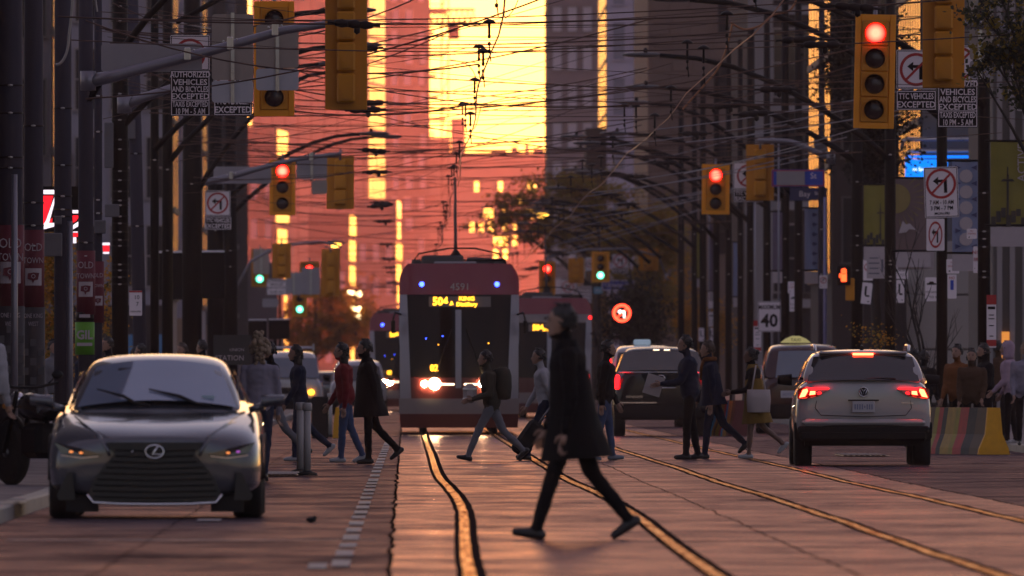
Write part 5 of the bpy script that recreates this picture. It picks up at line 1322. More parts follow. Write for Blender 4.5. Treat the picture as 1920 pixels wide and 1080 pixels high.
    b = MB(); b.use(mesh_m); b.prism(sp[::-1], -.065, .10); gr = b.build('grille', parent=r)
    b = MB(); b.use(trim)
    for k in range(9):
        z = .19 + k * .05; hw = np.interp(z, [.145, .22, .34, .47, .555, .61, .655], [.52, .56, .51, .41, .34, .38, .40]) - .02
        b.tube([(-hw, -.07, z), (0, -.075, z - .012), (hw, -.07, z)], .006, 4)
    b.build('grille_bar', parent=gr)['kind'] = 'stuff'
    b = MB(); b.use(chrome_c, True); ringp = sp[6:]; b.tube([(.575, -.07, .21), (.525, -.085, .14), (.3, -.095, .128), (0, -.1, .125), (-.3, -.095, .128), (-.525, -.085, .14), (-.575, -.07, .21)], .012, 6); b.build('lower_lip', parent=r)
    b = MB(); b.use(chrome_c, True)       # oval emblem with a slanted L
    pts = [(.078 * math.cos(a), -.082, .575 + .056 * math.sin(a)) for a in [k * math.pi / 12 for k in range(25)]]; b.tube(pts, .0075, 6, cap=False)
    b.tube([(.030, -.084, .622), (-.022, -.084, .552), (.062, -.084, .552)], [.007, .012, .008], 6); em = b.build('emblem', parent=r)
    b = MB(); b.use(chrome_c, True); b.tube([(-.20, -.075, .56), (-.19, -.075, .585), (-.18, -.075, .56)], .005, 5); b.build('radar_badge', parent=r)
    for x0, x1, zz in ((-.52, -.06, 0), (-.07, .46, 0)):
        b = MB(); b.use(trim, True); b.tube([(x1, 1.18, .965), (x1 - .12, 1.22, .985), ((x0 + x1) / 2, 1.36, 1.05), (x0, 1.50, 1.11)], [.012, .016, .014, .006], 6); b.build('wiper', parent=r)
    b = MB(); b.use(trim); b.box((-.17, 2.0, 1.268), (.36, .05, .05), .015); b.box((0, 2.05, 1.26), (.2, .03, .06), .02); b.build('visor_and_mirror', parent=r)
    b = MB(); b.use(mat('sticker', (.3, .4, .45), .5)).box((.44, 1.42, 1.03), (.11, .004, .05), M=None); b.build('sticker', parent=r)
    b = MB(); b.use(mat('cabin_dark', (.012, .011, .012), .7)); b.box((-.3, 2.9, 1.1), (.3, .15, .3), .08); b.box((.33, 2.9, 1.1), (.3, .15, .3), .08); b.build('headrest', parent=r)['kind'] = 'stuff'
    b = MB(); b.use(trim); b.box((0, .9, .20), (1.5, 1.6, .14)); b.box((-.62, .05, .12), (.28, .1, .12)); b.box((.62, .05, .12), (.28, .1, .12)); b.build('undertray', parent=r)['kind'] = 'stuff'
    for x in (-.79, .79):
        for y in (.85, 3.65): wheel(r, x * 1.0, y, .33, .25)
    b = MB(); b.use(trim, True)
    for x in (-.905, .905):
        for y in (.85, 3.65): b.tube([(x, y + .38 * math.cos(a), .33 + .38 * math.sin(a)) for a in [k * math.pi / 10 for k in range(11)]], .02, 5)
    b.build('wheel_arch', parent=r)['kind'] = 'stuff'
    return r
sedan()

# --- upright cars seen from behind or in front
def suv(name, label, cat, px, s, W, Hh, m, front=False, tail=None, window_m=None, roofm=None, z_win=(1.17, 1.50), L=4.5, zlo=.33, R=.34, bumper=trim, rails=False, wsc=.80):
    r = thing(name, label, cat, ((px - 760) / s, F / s, 0), 0)
    w2 = W / 2; zb, zt = z_win
    st = [
        (-.0, [(w2 * .84, zlo + .12), (w2 * .90, .52), (w2 * .90, .75), (w2 * .86, .98), (w2 * .60, zb - .06), (w2 * .3, zb - .05), (0, zb - .05)]),
        (.06, [(w2 * .93, zlo), (w2 * .98, .50), (w2 * .99, .78), (w2 * .95, 1.02), (w2 * .82, zb), (w2 * .4, zb + .02), (0, zb + .02)]),
        (.28, [(w2 * .96, zlo - .03), (w2, .52), (w2, .80), (w2 * .97, 1.06), (w2 * .86, zb + .06), (w2 * .5, zb + .10), (0, zb + .11)]),
        (L - .5, [(w2 * .96, zlo - .05), (w2, .52), (w2, .80), (w2 * .97, 1.02), (w2 * .86, 1.08), (w2 * .5, 1.10), (0, 1.1)]),
        (L, [(w2 * .8, zlo), (w2 * .86, .5), (w2 * .86, .72), (w2 * .8, .9), (w2 * .6, .96), (w2 * .4, .98), (0, .98)]),
    ]
    shell('body', st, m, r, 2)
    ry_ = .36
    cab = [
        (.05, [(w2 * .90, zb - .10), (w2 * .88, zb - .02), (w2 * .80, zb), (w2 * .4, zb + .01), (0, zb + .01)]),
        (.18, [(w2 * .93, zb - .10), (w2 * .87, zb + .12), (w2 * .80, zb + .17), (w2 * .4, zb + .19), (0, zb + .19)]),
        (ry_, [(w2 * .94, zb - .08), (w2 * .80, zt - .03), (w2 * .73, zt + .03), (w2 * .38, zt + .055), (0, zt + .06)]),
        (.62, [(w2 * .94, zb - .06), (w2 * .77, Hh - .10), (w2 * .67, Hh - .02), (w2 * .36, Hh + .0), (0, Hh + .01)]),
        (L * .5, [(w2 * .94, zb - .06), (w2 * .77, Hh - .07), (w2 * .67, Hh - .01), (w2 * .36, Hh + .015), (0, Hh + .02)]),
        (L * .64, [(w2 * .94, zb - .1), (w2 * .76, Hh - .22), (w2 * .66, Hh - .15), (w2 * .36, Hh - .12), (0, Hh - .11)]),
        (L * .8, [(w2 * .88, zb - .2), (w2 * .80, zb - .14), (w2 * .7, zb - .12), (w2 * .4, zb - .1), (0, zb - .1)]),
    ]
    shell('roof', cab, roofm or m, r, 2)
    gy = lambda z: np.interp(z, [zb, zb + .17, zt + .03], [.03, .155, .345])
    quadpatch('rear_window' if not front else 'windscreen', [(-w2 * wsc * 1.02, gy(zb) - .03, zb), (w2 * wsc * 1.02, gy(zb) - .03, zb), (w2 * wsc * .90, gy(zt) - .045, zt), (-w2 * wsc * .90, gy(zt) - .045, zt)], window_m or carglass, r, 10, 5, .03, .06)
    for sg in (-1, 1):
        quadpatch('side_window', [(sg * w2 * .945, .55, zb - .02), (sg * w2 * .945, L * .6, zb - .06), (sg * w2 * .80, L * .56, Hh - .16), (sg * w2 * .80, .7, Hh - .14)], carglass, r, 4, 3, -.01 * sg)
        b = MB(); b.use(trim, True).loft([[(sg * (w2 * .98 + t * .2), L * .60 + .06 * math.cos(a), zb + .02 + (.085 - .02 * t) * math.sin(a)) for a in [k * math.pi / 5 for k in range(10)]] for t in (0, .25, .75, 1)]); b.build('mirror', parent=r)
        if rails:
            b = MB(); b.use(chrome_c, True); b.tube([(sg * w2 * .68, .75, Hh - .02), (sg * w2 * .69, .85, Hh + .05), (sg * w2 * .69, L * .55, Hh + .06), (sg * w2 * .68, L * .6, Hh)], .02, 6); b.build('roof_rail', parent=r)
        for y in (.75, L - .9): wheel(r, sg * (w2 - .125), y, R, .24)
    b = MB(); b.use(bumper); n = 14; rings = []
    for z, k in ((zlo - .02, .95), (zlo + .03, 1.0), (zlo + .20, 1.005), (zlo + .24, 1.0)):
        rings.append([(w2 * k * (-1 + 2 * i / n), -.035 + .16 * abs(-1 + 2 * i / n) ** 5, z) for i in range(n + 1)])
    b.use(bumper, True); b.loft(rings, closed=False, cap=False); b.build('bumper', parent=r)
    b = MB(); b.use(trim); b.box((0, L / 2, zlo - .02), (W * .85, L * .9, .12)); b.build('underbody', parent=r)
    return r, w2
# white SUV
r, w2 = suv('white_suv', 'white SUV with brake lights on, seen from behind in the right lane', 'car', 1619, 137, 1.88, 1.60, paint_w, rails=True, z_win=(1.165, 1.50), zlo=.36)
b = MB(); b.use(paint_w); b.box((0, .36, 1.555), (1.22, .22, .04), .018); sp = b.build('spoiler', parent=r)
b = MB(); b.use(tail_hot).box((0, .235, 1.535), (.29, .03, .03), .01); b.build('brake_lamp', parent=sp)
for sg in (-1, 1):
    def ply(pts, off, m_, nm, par):
        b = MB(); b.use(m_); P = [(sg * x, -.0 + .30 * max(0, x - .5) ** 2.2 - off, z) for x, z in pts]; Q = [(x, y + .05, z) for x, y, z in P]; n = len(P)
        b.add(P + Q, [tuple(range(n))] + [(i, (i + 1) % n, n + (i + 1) % n, n + i) for i in range(n)]); return b.build(nm, parent=par)
    tl = ply([(.465, 1.055), (.60, .965), (.80, .93), (.905, .925), (.90, 1.06), (.82, 1.085)], .03, tail_off, 'tail_light', r)
    ply([(.475, 1.052), (.78, 1.045), (.80, 1.075), (.475, 1.072)], .036, tail_r, 'light_line', tl)
    ply([(.80, .955), (.88, .94), (.83, 1.05), (.77, 1.065), (.76, 1.03)], .042, tail_hot, 'brake_light', tl)
    ply([(.66, .985), (.74, .975), (.73, 1.03), (.66, 1.03)], .040, tail_hot, 'brake_light', tl)
    ply([(.58, .995), (.63, .985), (.62, 1.02), (.585, 1.02)], .040, tail_r, 'brake_light', tl)
    b = MB(); b.use(chrome_c, True).tube([(sg * .38, -.045, .50), (sg * .66, -.03, .505), (sg * .72, -.02, .48)], .010, 5); b.build('exhaust_trim', parent=r)
b = MB(); b.use(mat('licence_plate', (.5, .48, .52), .4, var=.08)); b.box((0, -.035, .815), (.31, .012, .155), .01); pl = b.build('licence_plate', parent=r)
b = MB(); b.use(mat('plate_print', (.20, .22, .34), .5))
for i, hh in enumerate((.07, .07, .07, .07, .03, .07, .07, .07)): b.box((-.115 + i * .033, -.044, .815), (.016, .003, hh))
b.build('plate_print', parent=pl)['kind'] = 'stuff'
b = MB(); b.use(trim); b.box((0, -.02, .905), (.42, .03, .018)); b.build('handle_recess', parent=r)
b = MB(); b.use(trim, True); b.tube([(-.64, .015, .90), (-.66, .01, .80), (-.58, -.005, .70), (0, -.02, .68), (.58, -.005, .70), (.66, .01, .80), (.64, .015, .90)], .005, 5); b.build('tailgate_seam', parent=r)
b = MB(); b.use(paint_w); b.box((0, -.01, .60), (1.70, .10, .10), .04); b.build('bumper_top', parent=r)
b = MB(); b.use(trim); b.box((0, .0, .50), (1.80, .12, .10), .02); b.box((0, -.0, .42), (1.74, .14, .14), .03); b.build('lower_bumper', parent=r)
b = MB(); b.use(chrome_c, True); b.tube([(.062 * math.cos(a), -.05, 1.02 + .062 * math.sin(a)) for a in [k * math.pi / 10 for k in range(21)]], .007, 6, cap=False)
b.tube([(-.028, -.052, 1.062), (0, -.052, 1.022), (.028, -.052, 1.062)], .006, 5); b.tube([(-.046, -.052, 1.045), (-.02, -.052, .972), (0, -.052, 1.01), (.02, -.052, .972), (.046, -.052, 1.045)], .006, 5)
em = b.build('emblem', parent=r); b = MB(); b.use(trim, True).lathe([(.06, 0), (.06, .012)], 18, M=T(0, -.03, 1.02) @ FRONT); b.build('emblem_disc', parent=em)
b = MB(); b.use(trim, True); b.tube([(0.02, .0, 1.20), (.3, .005, 1.205), (.44, .01, 1.20)], .010, 5); b.build('rear_wiper', parent=r)
b = MB(); b.use(trim, True); b.tube([(.0, .9, 1.62), (.0, 1.05, 1.66)], [.03, .008], 6); b.build('roof_fin', parent=r)
text('4MOTION', .045, chrome_c, r, (.60, -.02, .865), .8)

# black SUV
clearpale = mat('tinted_window', (.05, .046, .042), .08, var=.1, spec=.9, coat=.6)
r, w2 = suv('black_suv', 'big black SUV seen from behind beside the second tram', 'car', 1240, 90, 1.98, 1.86, paint_k, z_win=(1.36, 1.76), zlo=.42, R=.38, L=5.0, window_m=clearpale, wsc=.86)
for sg in (-1, 1):
    b = MB(); b.use(tail_r).box((sg * .92, .03, 1.13), (.10, .1, .30), .03); b.build('tail_light', parent=r)
b = MB(); b.use(trim); b.prism([(-.42, 1.30), (.42, 1.30), (.30, 1.02), (-.30, 1.02)], -.03, .02); b.build('tailgate_recess', parent=r)
b = MB(); b.use(chrome_c, True); b.tube([(-.30, -.035, 1.01), (.30, -.035, 1.01)], .012, 5); b.tube([(-.9, -.0, 1.335), (.9, -.0, 1.335)], .010, 5); b.build('chrome_strip', parent=r)
b = MB(); b.use(chrome_c, True); b.tube([(.075 * math.cos(a), -.045, 1.21 + .06 * math.sin(a)) for a in [k * math.pi / 8 for k in range(17)]], .009, 5, cap=False); b.box((0, -.045, 1.21), (.15, .012, .024)); b.build('emblem', parent=r)
text('PATHFINDER', .06, chrome_c, r, (-.56, -.025, .82), 1); b = MB(); b.use(chrome_c); b.box((-.5, -.02, .70), (.8, .02, .02)); b.build('badge_line', parent=r)
b = MB(); b.use(barL); b.box((-.10, .33, 1.80), (.12, .02, .02)); b.box((.12, .33, 1.80), (.12, .02, .02)); b.build('high_brake_lamp', parent=r)
# white roofed taxi van in front of it
r, w2 = suv('white_van', 'white roofed taxi van mostly hidden in front of the black SUV', 'van', 1213, 76, 1.96, 2.02, paint_w, z_win=(1.35, 1.85), zlo=.4, R=.36)
for sg in (-1, 1): b = MB(); b.use(tail_r).box((sg * .92, .03, 1.55), (.09, .1, .28), .03); b.build('tail_light', parent=r)
b = MB(); b.use(mat('pale_roof_sign', (.35, .42, .5), .4, emit=.15, ecol=(.6, .8, 1))); b.box((-.10, 1.4, 2.10), (.42, .2, .14), .03, taper=.75); b.build('roof_sign', parent=r)
# dark red taxi van
r, w2 = suv('taxi_van', 'dark red taxi van with a lit yellow roof sign behind the white SUV', 'van', 1508, 86, 1.98, 1.96, paint_r, z_win=(1.22, 1.80), zlo=.4, R=.36, window_m=mat('pale_rear_glass', (.10, .13, .17), .06, var=.2, scale=1.5, spec=.9, coat=.8), wsc=.62)
tx = mat('taxi_sign', (.6, .52, .2), .4, var=0, emit=.16, ecol=(1, .88, .35))
b = MB(); b.use(tx); b.prism([(-.34, 0), (.34, 0), (.22, .09), (.08, .15), (-.08, .15), (-.22, .09)], 0, .16, M=T(-.16, 1.2, 1.985)); ts = b.build('roof_sign', parent=r); text('TAXI', .10, signk, ts, (-.16, 1.195, 2.045), 1)
b = MB(); b.use(MATS['licence_plate']); b.box((-.36, -.04, .86), (.31, .012, .155), .01); pl = b.build('licence_plate', parent=r)
b = MB(); b.use(MATS['plate_print']); 
for i in range(6): b.box((-.46 + i * .04, -.048, .86), (.018, .003, .07))
b.build('plate_print', parent=pl)['kind'] = 'stuff'
for sg in (-1, 1): b = MB(); b.use(tail_r if sg < 0 else tail_off).box((sg * .86, .03, .52 if sg < 0 else 1.2), (.14, .08, .05), .02); b.build('tail_light', parent=r)
# white van coming on the left
r, w2 = suv('white_delivery_van', 'white van with roof lights and an amber signal behind the curly haired pedestrian', 'van', 545, 64, 1.92, 2.0, paint_w, front=True, z_win=(1.22, 1.80), zlo=.38, R=.36, window_m=mat('sky_glass', (.08, .10, .14), .05, var=.1, spec=.9, coat=.8), wsc=.86)
b = MB(); b.use(ampL, True).ball((.60, -.04, .80), (.10, .05, .08), 10); b.build('turn_signal', parent=r); b = MB(); b.use(lampg, True).ball((-.66, -.03, .82), (.14, .05, .09), 10); b.build('headlight', parent=r)
b = MB(); b.use(trim); b.box((0, -.03, .85), (.7, .05, .18), .03); b.build('grille', parent=r)
b = MB(); b.use(chrome); b.tube([(-.6, .9, 2.1), (.62, .9, 2.1)], .03, 6); b.tube([(-.6, 1.4, 2.12), (.62, 1.4, 2.12)], .03, 6); b.box((.66, 1, 2.12), (.06, .06, .2)); b.build('roof_rack', parent=r)
# cars and beacon farther back
r, w2 = suv('far_car', 'small dark car with orange lights far down the left lane', 'car', 616, 46, 1.82, 1.5, paint_g, front=True, z_win=(1.0, 1.38), zlo=.3)
for sg in (-1, 1): b = MB(); b.use(ampL, True).ball((sg * .62, -.05, .72), (.10, .05, .07), 8); b.build('headlight', parent=r)
r, w2 = suv('police_van', 'pale van with a glowing blue roof beacon behind the crossing couple', 'van', 672, 56, 1.95, 1.82, paint_w, front=True, z_win=(1.15, 1.62), zlo=.36)
b = MB(); b.use(blueL, True).ball((.20, .8, 2.16), (.13, .08, .12), 12); b.build('beacon', parent=r)
b = MB(); b.use(polem); b.box((.2, .8, 1.95), (.4, .25, .22), .03); b.box((.2, .8, 2.32), (.36, .2, .06), .02); b.build('beacon_mount', parent=r)
for sg in (-1, 1): b = MB(); b.use(lampg, True).ball((sg * .70, -.04, .80), (.13, .05, .08), 10); b.build('headlight', parent=r)
# rows of far lights in the left lane are cars too: headlights only just readable
for k, (px, py, s, m_) in enumerate(((616, 478 + 160, 30, redL), (640, 640, 28, redL))):
    r, w2 = suv('far_car', ('far car with red tail lights low in the haze, left of two', 'far car with red tail lights low in the haze, right of two')[k], 'car', px, s, 1.8, 1.5, paint_k, z_win=(1.05, 1.35), zlo=.3, L=4.2)
    for sg in (-1, 1): b = MB(); b.use(m_, True).ball((sg * .7, -.05, .95), (.12, .05, .1), 8); b.build('tail_light', parent=r)

# motorbike at the left kerb
s = 184; r = thing('motorbike', 'dark motorbike standing on the left pavement beside the sedan', 'motorbike', ((22 - 760) / s, F / s, .12), math.radians(-62))
for x, y_ in ((0, 0), (1.38, 0)):
    b = MB(); b.use(tyre, True); M_ = T(x, 0, .33) @ rx(math.pi / 2)
    b.lathe([(.25, -.06), (.31, -.06), (.335, -.03), (.335, .03), (.31, .06), (.25, .06)], 28, M=M_); w_o = b.build('wheel', parent=r)
    b = MB(); b.use(rim_m, True); b.lathe([(.255, -.05), (.23, -.02), (.23, .02), (.255, .05)], 24, M=M_, cap=False)
    for k in range(9): a = k * 2 * math.pi / 9; b.tube([(.03 * math.cos(a), .0, .03 * math.sin(a)), (.24 * math.cos(a), 0, .24 * math.sin(a))], .008, 5, M=T(x, 0, .33))
    b.lathe([(.05, -.08), (.05, .08)], 12, M=M_); b.build('rim', parent=w_o)
b = MB(); b.use(trim, True); b.tube([(-.0, -.09, .33), (.2, -.09, .72), (.30, -.09, .95)], .025, 8); b.tube([(0, .09, .33), (.2, .09, .72), (.30, .09, .95)], .025, 8); b.build('fork', parent=r)
b = MB(); b.use(paint_k, True); b.loft([[(x, .5 * w_ * math.cos(a), z + h_ * math.sin(a)) for a in [k * math.pi / 6 for k in range(12)]] for x, z, w_, h_ in ((.3, .78, .1, .08), (.42, .80, .3, .14), (.62, .78, .32, .14), (.82, .72, .22, .08))]); b.build('tank', parent=r)
b = MB(); b.use(trim, True); b.loft([[(x, .5 * w_ * math.cos(a), z + h_ * math.sin(a)) for a in [k * math.pi / 6 for k in range(12)]] for x, z, w_, h_ in ((.78, .74, .2, .04), (1.0, .72, .26, .05), (1.3, .80, .24, .05), (1.5, .84, .1, .03))]); b.build('seat', parent=r)
b = MB(); b.use(trim); b.box((.66, 0, .45), (.42, .3, .36), .06); b.build('engine', parent=r)
b = MB(); b.use(trim, True); b.tube([(.34, -.36, 1.04), (.30, -.12, .99), (.30, .12, .99), (.34, .36, 1.04)], .016, 8); b.build('handlebar', parent=r)
b = MB(); b.use(chrome_c, True); b.lathe([(.001, -.06), (.06, -.05), (.085, .02), (.09, .05)], 14, M=T(.16, 0, .86) @ ry(-math.pi / 2)); b.build('headlight', parent=r)
for sg in (-1, 1):
    b = MB(); b.use(trim, True); b.tube([(.33, sg * .25, 1.03), (.36, sg * .32, 1.10)], .007, 5); b.ball((.36, sg * .34, 1.12), (.02, .07, .045), 8); b.build('mirror', parent=r)
    b = MB(); b.use(ampL if False else mat('amber_dim', (.4, .15, .01), .3), True); b.ball((.2, sg * .18, .80), .03, 8); b.build('turn_signal', parent=r)
b = MB(); b.use(trim, True); b.tube([(-.32 * math.cos(a) , 0, .33 + .36 * math.sin(a)) for a in [math.radians(30 + 12 * k) for k in range(10)]], .035, 6); b.build('mudguard', parent=r)
# ---------------------------------------------------------------- people
skin = mat('skin', (.30, .17, .12), .5, var=.1, scale=12); skin_d = mat('skin_deep', (.13, .07, .05), .5, var=.1, scale=12)
hair_k = mat('hair_dark', (.012, .009, .008), .45, var=.3, scale=40); hair_b = mat('hair_brown', (.06, .035, .022), .5, var=.3, scale=40); hair_y = mat('hair_ash_blond', (.26, .19, .13), .6, var=.35, scale=40)
def fab(name, c, r=.85): return mat('cloth_' + name, c, r, var=.25, scale=9, bump=.2, bscale=30, spec=.15)
blk = fab('black', (.008, .007, .008)); nvy = fab('navy', (.016, .02, .04)); jean = fab('denim', (.05, .075, .15)); jean_d = fab('dark_denim', (.025, .03, .055)); gry = fab('grey', (.16, .16, .18)); lgry = fab('light_grey', (.34, .33, .36)); lil = fab('lilac_grey', (.24, .22, .28)); olv = fab('olive', (.05, .045, .035)); redc = fab('red', (.16, .015, .02)); must = fab('mustard', (.20, .12, .03)); orng = fab('rust', (.16, .06, .02)); pnk = fab('pale_pink', (.36, .26, .33)); brn = fab('brown', (.07, .04, .025))
shoe_k = mat('shoe_black', (.010, .009, .009), .4, var=.2); shoe_w = mat('shoe_white', (.38, .37, .38), .5, var=.1); shoe_g = mat('shoe_grey', (.20, .22, .26), .6, var=.1)
eye_m = mat('eye_dark', (.01, .008, .008), .2, var=0); lip_m = mat('lips', (.22, .08, .07), .5, var=0); bagw = mat('bag_canvas', (.42, .36, .36), .8, var=.15)

def remesh(mb, vox):
    me = mb.mesh('body'); o = bpy.data.objects.new('shape', me); C.objects.link(o)
    md = o.modifiers.new('r', 'REMESH'); md.mode = 'VOXEL'; md.voxel_size = vox; md.use_smooth_shade = True
    sm = o.modifiers.new('s', 'SMOOTH'); sm.factor = .5; sm.iterations = 3
    dg = bpy.context.evaluated_depsgraph_get(); dg.update(); m2 = bpy.data.meshes.new_from_object(o.evaluated_get(dg))
    bpy.data.objects.remove(o); bpy.data.meshes.remove(me); return m2
def person(label, px, s, H=1.74, yaw=0.0, top=blk, legs=blk, shoes=shoe_k, skn=skin, hair=hair_k, legA=((24, 8), (-20, 22)), armA=((-14, 12), (18, 16)), lean=3, headyaw=0, coat=None, coat_m=None, hairstyle='short', puff=1.0, spread=.0, py=None, group=None, bare=False, legw=1.0, hood=None, vox=None, scarf=None, cap=None, sleeve=None):
    """yaw: 0 walks to the right of the picture, 180 to the left, -90 towards us, 90 away. legA: (thigh forward, knee bend) for left, right"""
    k = H / 1.75; segs = []; b = MB(); D = math.radians
    def cap_(p0, p1, r0, r1, m, flat_=1.0):
        p0, p1 = Vector(p0), Vector(p1)
        n = 10; L_ = (p1 - p0).length
        pts = [p0 - (p1 - p0).normalized() * r0 * .8, p0 - (p1 - p0).normalized() * r0 * .45, p0, p0.lerp(p1, .33), p0.lerp(p1, .66), p1, p1 + (p1 - p0).normalized() * r1 * .45, p1 + (p1 - p0).normalized() * r1 * .8]
        rr = [r0 * .5, r0 * .85, r0, r0 + (r1 - r0) * .3, r0 + (r1 - r0) * .68, r1, r1 * .85, r1 * .5]
        b.tube(pts, rr, n, flat=flat_); segs.append((p0, p1, max(r0, r1), m))
    thigh, shank = .42 * k, .42 * k; feet = []
    hips = []
    for i, (a, kn) in enumerate(legA):
        sy = (1 if i == 0 else -1) * (.095 + spread) * k
        kx, kz = thigh * math.sin(D(a)), -thigh * math.cos(D(a))
        a2 = a - kn; ax, az = kx + shank * math.sin(D(a2)), kz - shank * math.cos(D(a2))
        hips.append((sy, kx, kz, ax, az, a2))
    hz_ = max(-(h[4]) + .085 * k + max(0, (-h[5] - 12) * .0022) * k for h in hips)
    for (sy, kx, kz, ax, az, a2) in hips:
        h0 = (0, sy, hz_); kn_ = (kx, sy * 1.02, hz_ + kz); an = (ax, sy * 1.0, hz_ + az)
        cap_(h0, kn_, .088 * k * legw, .062 * k * legw, legs); 
        lm = skn if bare else legs
        cap_(kn_, (kn_[0] * .35 + an[0] * .65, sy, kn_[2] * .35 + an[2] * .65), .060 * k * legw, .054 * k * (legw if not bare else .85), lm); cap_((kn_[0] * .35 + an[0] * .65, sy, kn_[2] * .35 + an[2] * .65), an, .054 * k * (legw if not bare else .85), .044 * k * (legw if not bare else .8), lm)
        pitch = max(-8, min(55, -a2 - 6)) if a2 < -6 else min(0, -a2 * .55)       # heel lifts at the back, toe lifts in front
        c, s_ = math.cos(D(pitch)), math.sin(D(pitch))
        def fp(x, z): return (an[0] + x * c + z * s_, sy, an[2] + z * c - x * s_)
        cap_(fp(-.045 * k, -.048 * k), fp(.03 * k, -.042 * k), .04 * k, .045 * k, shoes); cap_(fp(.02 * k, -.046 * k), fp(.15 * k, -.056 * k), .045 * k, .032 * k, shoes)
    # torso
    ln = D(lean); up = Vector((math.sin(ln), 0, math.cos(ln)))
    base = Vector((0, 0, hz_))
    def tp(h, x=0, y=0): return base + up * h * k + Vector((x * k * math.cos(ln), y * k, -x * k * math.sin(ln)))
    rings = []
    for h, dx, wx, wy in ((-.06, -.0, .10, .15), (.02, -.01, .125 * puff, .175 * puff), (.12, 0, .12 * puff, .168 * puff), (.24, .01, .115 * puff, .16 * puff), (.36, .01, .128 * puff, .182 * puff), (.45, 0, .12 * puff, .195 * puff), (.50, -.01, .09, .165), (.525, -.01, .055, .075)):
        rings.append([tp(h, dx + wx * math.cos(q * math.pi / 8), wy * math.sin(q * math.pi / 8)) for q in range(16)])
    b.use(top, True); b.loft(rings)
    segs.append((tp(.02), tp(.50), .17 * k * puff, top)); segs.append((tp(.44, 0, -.13), tp(.44, 0, .13), .12 * k, top))
    segs.append((tp(-.05), tp(-.0), .15 * k, legs if coat is None else top))
    nk = tp(.53, .0); hd = tp(.70, .03)
    cap_(tp(.54, .005), tp(.62, .015), .056 * k, .054 * k, skn)
    # head
    hy = D(headyaw); hc, hs_ = math.cos(hy), math.sin(hy)
    def hp(x, y, z): return hd + Vector((x * hc - y * hs_, x * hs_ + y * hc, z)) * k
    n = 12; rings = []
    for z, cx, rx_, ry2 in ((-.115, .045, .03, .03), (-.10, .035, .058, .048), (-.06, .015, .078, .062), (-.01, .0, .092, .071), (.04, -.005, .098, .076), (.08, -.01, .088, .068), (.108, -.012, .055, .045), (.118, -.012, .02, .018)):
        rings.append([hp(cx + rx_ * math.cos(q * 2 * math.pi / n), ry2 * math.sin(q * 2 * math.pi / n), z) for q in range(n)])
    b.loft(rings); segs.append((hp(.02, 0, -.06), hp(-.01, 0, .06), .09 * k, skn))
    cap_(hp(.088, 0, .015), hp(.108, 0, -.028), .010 * k, .016 * k, skn)
    for sg in (-1, 1): b.ball(hp(-.005, sg * .076, -.01), (.022 * k, .012 * k, .032 * k), 8)
    # arms
    hands = []
    for i, (a, e) in enumerate(armA):
        sg = 1 if i == 0 else -1; sh = tp(.455, 0, sg * .185); ab = .10
        d1 = Vector((math.sin(D(a) + ln * .5), sg * ab, -math.cos(D(a) + ln * .5))).normalized(); el = sh + d1 * .295 * k
        d2 = Vector((math.sin(D(a + e)), -sg * .05, -math.cos(D(a + e)))).normalized(); wr = el + d2 * .25 * k
        sm_ = sleeve or top
        cap_(sh, el, .062 * k * puff, .050 * k * puff, sm_); cap_(el, wr, .050 * k * puff, .036 * k * puff, sm_)
        cap_(wr + d2 * .02 * k, wr + d2 * .085 * k, .030 * k, .036 * k, skn, 1.0); hands.append((wr, d2, sg))
    me = remesh(b, vox or .0165)
    # folds in the cloth
    nv = len(me.vertices); co = np.zeros(nv * 3); no = np.zeros(nv * 3); me.vertices.foreach_get('co', co); me.vertices.foreach_get('normal', no); co = co.reshape(-1, 3); no = no.reshape(-1, 3)
    hz_top = hd.z - .16 * k; am = np.array([mnoise.noise((c[0] * 9 + px, c[1] * 9, c[2] * 16)) * .009 + mnoise.noise((c[0] * 22, c[1] * 22 + px, c[2] * 30)) * .004 if .14 * k < c[2] < hz_top else 0 for c in co])
    me.vertices.foreach_set('co', (co + no * am[:, None]).ravel()); me.update()
    # colours by the nearest limb
    nf = len(me.polygons); cen = np.zeros(nf * 3); me.polygons.foreach_get('center', cen); cen = cen.reshape(-1, 3)
    best = np.full(nf, 1e9); idx = np.zeros(nf, int); mats = []
    for p0, p1, r, m in segs:
        if m not in mats: mats.append(m)
        a_, d_ = np.array(p0), np.array(p1 - p0); t = np.clip(((cen - a_) @ d_) / max(1e-9, d_ @ d_), 0, 1)
        dist = np.linalg.norm(cen - a_ - t[:, None] * d_, axis=1) - r * 1.0
        q = dist < best; best[q] = dist[q]; idx[q] = mats.index(m)
    # fingers, eyes and mouth joined to the same mesh
    fb = MB(); fb.use(skn, True)
    for wr, d2, sg in hands:
        pa = wr + d2 * .10 * k; side = Vector((1, 0, 0)) - d2 * d2.x; side = side.normalized() if side.length > .1 else Vector((0, 0, 1)); nrm = d2.cross(side) * sg
        for f, (o_, l_) in enumerate(((-.028, .062), (-.010, .076), (.010, .072), (.027, .056))):
            q = pa + side * o_ * k * -1; c1 = q + (d2 * .55 + nrm * -.12) * l_ * k; c2 = c1 + (d2 * .42 - nrm * .34) * l_ * k; c3 = c2 + (d2 * .12 - nrm * .36) * l_ * k
            fb.tube([q - d2 * .02 * k, q, c1, c2, c3], [.0095 * k, .0098 * k, .009 * k, .008 * k, .0055 * k], 6)
        q = wr + d2 * .045 * k + side * .03 * k; fb.tube([q, q + (side * .7 + d2 * .6) * .035 * k, q + (side * .75 + d2 * 1.3 - nrm * .3) * .045 * k], [.012 * k, .0105 * k, .007 * k], 6)
    fb.use(eye_m, True)
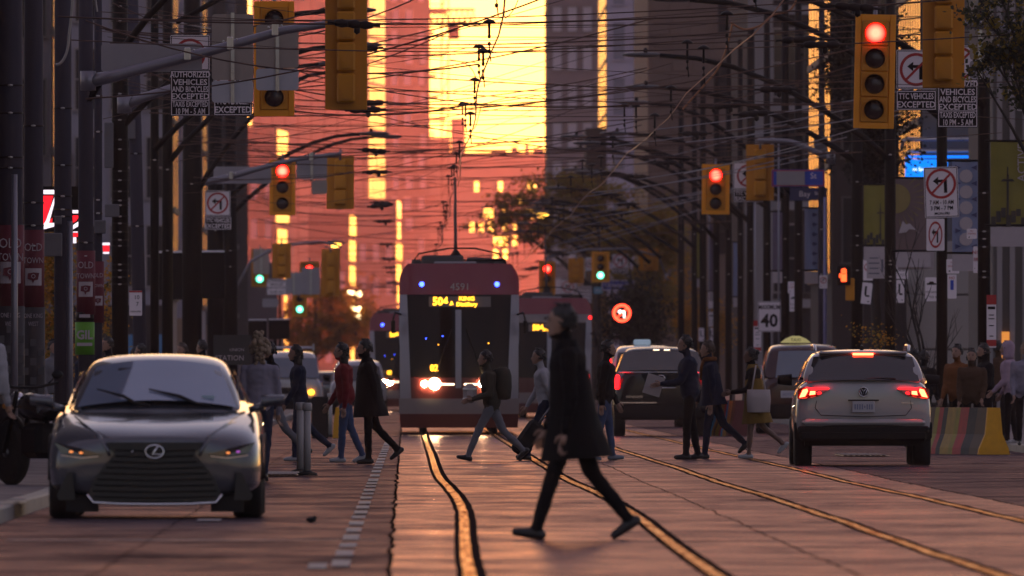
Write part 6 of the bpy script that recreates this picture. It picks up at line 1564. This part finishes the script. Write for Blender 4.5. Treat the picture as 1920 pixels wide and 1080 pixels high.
    for sg in (-1, 1): fb.ball(hp(.083, sg * .033, .012), (.009 * k, .012 * k, .006 * k), 6); fb.use(hair); fb.tube([hp(.088, sg * .018, .034), hp(.084, sg * .05, .036)], .004 * k, 5); fb.use(eye_m)
    fb.use(lip_m); fb.tube([hp(.086, -.022, -.062), hp(.095, 0, -.06), hp(.086, .022, -.062)], .006 * k, 5)
    off = len(me.vertices); V = np.zeros(off * 3); me.vertices.foreach_get('co', V); V = [tuple(v) for v in V.reshape(-1, 3)]
    faces = [tuple(p.vertices) for p in me.polygons]; bpy.data.meshes.remove(me)
    out = MB(); out.mats = mats[:]; out.v = V; out.f = faces; out.mi = list(map(int, idx)); out.sm = [True] * nf
    for m in fb.mats:
        if m not in out.mats: out.mats.append(m)
    out.f += [tuple(q + off for q in f) for f in fb.f]; out.v += fb.v; out.mi += [out.mats.index(fb.mats[q]) for q in fb.mi]; out.sm += [True] * len(fb.f)
    gx = (px - 760) / s; r = thing('person', label, 'person', (gx, F / s, .006 if KL < gx < KR else .12), D(yaw), group)
    out.build('body', parent=r)
    # hair
    if hair is not None:
        hb = MB(); hb.use(hair, True); rg = random.Random(int(px))
        if hairstyle == 'curly':
            for q in range(90):
                a, e_ = rg.uniform(0, 6.28), rg.uniform(-.9, 1.5); rr = rg.uniform(.6, 1.0)
                c_ = hp(-.03 + .10 * rr * math.cos(a) * math.cos(e_), .125 * rr * math.sin(a) * math.cos(e_), .035 + .125 * rr * math.sin(e_)); hb.ball(c_, rg.uniform(.022, .042) * k, 7)
            for q in range(30): hb.ball(hp(rg.uniform(-.06, .03), rg.uniform(-.02, .07), rg.uniform(.12, .21)), rg.uniform(.02, .036) * k, 7)
            for q in range(24): hb.ball(hp(-.09 + rg.uniform(-.03, .02), rg.uniform(-.06, .06), rg.uniform(-.19, -.05)), rg.uniform(.016, .03) * k, 7)
        else:
            rings = []
            lo = {'short': -.03, 'long': -.24, 'bun': -.06}[hairstyle]
            for z, cx, rx_, ry2 in ((lo, -.065, .05, .07), (lo * .5 - .01, -.045, .068, .080), (.01, -.030, .082, .083), (.05, -.018, .094, .086), (.088, -.015, .092, .078), (.113, -.018, .066, .056), (.126, -.02, .02, .02)):
                rings.append([hp(cx + rx_ * .96 * math.cos(q * 2 * math.pi / 16) + rg.uniform(-.004, .004), ry2 * .93 * math.sin(q * 2 * math.pi / 16) + rg.uniform(-.004, .004), z + rg.uniform(-.005, .005)) for q in range(16)])
            hb.loft(rings)
            for q in range(150 if s > 200 else 80):       # tufts that break the outline
                a = rg.uniform(1.15, 5.13); z = rg.uniform(max(lo, -.07), .105); cz = math.sqrt(max(.05, 1 - max(0, z / .125) ** 2)); p0_ = hp(-.022 + .084 * cz * math.cos(a), .074 * cz * math.sin(a), z); d_ = hp(-.022 + .105 * cz * math.cos(a + rg.uniform(-.4, .4)), .095 * cz * math.sin(a), z + rg.uniform(-.03, .03)) if z < .07 else hp(rg.uniform(-.06, .05), rg.uniform(-.05, .05), .145)
                hb.tube([p0_, p0_.lerp(d_, .6), d_], [.014 * k, .011 * k, .003 * k], 5)
            if hairstyle == 'bun': hb.ball(hp(-.11, 0, .06), .045 * k, 8)
        hb.build('hair', parent=r)
    if cap is not None:
        cb = MB(); cb.use(cap, True); cb.loft([[hp(-.012 + rx_ * math.cos(q * math.pi / 7), ry2 * math.sin(q * math.pi / 7), z) for q in range(14)] for z, rx_, ry2 in ((.03, .112, .094), (.07, .112, .094), (.11, .09, .078), (.14, .05, .045), (.148, .01, .01))]); cb.build('hat', parent=r)
    if coat is not None:
        cb = MB(); cb.use(coat_m or top, True); rings = []; L_ = coat
        fx = sum(h[1] for h in hips) / 2; mx_, mn_ = max(h[1] for h in hips), min(h[1] for h in hips)
        for t, gw in ((0, 0), (.12, .01), (.35, .02), (.6, .035), (.82, .05), (1.0, .06)):
            z = .34 - t * (.34 + L_)
            dxf = max(0, mx_ - .0) * max(0, -z) / .42; dxb = max(0, -mn_) * max(0, -z) / .42
            ring_ = []
            for q in range(24):
                a = q * 2 * math.pi / 24; rx_ = (.135 + gw) * puff; ry2 = (.19 + gw * .8) * puff
                x = rx_ * math.cos(a) + (dxf if math.cos(a) > 0 else -dxb) * abs(math.cos(a)) * .55 + (.014 * math.sin(5 * a + px) * t) + .008 * math.sin(11 * a) * t
                ring_.append(tp(z, x, ry2 * math.sin(a) * (1 + .03 * math.sin(4 * a) * t)))
            rings.append(ring_)
        cb.loft(rings, cap=False); cb.build('coat_skirt', parent=r)
        co = MB(); co.use(coat_m or top, True); co.loft([[tp(h, .0 + rr * .9 * math.cos(q * math.pi / 8), rr * math.sin(q * math.pi / 8)) for q in range(16)] for h, rr in ((.47, .13), (.53, .095), (.565, .085), (.57, .075))]); co.build('collar', parent=r)
    if hood is not None:
        cb = MB(); cb.use(hood, True); cb.loft([[hp(cx + rx_ * math.cos(q * math.pi / 8), ry2 * math.sin(q * math.pi / 8), z) for q in range(16)] for z, cx, rx_, ry2 in ((-.17, -.03, .10, .12), (-.10, -.04, .095, .10), (-.02, -.04, .105, .098), (.06, -.035, .112, .10), (.11, -.03, .09, .08), (.145, -.03, .04, .035))]); cb.build('hood', parent=r)
    if scarf is not None:
        cb = MB(); cb.use(scarf, True); cb.tube([tp(.56, .075 * math.cos(q * math.pi / 6), .085 * math.sin(q * math.pi / 6)) for q in range(13)], .035 * k, 8); cb.tube([tp(.55, .09, .02), tp(.42, .135, .03), tp(.26, .14, .035)], .03 * k, 8, flat=.5); cb.build('scarf', parent=r)
    r['hand'] = [tuple(r.matrix_basis @ (h[0] + h[1] * .1 * k)) for h in hands][0]
    hw = [Matrix.Translation(r.location) @ rz_(D(yaw)) @ (h[0] + h[1] * .1 * k) for h in hands]
    del r['hand']
    tw = lambda h, x, y: Matrix.Translation(r.location) @ rz_(D(yaw)) @ tp(h, x, y)
    return r, hw, tw

person('man in a long black coat striding left in the foreground, crossing the tracks', 1075, 252, 1.79, 180, blk, blk, shoe_k, legA=((20, 3), (-19, 19)), armA=((-6, 14), (4, 22)), lean=5, coat=.30, vox=.012, puff=1.06, hairstyle='short')
_, hw, tw = person('backpacker in dark jacket and grey jeans walking left before the 4591 tram', 922, 129, 1.68, 180, olv, gry, shoe_k, legA=((28, 6), (-24, 22)), armA=((-8, 84), (-4, 78)), lean=6, puff=1.1, hairstyle='short')
def backpack(label, tw, m, sc=1.0, h=.30):
    p = tw(h, -.20, 0); r = thing('backpack', label, 'bag', p)
    b = MB(); b.use(m, True).loft([[(.12 * sc * cx * math.cos(q * math.pi / 6), .15 * sc * cx * math.sin(q * math.pi / 6), z * sc) for q in range(12)] for z, cx in ((-.22, .5), (-.2, .9), (-.05, 1.05), (.12, 1.0), (.2, .8), (.235, .4))]); b.build('pack', parent=r)
    b = MB(); b.use(trim, True); b.tube([(-.1 * sc, .08, .2 * sc), (-.18 * sc, .1, .15 * sc), (-.2, .1, -.05)], .015, 6); b.tube([(-.1 * sc, -.08, .2 * sc), (-.18 * sc, -.1, .15 * sc), (-.2, -.1, -.05)], .015, 6); b.build('strap', parent=r)['kind'] = 'stuff'
backpack('dark olive backpack on the back of the walker before the tram', tw, olv, 1.05)
p = tw(.10, .27, 0); r = thing('parcel', 'pale bundle with white stripes held by the walker before the tram', 'parcel', p)
b = MB(); b.use(bagw).box((-.05, 0, .1), (.2, .28, .28), .06); b.build('bundle', parent=r); b = MB(); b.use(mat('reflective_tape', (.75, .72, .68), .3, var=.1)); b.box((-.05, 0, .02), (.21, .29, .035), .01); b.build('stripe', parent=r); b = MB(); b.use(MATS['reflective_tape']); b.box((-.05, 0, .16), (.21, .29, .035), .01); b.build('stripe', parent=r)
_, hw, tw = person('traveller in light grey jacket pulling a black suitcase to the left', 1022, 128, 1.68, 180, lgry, nvy, shoe_k, legA=((22, 6), (-26, 20)), armA=((-26, 8), (14, 18)), lean=6)
h = hw[0]; r = thing('suitcase', 'black suitcase dragged tilted behind the traveller in grey', 'suitcase', (h.x - .62, h.y, .05)); r.rotation_euler = (0, .62, 0)
b = MB(); b.use(trim).box((0, 0, .34), (.26, .40, .56), .05); b.build('shell', parent=r)
b = MB(); b.use(galv, True); b.tube([(0, -.12, .6), (0, -.12, .98), (0, .12, .98), (0, .12, .6)], .012, 6); b.build('handle', parent=r)
for sy in (-.15, .15): b = MB(); b.use(tyre, True).lathe([(.035, -.02), (.035, .02)], 12, M=T(.08, sy, .035) @ FRONT); b.build('wheel', parent=r)
person('man in dark jacket and pale blue jeans stepping right past the black SUV', 1134, 128, 1.76, 0, blk, jean, shoe_g, legA=((9, 3), (-9, 10)), armA=((10, 14), (-12, 10)), lean=2, puff=1.12)
_, hw, tw = person('tall man in dark clothes walking left reading a paper', 1293, 127, 1.83, 180, nvy, blk, shoe_k, legA=((5, 3), (-5, 6)), armA=((20, 62), (18, 66)), lean=3, puff=1.1)
r = thing('paper', 'pale sheet of paper held by the tall man in dark clothes', 'paper', (hw[0] + hw[1]) / 2); b = MB(); b.use(bagw).box((-.03, 0, -.02), (.26, .012, .30)); b.build('sheet', parent=r).rotation_euler = (0, .3, 0)
person('man in navy coat with a rust orange scarf walking left behind the paper reader', 1336, 126, 1.76, 180, nvy, nvy, shoe_k, skn=skin, hair=hair_b, legA=((10, 4), (-22, 26)), armA=((-8, 14), (10, 20)), lean=4, coat=.12, scarf=orng)
_, hw, tw = person('woman in a mustard skirt with a pale tote bag walking left before the taxi van', 1416, 126, 1.66, 180, blk, skin_d, shoe_w, skn=skin_d, legA=((10, 6), (-16, 34)), armA=((14, 66), (10, 70)), lean=4, coat=.36, coat_m=must, bare=True, hairstyle='bun', legw=.85)
r = thing('tote_bag', 'pale canvas tote bag at the hip of the woman in the mustard skirt', 'bag', tw(.02, -.05, .26)); b = MB(); b.use(bagw, True).loft([[(w_ * math.cos(q * math.pi / 6), .06 * math.sin(q * math.pi / 6), z) for q in range(12)] for z, w_ in ((-.2, .15), (-.19, .17), (0, .18), (.14, .17))]); b.build('bag', parent=r)
b = MB(); b.use(bagw, True); b.tube([(-.1, 0, .13), (-.04, .02, .5), (.04, .02, .5), (.1, 0, .13)], .012, 6); b.build('strap', parent=r)
# left side walkers
person('woman with big curly ash blond hair, grey top and jeans, seen from behind', 487, 161, 1.66, 80, lil, jean_d, shoe_k, hair=hair_y, legA=((8, 6), (-8, 10)), armA=((-4, 10), (6, 14)), hairstyle='curly', vox=.014)
person('walker in dark jacket and grey trousers half hidden by the curly haired woman', 512, 134, 1.74, 180, blk, gry, shoe_k, legA=((20, 6), (-24, 20)), armA=((-14, 14), (14, 18)))
person('dark haired walker in a navy jacket just right of the white posts', 562, 130, 1.68, 180, nvy, jean_d, shoe_w, legA=((8, 6), (-18, 30)), armA=((10, 20), (-8, 10)), hairstyle='long', lean=3)
person('walker in a red jacket with dark hair and pale sneakers', 648, 132, 1.70, 180, redc, jean, shoe_w, legA=((6, 3), (-10, 14)), armA=((-8, 14), (12, 20)), hairstyle='long', puff=1.1)
person('walker in a wide black coat beside the one in the red jacket', 692, 134, 1.74, 180, blk, blk, shoe_k, legA=((2, 3), (-14, 30)), armA=((-20, 16), (-6, 24)), coat=.26, puff=1.15)
person('person in a pale grey sweater cut by the left edge of the picture', -34, 190, 1.74, 60, lgry, blk, shoe_k, armA=((6, 14), (4, 20)), legA=((8, 6), (-6, 8)), puff=1.15, vox=.014)
# the crowd on the left pavement, standing
crowd = [(98, 118, 1.70, -60, gry, hair_k, 'short', 'standing person in pale jacket at the left, by the white stop sign'), (180, 116, 1.72, 120, blk, hair_k, 'short', 'standing person with a dark cap by the green poster'), (207, 108, 1.80, -150, blk, hair_k, 'short', 'tall standing person in black behind the sedan roof, left part'),
         (228, 105, 1.76, -100, brn, hair_b, 'short', 'standing man with brown hair looking aside behind the sedan'), (270, 104, 1.70, 170, nvy, hair_k, 'long', 'standing person with dark hair above the middle of the sedan roof'), (250, 101, 1.66, 30, blk, hair_k, 'short', 'shorter person in black seen over the sedan roof'),
         (346, 104, 1.72, -140, gry, hair_b, 'short', 'standing person with short brown hair above the right part of the sedan roof'), (384, 102, 1.78, 150, blk, hair_k, 'short', 'standing person with round dark hair before the shop fascia'), (150, 112, 1.68, 0, nvy, hair_k, 'short', 'person behind the slim grey post at left')]
for i, (px, s, H, yw, tp_, hr, hs, lb) in enumerate(crowd):
    person(lb, px, s, H, yw, tp_, blk, shoe_k, hair=hr, hairstyle=hs, legA=((3, 2), (-3, 3)), armA=((4, 14), (2, 30)), cap=blk if i == 1 else None, vox=.02)
crowd = [(1797, 113, 1.76, -120, orng, hair_k, 'short', 'man in a rust brown jacket among the people at right', None), (1823, 116, 1.68, -100, brn, hair_k, 'long', 'woman with dark hair looking over a shoulder at right', None), (1850, 112, 1.78, -160, blk, hair_k, 'short', 'big person in a black jacket behind the painted barrier', None),
         (1894, 113, 1.70, 170, pnk, hair_b, 'short', 'person in a pale pink hooded jacket at the right edge', pnk), (1922, 116, 1.66, -90, lil, hair_y, 'long', 'person cut by the right edge beside the pink jacket', None), (1716, 108, 1.72, 120, blk, hair_k, 'short', 'dark figure just right of the white SUV roof', None), (1731, 104, 1.70, 60, blk, hair_k, 'short', 'second dark figure right of the white SUV, by the bare tree', None), (1872, 106, 1.74, 90, brn, hair_k, 'short', 'person in brown behind the pink jacket', None)]
for i, (px, s, H, yw, tp_, hr, hs, lb, hd) in enumerate(crowd):
    person(lb, px, s, H, yw, tp_, blk, shoe_w if i == 3 else shoe_k, hair=hr, hairstyle=hs, hood=hd, legA=((4, 3), (-4, 4)), armA=((6, 40), (2, 30)), puff=1.15, vox=.02)
person('walker glimpsed between the two trams', 1078, 70, 1.72, 180, blk, blk, shoe_k, legA=((12, 5), (-14, 16)), vox=.024)

# ---------------------------------------------------------------- street furniture
def barrier(label, px, s, L_, yaw, end):
    r = thing('concrete_barrier', label, 'barrier', ((px - 760) / s, F / s, .004), yaw)
    prof = [(-.26, 0), (.26, 0), (.24, .10), (.14, .32), (.10, .74), (-.10, .74), (-.14, .32), (-.24, .10)]
    b = MB(); b.use(end); b.prism(prof, 0, .06); b.build('end_face', parent=r)
    cols = [mat('mural_' + nm, c, .7, var=.5, scale=7) for nm, c in (('brown', (.08, .05, .03)), ('olive', (.26, .22, .03)), ('red', (.38, .04, .04)), ('blue', (.02, .30, .62)), ('dark', (.02, .02, .025)), ('ochre', (.34, .22, .05)))]
    n = 14; rg = random.Random(int(px))
    def slant(x, z, y0, y1): return y0
    for i in range(n):
        b = MB(); b.use(cols[(i * 5 + rg.randint(0, 1)) % 6]); y0, y1 = .062 + (L_ - .062) * i / n, .062 + (L_ - .062) * (i + 1) / n
        vs = [(x, y0 + .10 * math.sin(z * 4) * (0 if i == 0 else 1), z) for x, z in prof] + [(x, y1 + .10 * math.sin(z * 4) * (0 if i == n - 1 else 1), z) for x, z in prof]
        m_ = len(prof); b.add(vs, [tuple(range(m_)), tuple(range(2 * m_ - 1, m_ - 1, -1))] + [(q, q + m_, (q + 1) % m_ + m_, (q + 1) % m_) for q in range(m_)]); b.build('painted_band', parent=r)
    return r
yel = mat('barrier_yellow', (.75, .36, .01), .6, var=.2, scale=8)
br = barrier('painted concrete barrier with a yellow end, at the right kerb', 1864, 119, 3.2, math.radians(15.5), yel)
lm = mat('letter_block', (.6, .5, .4), .5, var=.1)
for k, (px, ch) in enumerate(((1752, 'N'), (1779, 'O'), (1808, 'I'), (1837, 'T'))):
    r = thing('letter_block', f'small pale cube lettered {ch} on top of the painted barrier', 'letter cube', ((px - 760) / 116, F / 117 + 1.4 - k * .3, .75)); r.location.x = br.location.x - (.27 * (F / 0 if False else 1)) * 0 + (px - 760) / 117
    b = MB(); b.use(lm).box((0, 0, .065), (.13, .13, .13), .01); b.build('cube', parent=r); text(ch, .10, trim, r, (0, -.068, .065), 1)
b2 = barrier('far painted concrete barrier between the crossing men and the mustard skirt', 1388, 90, 2.4, math.radians(12), mat('mural_end', (.10, .02, .02), .7))
for k, px in enumerate((1362, 1386)):
    r = thing('letter_block', ('small pale cube on the far painted barrier, left one', 'small pale cube on the far painted barrier, right one')[k], 'letter cube', ((px - 760) / 90, F / 90 + .6, .745)); b = MB(); b.use(lm).box((0, 0, .07), (.15, .15, .14), .01); b.build('cube', parent=r)
whp = mat('post_white', (.34, .32, .32), .6, var=.15)
for px, s, lb in ((563, 149, 'white flexible post before the navy walker, left of two'), (576, 152, 'white flexible post before the navy walker, right of two'), (619, 92, 'white flexible post beside the black planter in the left lane')):
    r = thing('flexible_post', lb, 'bollard', ((px - 760) / s, F / s, .004)); b = MB(); b.use(whp, True).tube([(0, 0, .04), (0, 0, .80)], .045, 12); b.lathe([(.045, .80), (.06, .81), (.06, .88), (.05, .90)], 12); b.build('post', parent=r)
    b = MB(); b.use(tyre, True).lathe([(.13, 0), (.12, .03), (.055, .06)], 14); b.build('base', parent=r)
r = thing('planter_box', 'black planter box in the left lane behind the white posts', 'planter', ((600 - 760) / 93, F / 93, 0)); b = MB(); b.use(trim).box((0, .3, .42), (.34, .6, .84), .02); b.build('box', parent=r)
r = thing('yellow_block', 'small yellow barrier end beside the black planter', 'barrier', ((633 - 760) / 93, F / 93 + .2, 0)); b = MB(); b.use(yel).prism([(-.10, 0), (.10, 0), (.08, .3), (.04, .62), (-.04, .62), (-.08, .3)], 0, .5); b.build('block', parent=r)
dome_m = mat('cast_iron', (.12, .075, .06), .3, .8, var=.3)
for px, py, wpx, s, lb in ((530, 891, 62, 151, 'rusty tactile plate with raised domes at the left crossing'), (1615, 856, 86, 121, 'rusty tactile plate with raised domes beyond the white SUV')):
    w_ = wpx / s; r = thing('tactile_plate', lb, 'tactile plate', ((px - 760) / s, F / s, .012)); b = MB(); b.use(dome_m).box((0, 0, .004), (w_, 6.0, .008)); b.build('plate', parent=r)
    b = MB(); b.use(dome_m, True)
    for i in range(8):
        for j in range(24): b.lathe([(.028, .008), (.022, .02), (.008, .026)], 7, M=T(-w_ / 2 + w_ * (i + .5 + .25 * (j % 2)) / 8.5, -2.9 + j * .252, 0))
    b.build('dome', parent=r)['kind'] = 'stuff'
r = thing('litter', 'small dark crumpled scrap lying on the left lane', 'litter', ((583 - 760) / 226, F / 226, .005)); b = MB(); b.use(trim, False); b.ball((0, 0, .025), (.05, .05, .028), 7, smooth=False); b.ball((.03, .01, .04), (.022, .02, .02), 6, smooth=False); b.build('scrap', parent=r)
# ---------------------------------------------------------------- trees
bark = mat('bark', (.035, .028, .024), .9, var=.4, scale=6, bump=.4)
def leafmat(name, c):
    m = mat(name, c, .6, var=.45, scale=1.6)
    n = m.node_tree; L = n.links.new; b = n.nodes['Principled BSDF']; tr = n.nodes.new('ShaderNodeBsdfTranslucent'); ms = n.nodes.new('ShaderNodeMixShader')
    src = b.inputs['Base Color'].links[0].from_socket; L(src, tr.inputs['Color']); ms.inputs[0].default_value = .6
    L(b.outputs[0], ms.inputs[1]); L(tr.outputs[0], ms.inputs[2]); L(ms.outputs[0], n.nodes['Material Output'].inputs['Surface'])
    return m
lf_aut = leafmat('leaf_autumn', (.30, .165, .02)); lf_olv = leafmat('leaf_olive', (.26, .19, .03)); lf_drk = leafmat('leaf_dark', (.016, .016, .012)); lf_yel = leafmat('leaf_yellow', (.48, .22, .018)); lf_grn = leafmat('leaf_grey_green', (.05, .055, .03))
def tree(label, px, s, H, crown, n, mats_, leaf=.16, seed=1, trunk=.16, z0=None, bare=False, dy=0.0, spray=.75, name='tree'):
    """crown: list of (dx, z, rx, rz) clumps in metres from the trunk"""
    rg = random.Random(seed); r = thing(name, label, 'tree', ((px - 760) / s, F / s + dy, .1))
    tb = MB(); tb.use(bark, True)
    top = max(z for _, z, _, _ in crown) if crown else H
    tb.tube([(0, 0, 0), (.05, .02, H * .25), (-.04, 0, H * .5), (.06, 0, H * .75), (0, 0, H)], [trunk * 1.2, trunk, trunk * .75, trunk * .45, trunk * .15], 8)
    for dx, z, rx_, rz in crown:
        zb = max(.25 * H, z - 1.2 - abs(dx) * .5); p0 = Vector((0, 0, min(zb, H * .8))); p1 = Vector((dx, rg.uniform(-1, 1) * rx_ * .5, z))
        mid = p0.lerp(p1, .5) + Vector((rg.uniform(-.2, .2), 0, rg.uniform(-.1, .3)))
        tb.tube([p0, mid, p1], [trunk * .42, trunk * .26, trunk * .07], 6)
        for k in range(5):
            q = p1 + Vector((rg.uniform(-1, 1) * rx_, rg.uniform(-1, 1) * rx_, rg.uniform(-1, 1) * rz)) * .9; tb.tube([p1.lerp(mid, rg.random() * .6), p1.lerp(q, .5) + Vector((0, 0, .1)), q], [trunk * .12, trunk * .07, trunk * .03], 4)
    tb.build('trunk', parent=r)
    for m_i, m in enumerate(mats_):
        nn = int(n * (1 - .35 * m_i) / len(mats_)); vs = []
        tot = sum(c[2] ** 2 * c[3] for c in crown)
        for dx, z, rx_, rz in crown:
            k = int(nn * rx_ ** 2 * rz / tot)
            cl = [Vector((dx + rg.gauss(0, .55) * rx_, rg.gauss(0, .55) * rx_, z + rg.gauss(0, .55) * rz)) for _ in range(max(4, k // 26))]
            for q in range(k):
                c = cl[rg.randrange(len(cl))]; sp_ = spray * rg.uniform(.15, .62)
                p = c + Vector((rg.gauss(0, 1), rg.gauss(0, 1), rg.gauss(0, .7))) * sp_ * .6
                a = Vector((rg.gauss(0, 1), rg.gauss(0, 1), rg.gauss(0, .6))).normalized() * leaf * rg.uniform(.5, 1.1); t = a.orthogonal().normalized(); t.rotate(Matrix.Rotation(rg.uniform(0, 6.28), 3, a.normalized())); t = t * a.length * .36
                vs += [p, p + a * .5 + t, p + a, p + a * .5 - t]
        b = MB(); b.use(m); b.add(vs, [(4 * i, 4 * i + 1, 4 * i + 2, 4 * i + 3) for i in range(len(vs) // 4)]); b.build('crown', parent=r)
    return r
# autumn trees at the far crossing on the right: pixel clumps turned into metres
def clumps(px, s, L): return [((x - px) / s, HC - (y - 710) / s, rx_ / s, rz / s) for x, y, rx_, rz in L]
tree('broad autumn tree with thin olive and ochre foliage over the second tram', 1120, 38, 11, clumps(1120, 38, [(1060, 350, 70, 26), (1000, 390, 70, 26), (945, 415, 45, 22), (1120, 370, 60, 30), (1040, 430, 60, 26), (1150, 430, 70, 40), (985, 445, 50, 18), (1090, 460, 60, 18)]), 20000, [lf_olv, lf_aut], .19, 3, .22)
tree('autumn tree with ochre leaves right of the University sign', 1232, 42, 9, clumps(1232, 42, [(1225, 420, 55, 35), (1180, 455, 45, 22), (1250, 480, 40, 30), (1215, 530, 45, 25), (1260, 560, 35, 40), (1270, 430, 30, 40)]), 20000, [lf_olv, lf_aut], .18, 5, .2, dy=30)
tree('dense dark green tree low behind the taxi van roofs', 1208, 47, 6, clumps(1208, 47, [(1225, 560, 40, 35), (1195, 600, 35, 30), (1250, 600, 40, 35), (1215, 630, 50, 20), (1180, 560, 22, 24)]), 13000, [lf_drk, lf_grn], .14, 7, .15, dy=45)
tree('yellow bush behind the slim poles on the right', 1300, 48, 4, clumps(1300, 48, [(1290, 600, 22, 40), (1310, 640, 26, 36), (1345, 620, 22, 44), (1285, 520, 14, 24)]), 7000, [lf_yel, lf_aut], .13, 9, .1)
tree('low autumn tree beyond the University sign pole', 1118, 33, 7, clumps(1118, 33, [(1110, 580, 30, 25), (1130, 620, 26, 25), (1095, 610, 20, 22)]), 9000, [lf_aut], .2, 11, .12, dy=20)
tree('yellow brown tree over the far left lane behind the green light', 590, 27, 8, clumps(590, 27, [(600, 600, 45, 32), (560, 630, 35, 28), (640, 630, 40, 28), (670, 600, 30, 34), (590, 650, 50, 18), (620, 560, 36, 18), (540, 600, 20, 26), (520, 640, 22, 22)]), 16000, [lf_yel, lf_aut], .26, 13, .22)
tree('hazy brown tree just left of the third tram', 668, 20, 8, clumps(668, 20, [(660, 560, 30, 26), (690, 590, 20, 40), (640, 590, 28, 24), (670, 630, 34, 24)]), 7000, [lf_aut], .3, 15, .2)
tree('yellow leaved tree glimpsed between the grey poles at left', 108, 92, 6, clumps(108, 92, [(92, 470, 22, 40), (104, 540, 26, 50), (95, 620, 26, 40), (104, 680, 22, 30), (205, 540, 12, 40), (204, 610, 12, 40)]), 8000, [lf_yel, lf_olv], .085, 17, .1)
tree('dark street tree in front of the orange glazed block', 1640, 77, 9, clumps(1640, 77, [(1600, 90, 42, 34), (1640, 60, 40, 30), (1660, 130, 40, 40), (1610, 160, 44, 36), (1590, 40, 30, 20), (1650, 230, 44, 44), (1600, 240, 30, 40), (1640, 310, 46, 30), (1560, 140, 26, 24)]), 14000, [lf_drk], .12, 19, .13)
tree('leafy branch tips hanging in at the upper right corner', 1960, 128, 6.6, clumps(1960, 128, [(1850, 50, 34, 20), (1885, 110, 34, 34), (1910, 60, 26, 26), (1860, 120, 34, 26), (1835, 150, 18, 16), (1905, 180, 22, 30), (1880, 10, 40, 14), (1925, 130, 30, 60)]), 3200, [lf_grn, lf_olv], .10, 21, .09, spray=.34)
tree('small plant with yellow leaves behind the roof of the white SUV', 1640, 92, .9, clumps(1640, 92, [(1635, 640, 16, 8), (1655, 648, 14, 8), (1622, 632, 10, 8)]), 260, [lf_yel, lf_olv], .07, 23, .02)
# bare young tree
rg = random.Random(4); p = at(1729, 790, 95); r = thing('bare_tree', 'young leafless tree right of the white SUV', 'tree', (p.x, p.y, .1)); b = MB(); b.use(bark, True)
def branch(p0, d, L_, rad, lv):
    q = p0; pts = [p0]; 
    for k in range(4): d = (d + Vector((rg.gauss(0, .07), rg.gauss(0, .07), .06))).normalized(); q = q + d * L_ / 4; pts.append(q)
    b.tube(pts, [rad, rad * .85, rad * .7, rad * .55, rad * .35], 6)
    if lv:
        for k in range(4 if lv > 1 else 3):
            t = pts[1 + k % 4]; nd = (d + Vector((rg.choice((-1, 1)) * rg.uniform(.25, .6), rg.gauss(0, .3), .25))).normalized(); branch(t, nd, L_ * rg.uniform(.5, .75), rad * .5, lv - 1)
branch(Vector((0, 0, 0)), Vector((-.02, 0, 1)), 1.7, .05, 3); branch(Vector((-.01, 0, 1.5)), Vector((-.12, 0, 1)), 1.7, .03, 2); branch(Vector((.0, 0, 1.3)), Vector((-.25, 0, 1)), 1.5, .025, 2)
b.build('trunk', parent=r)
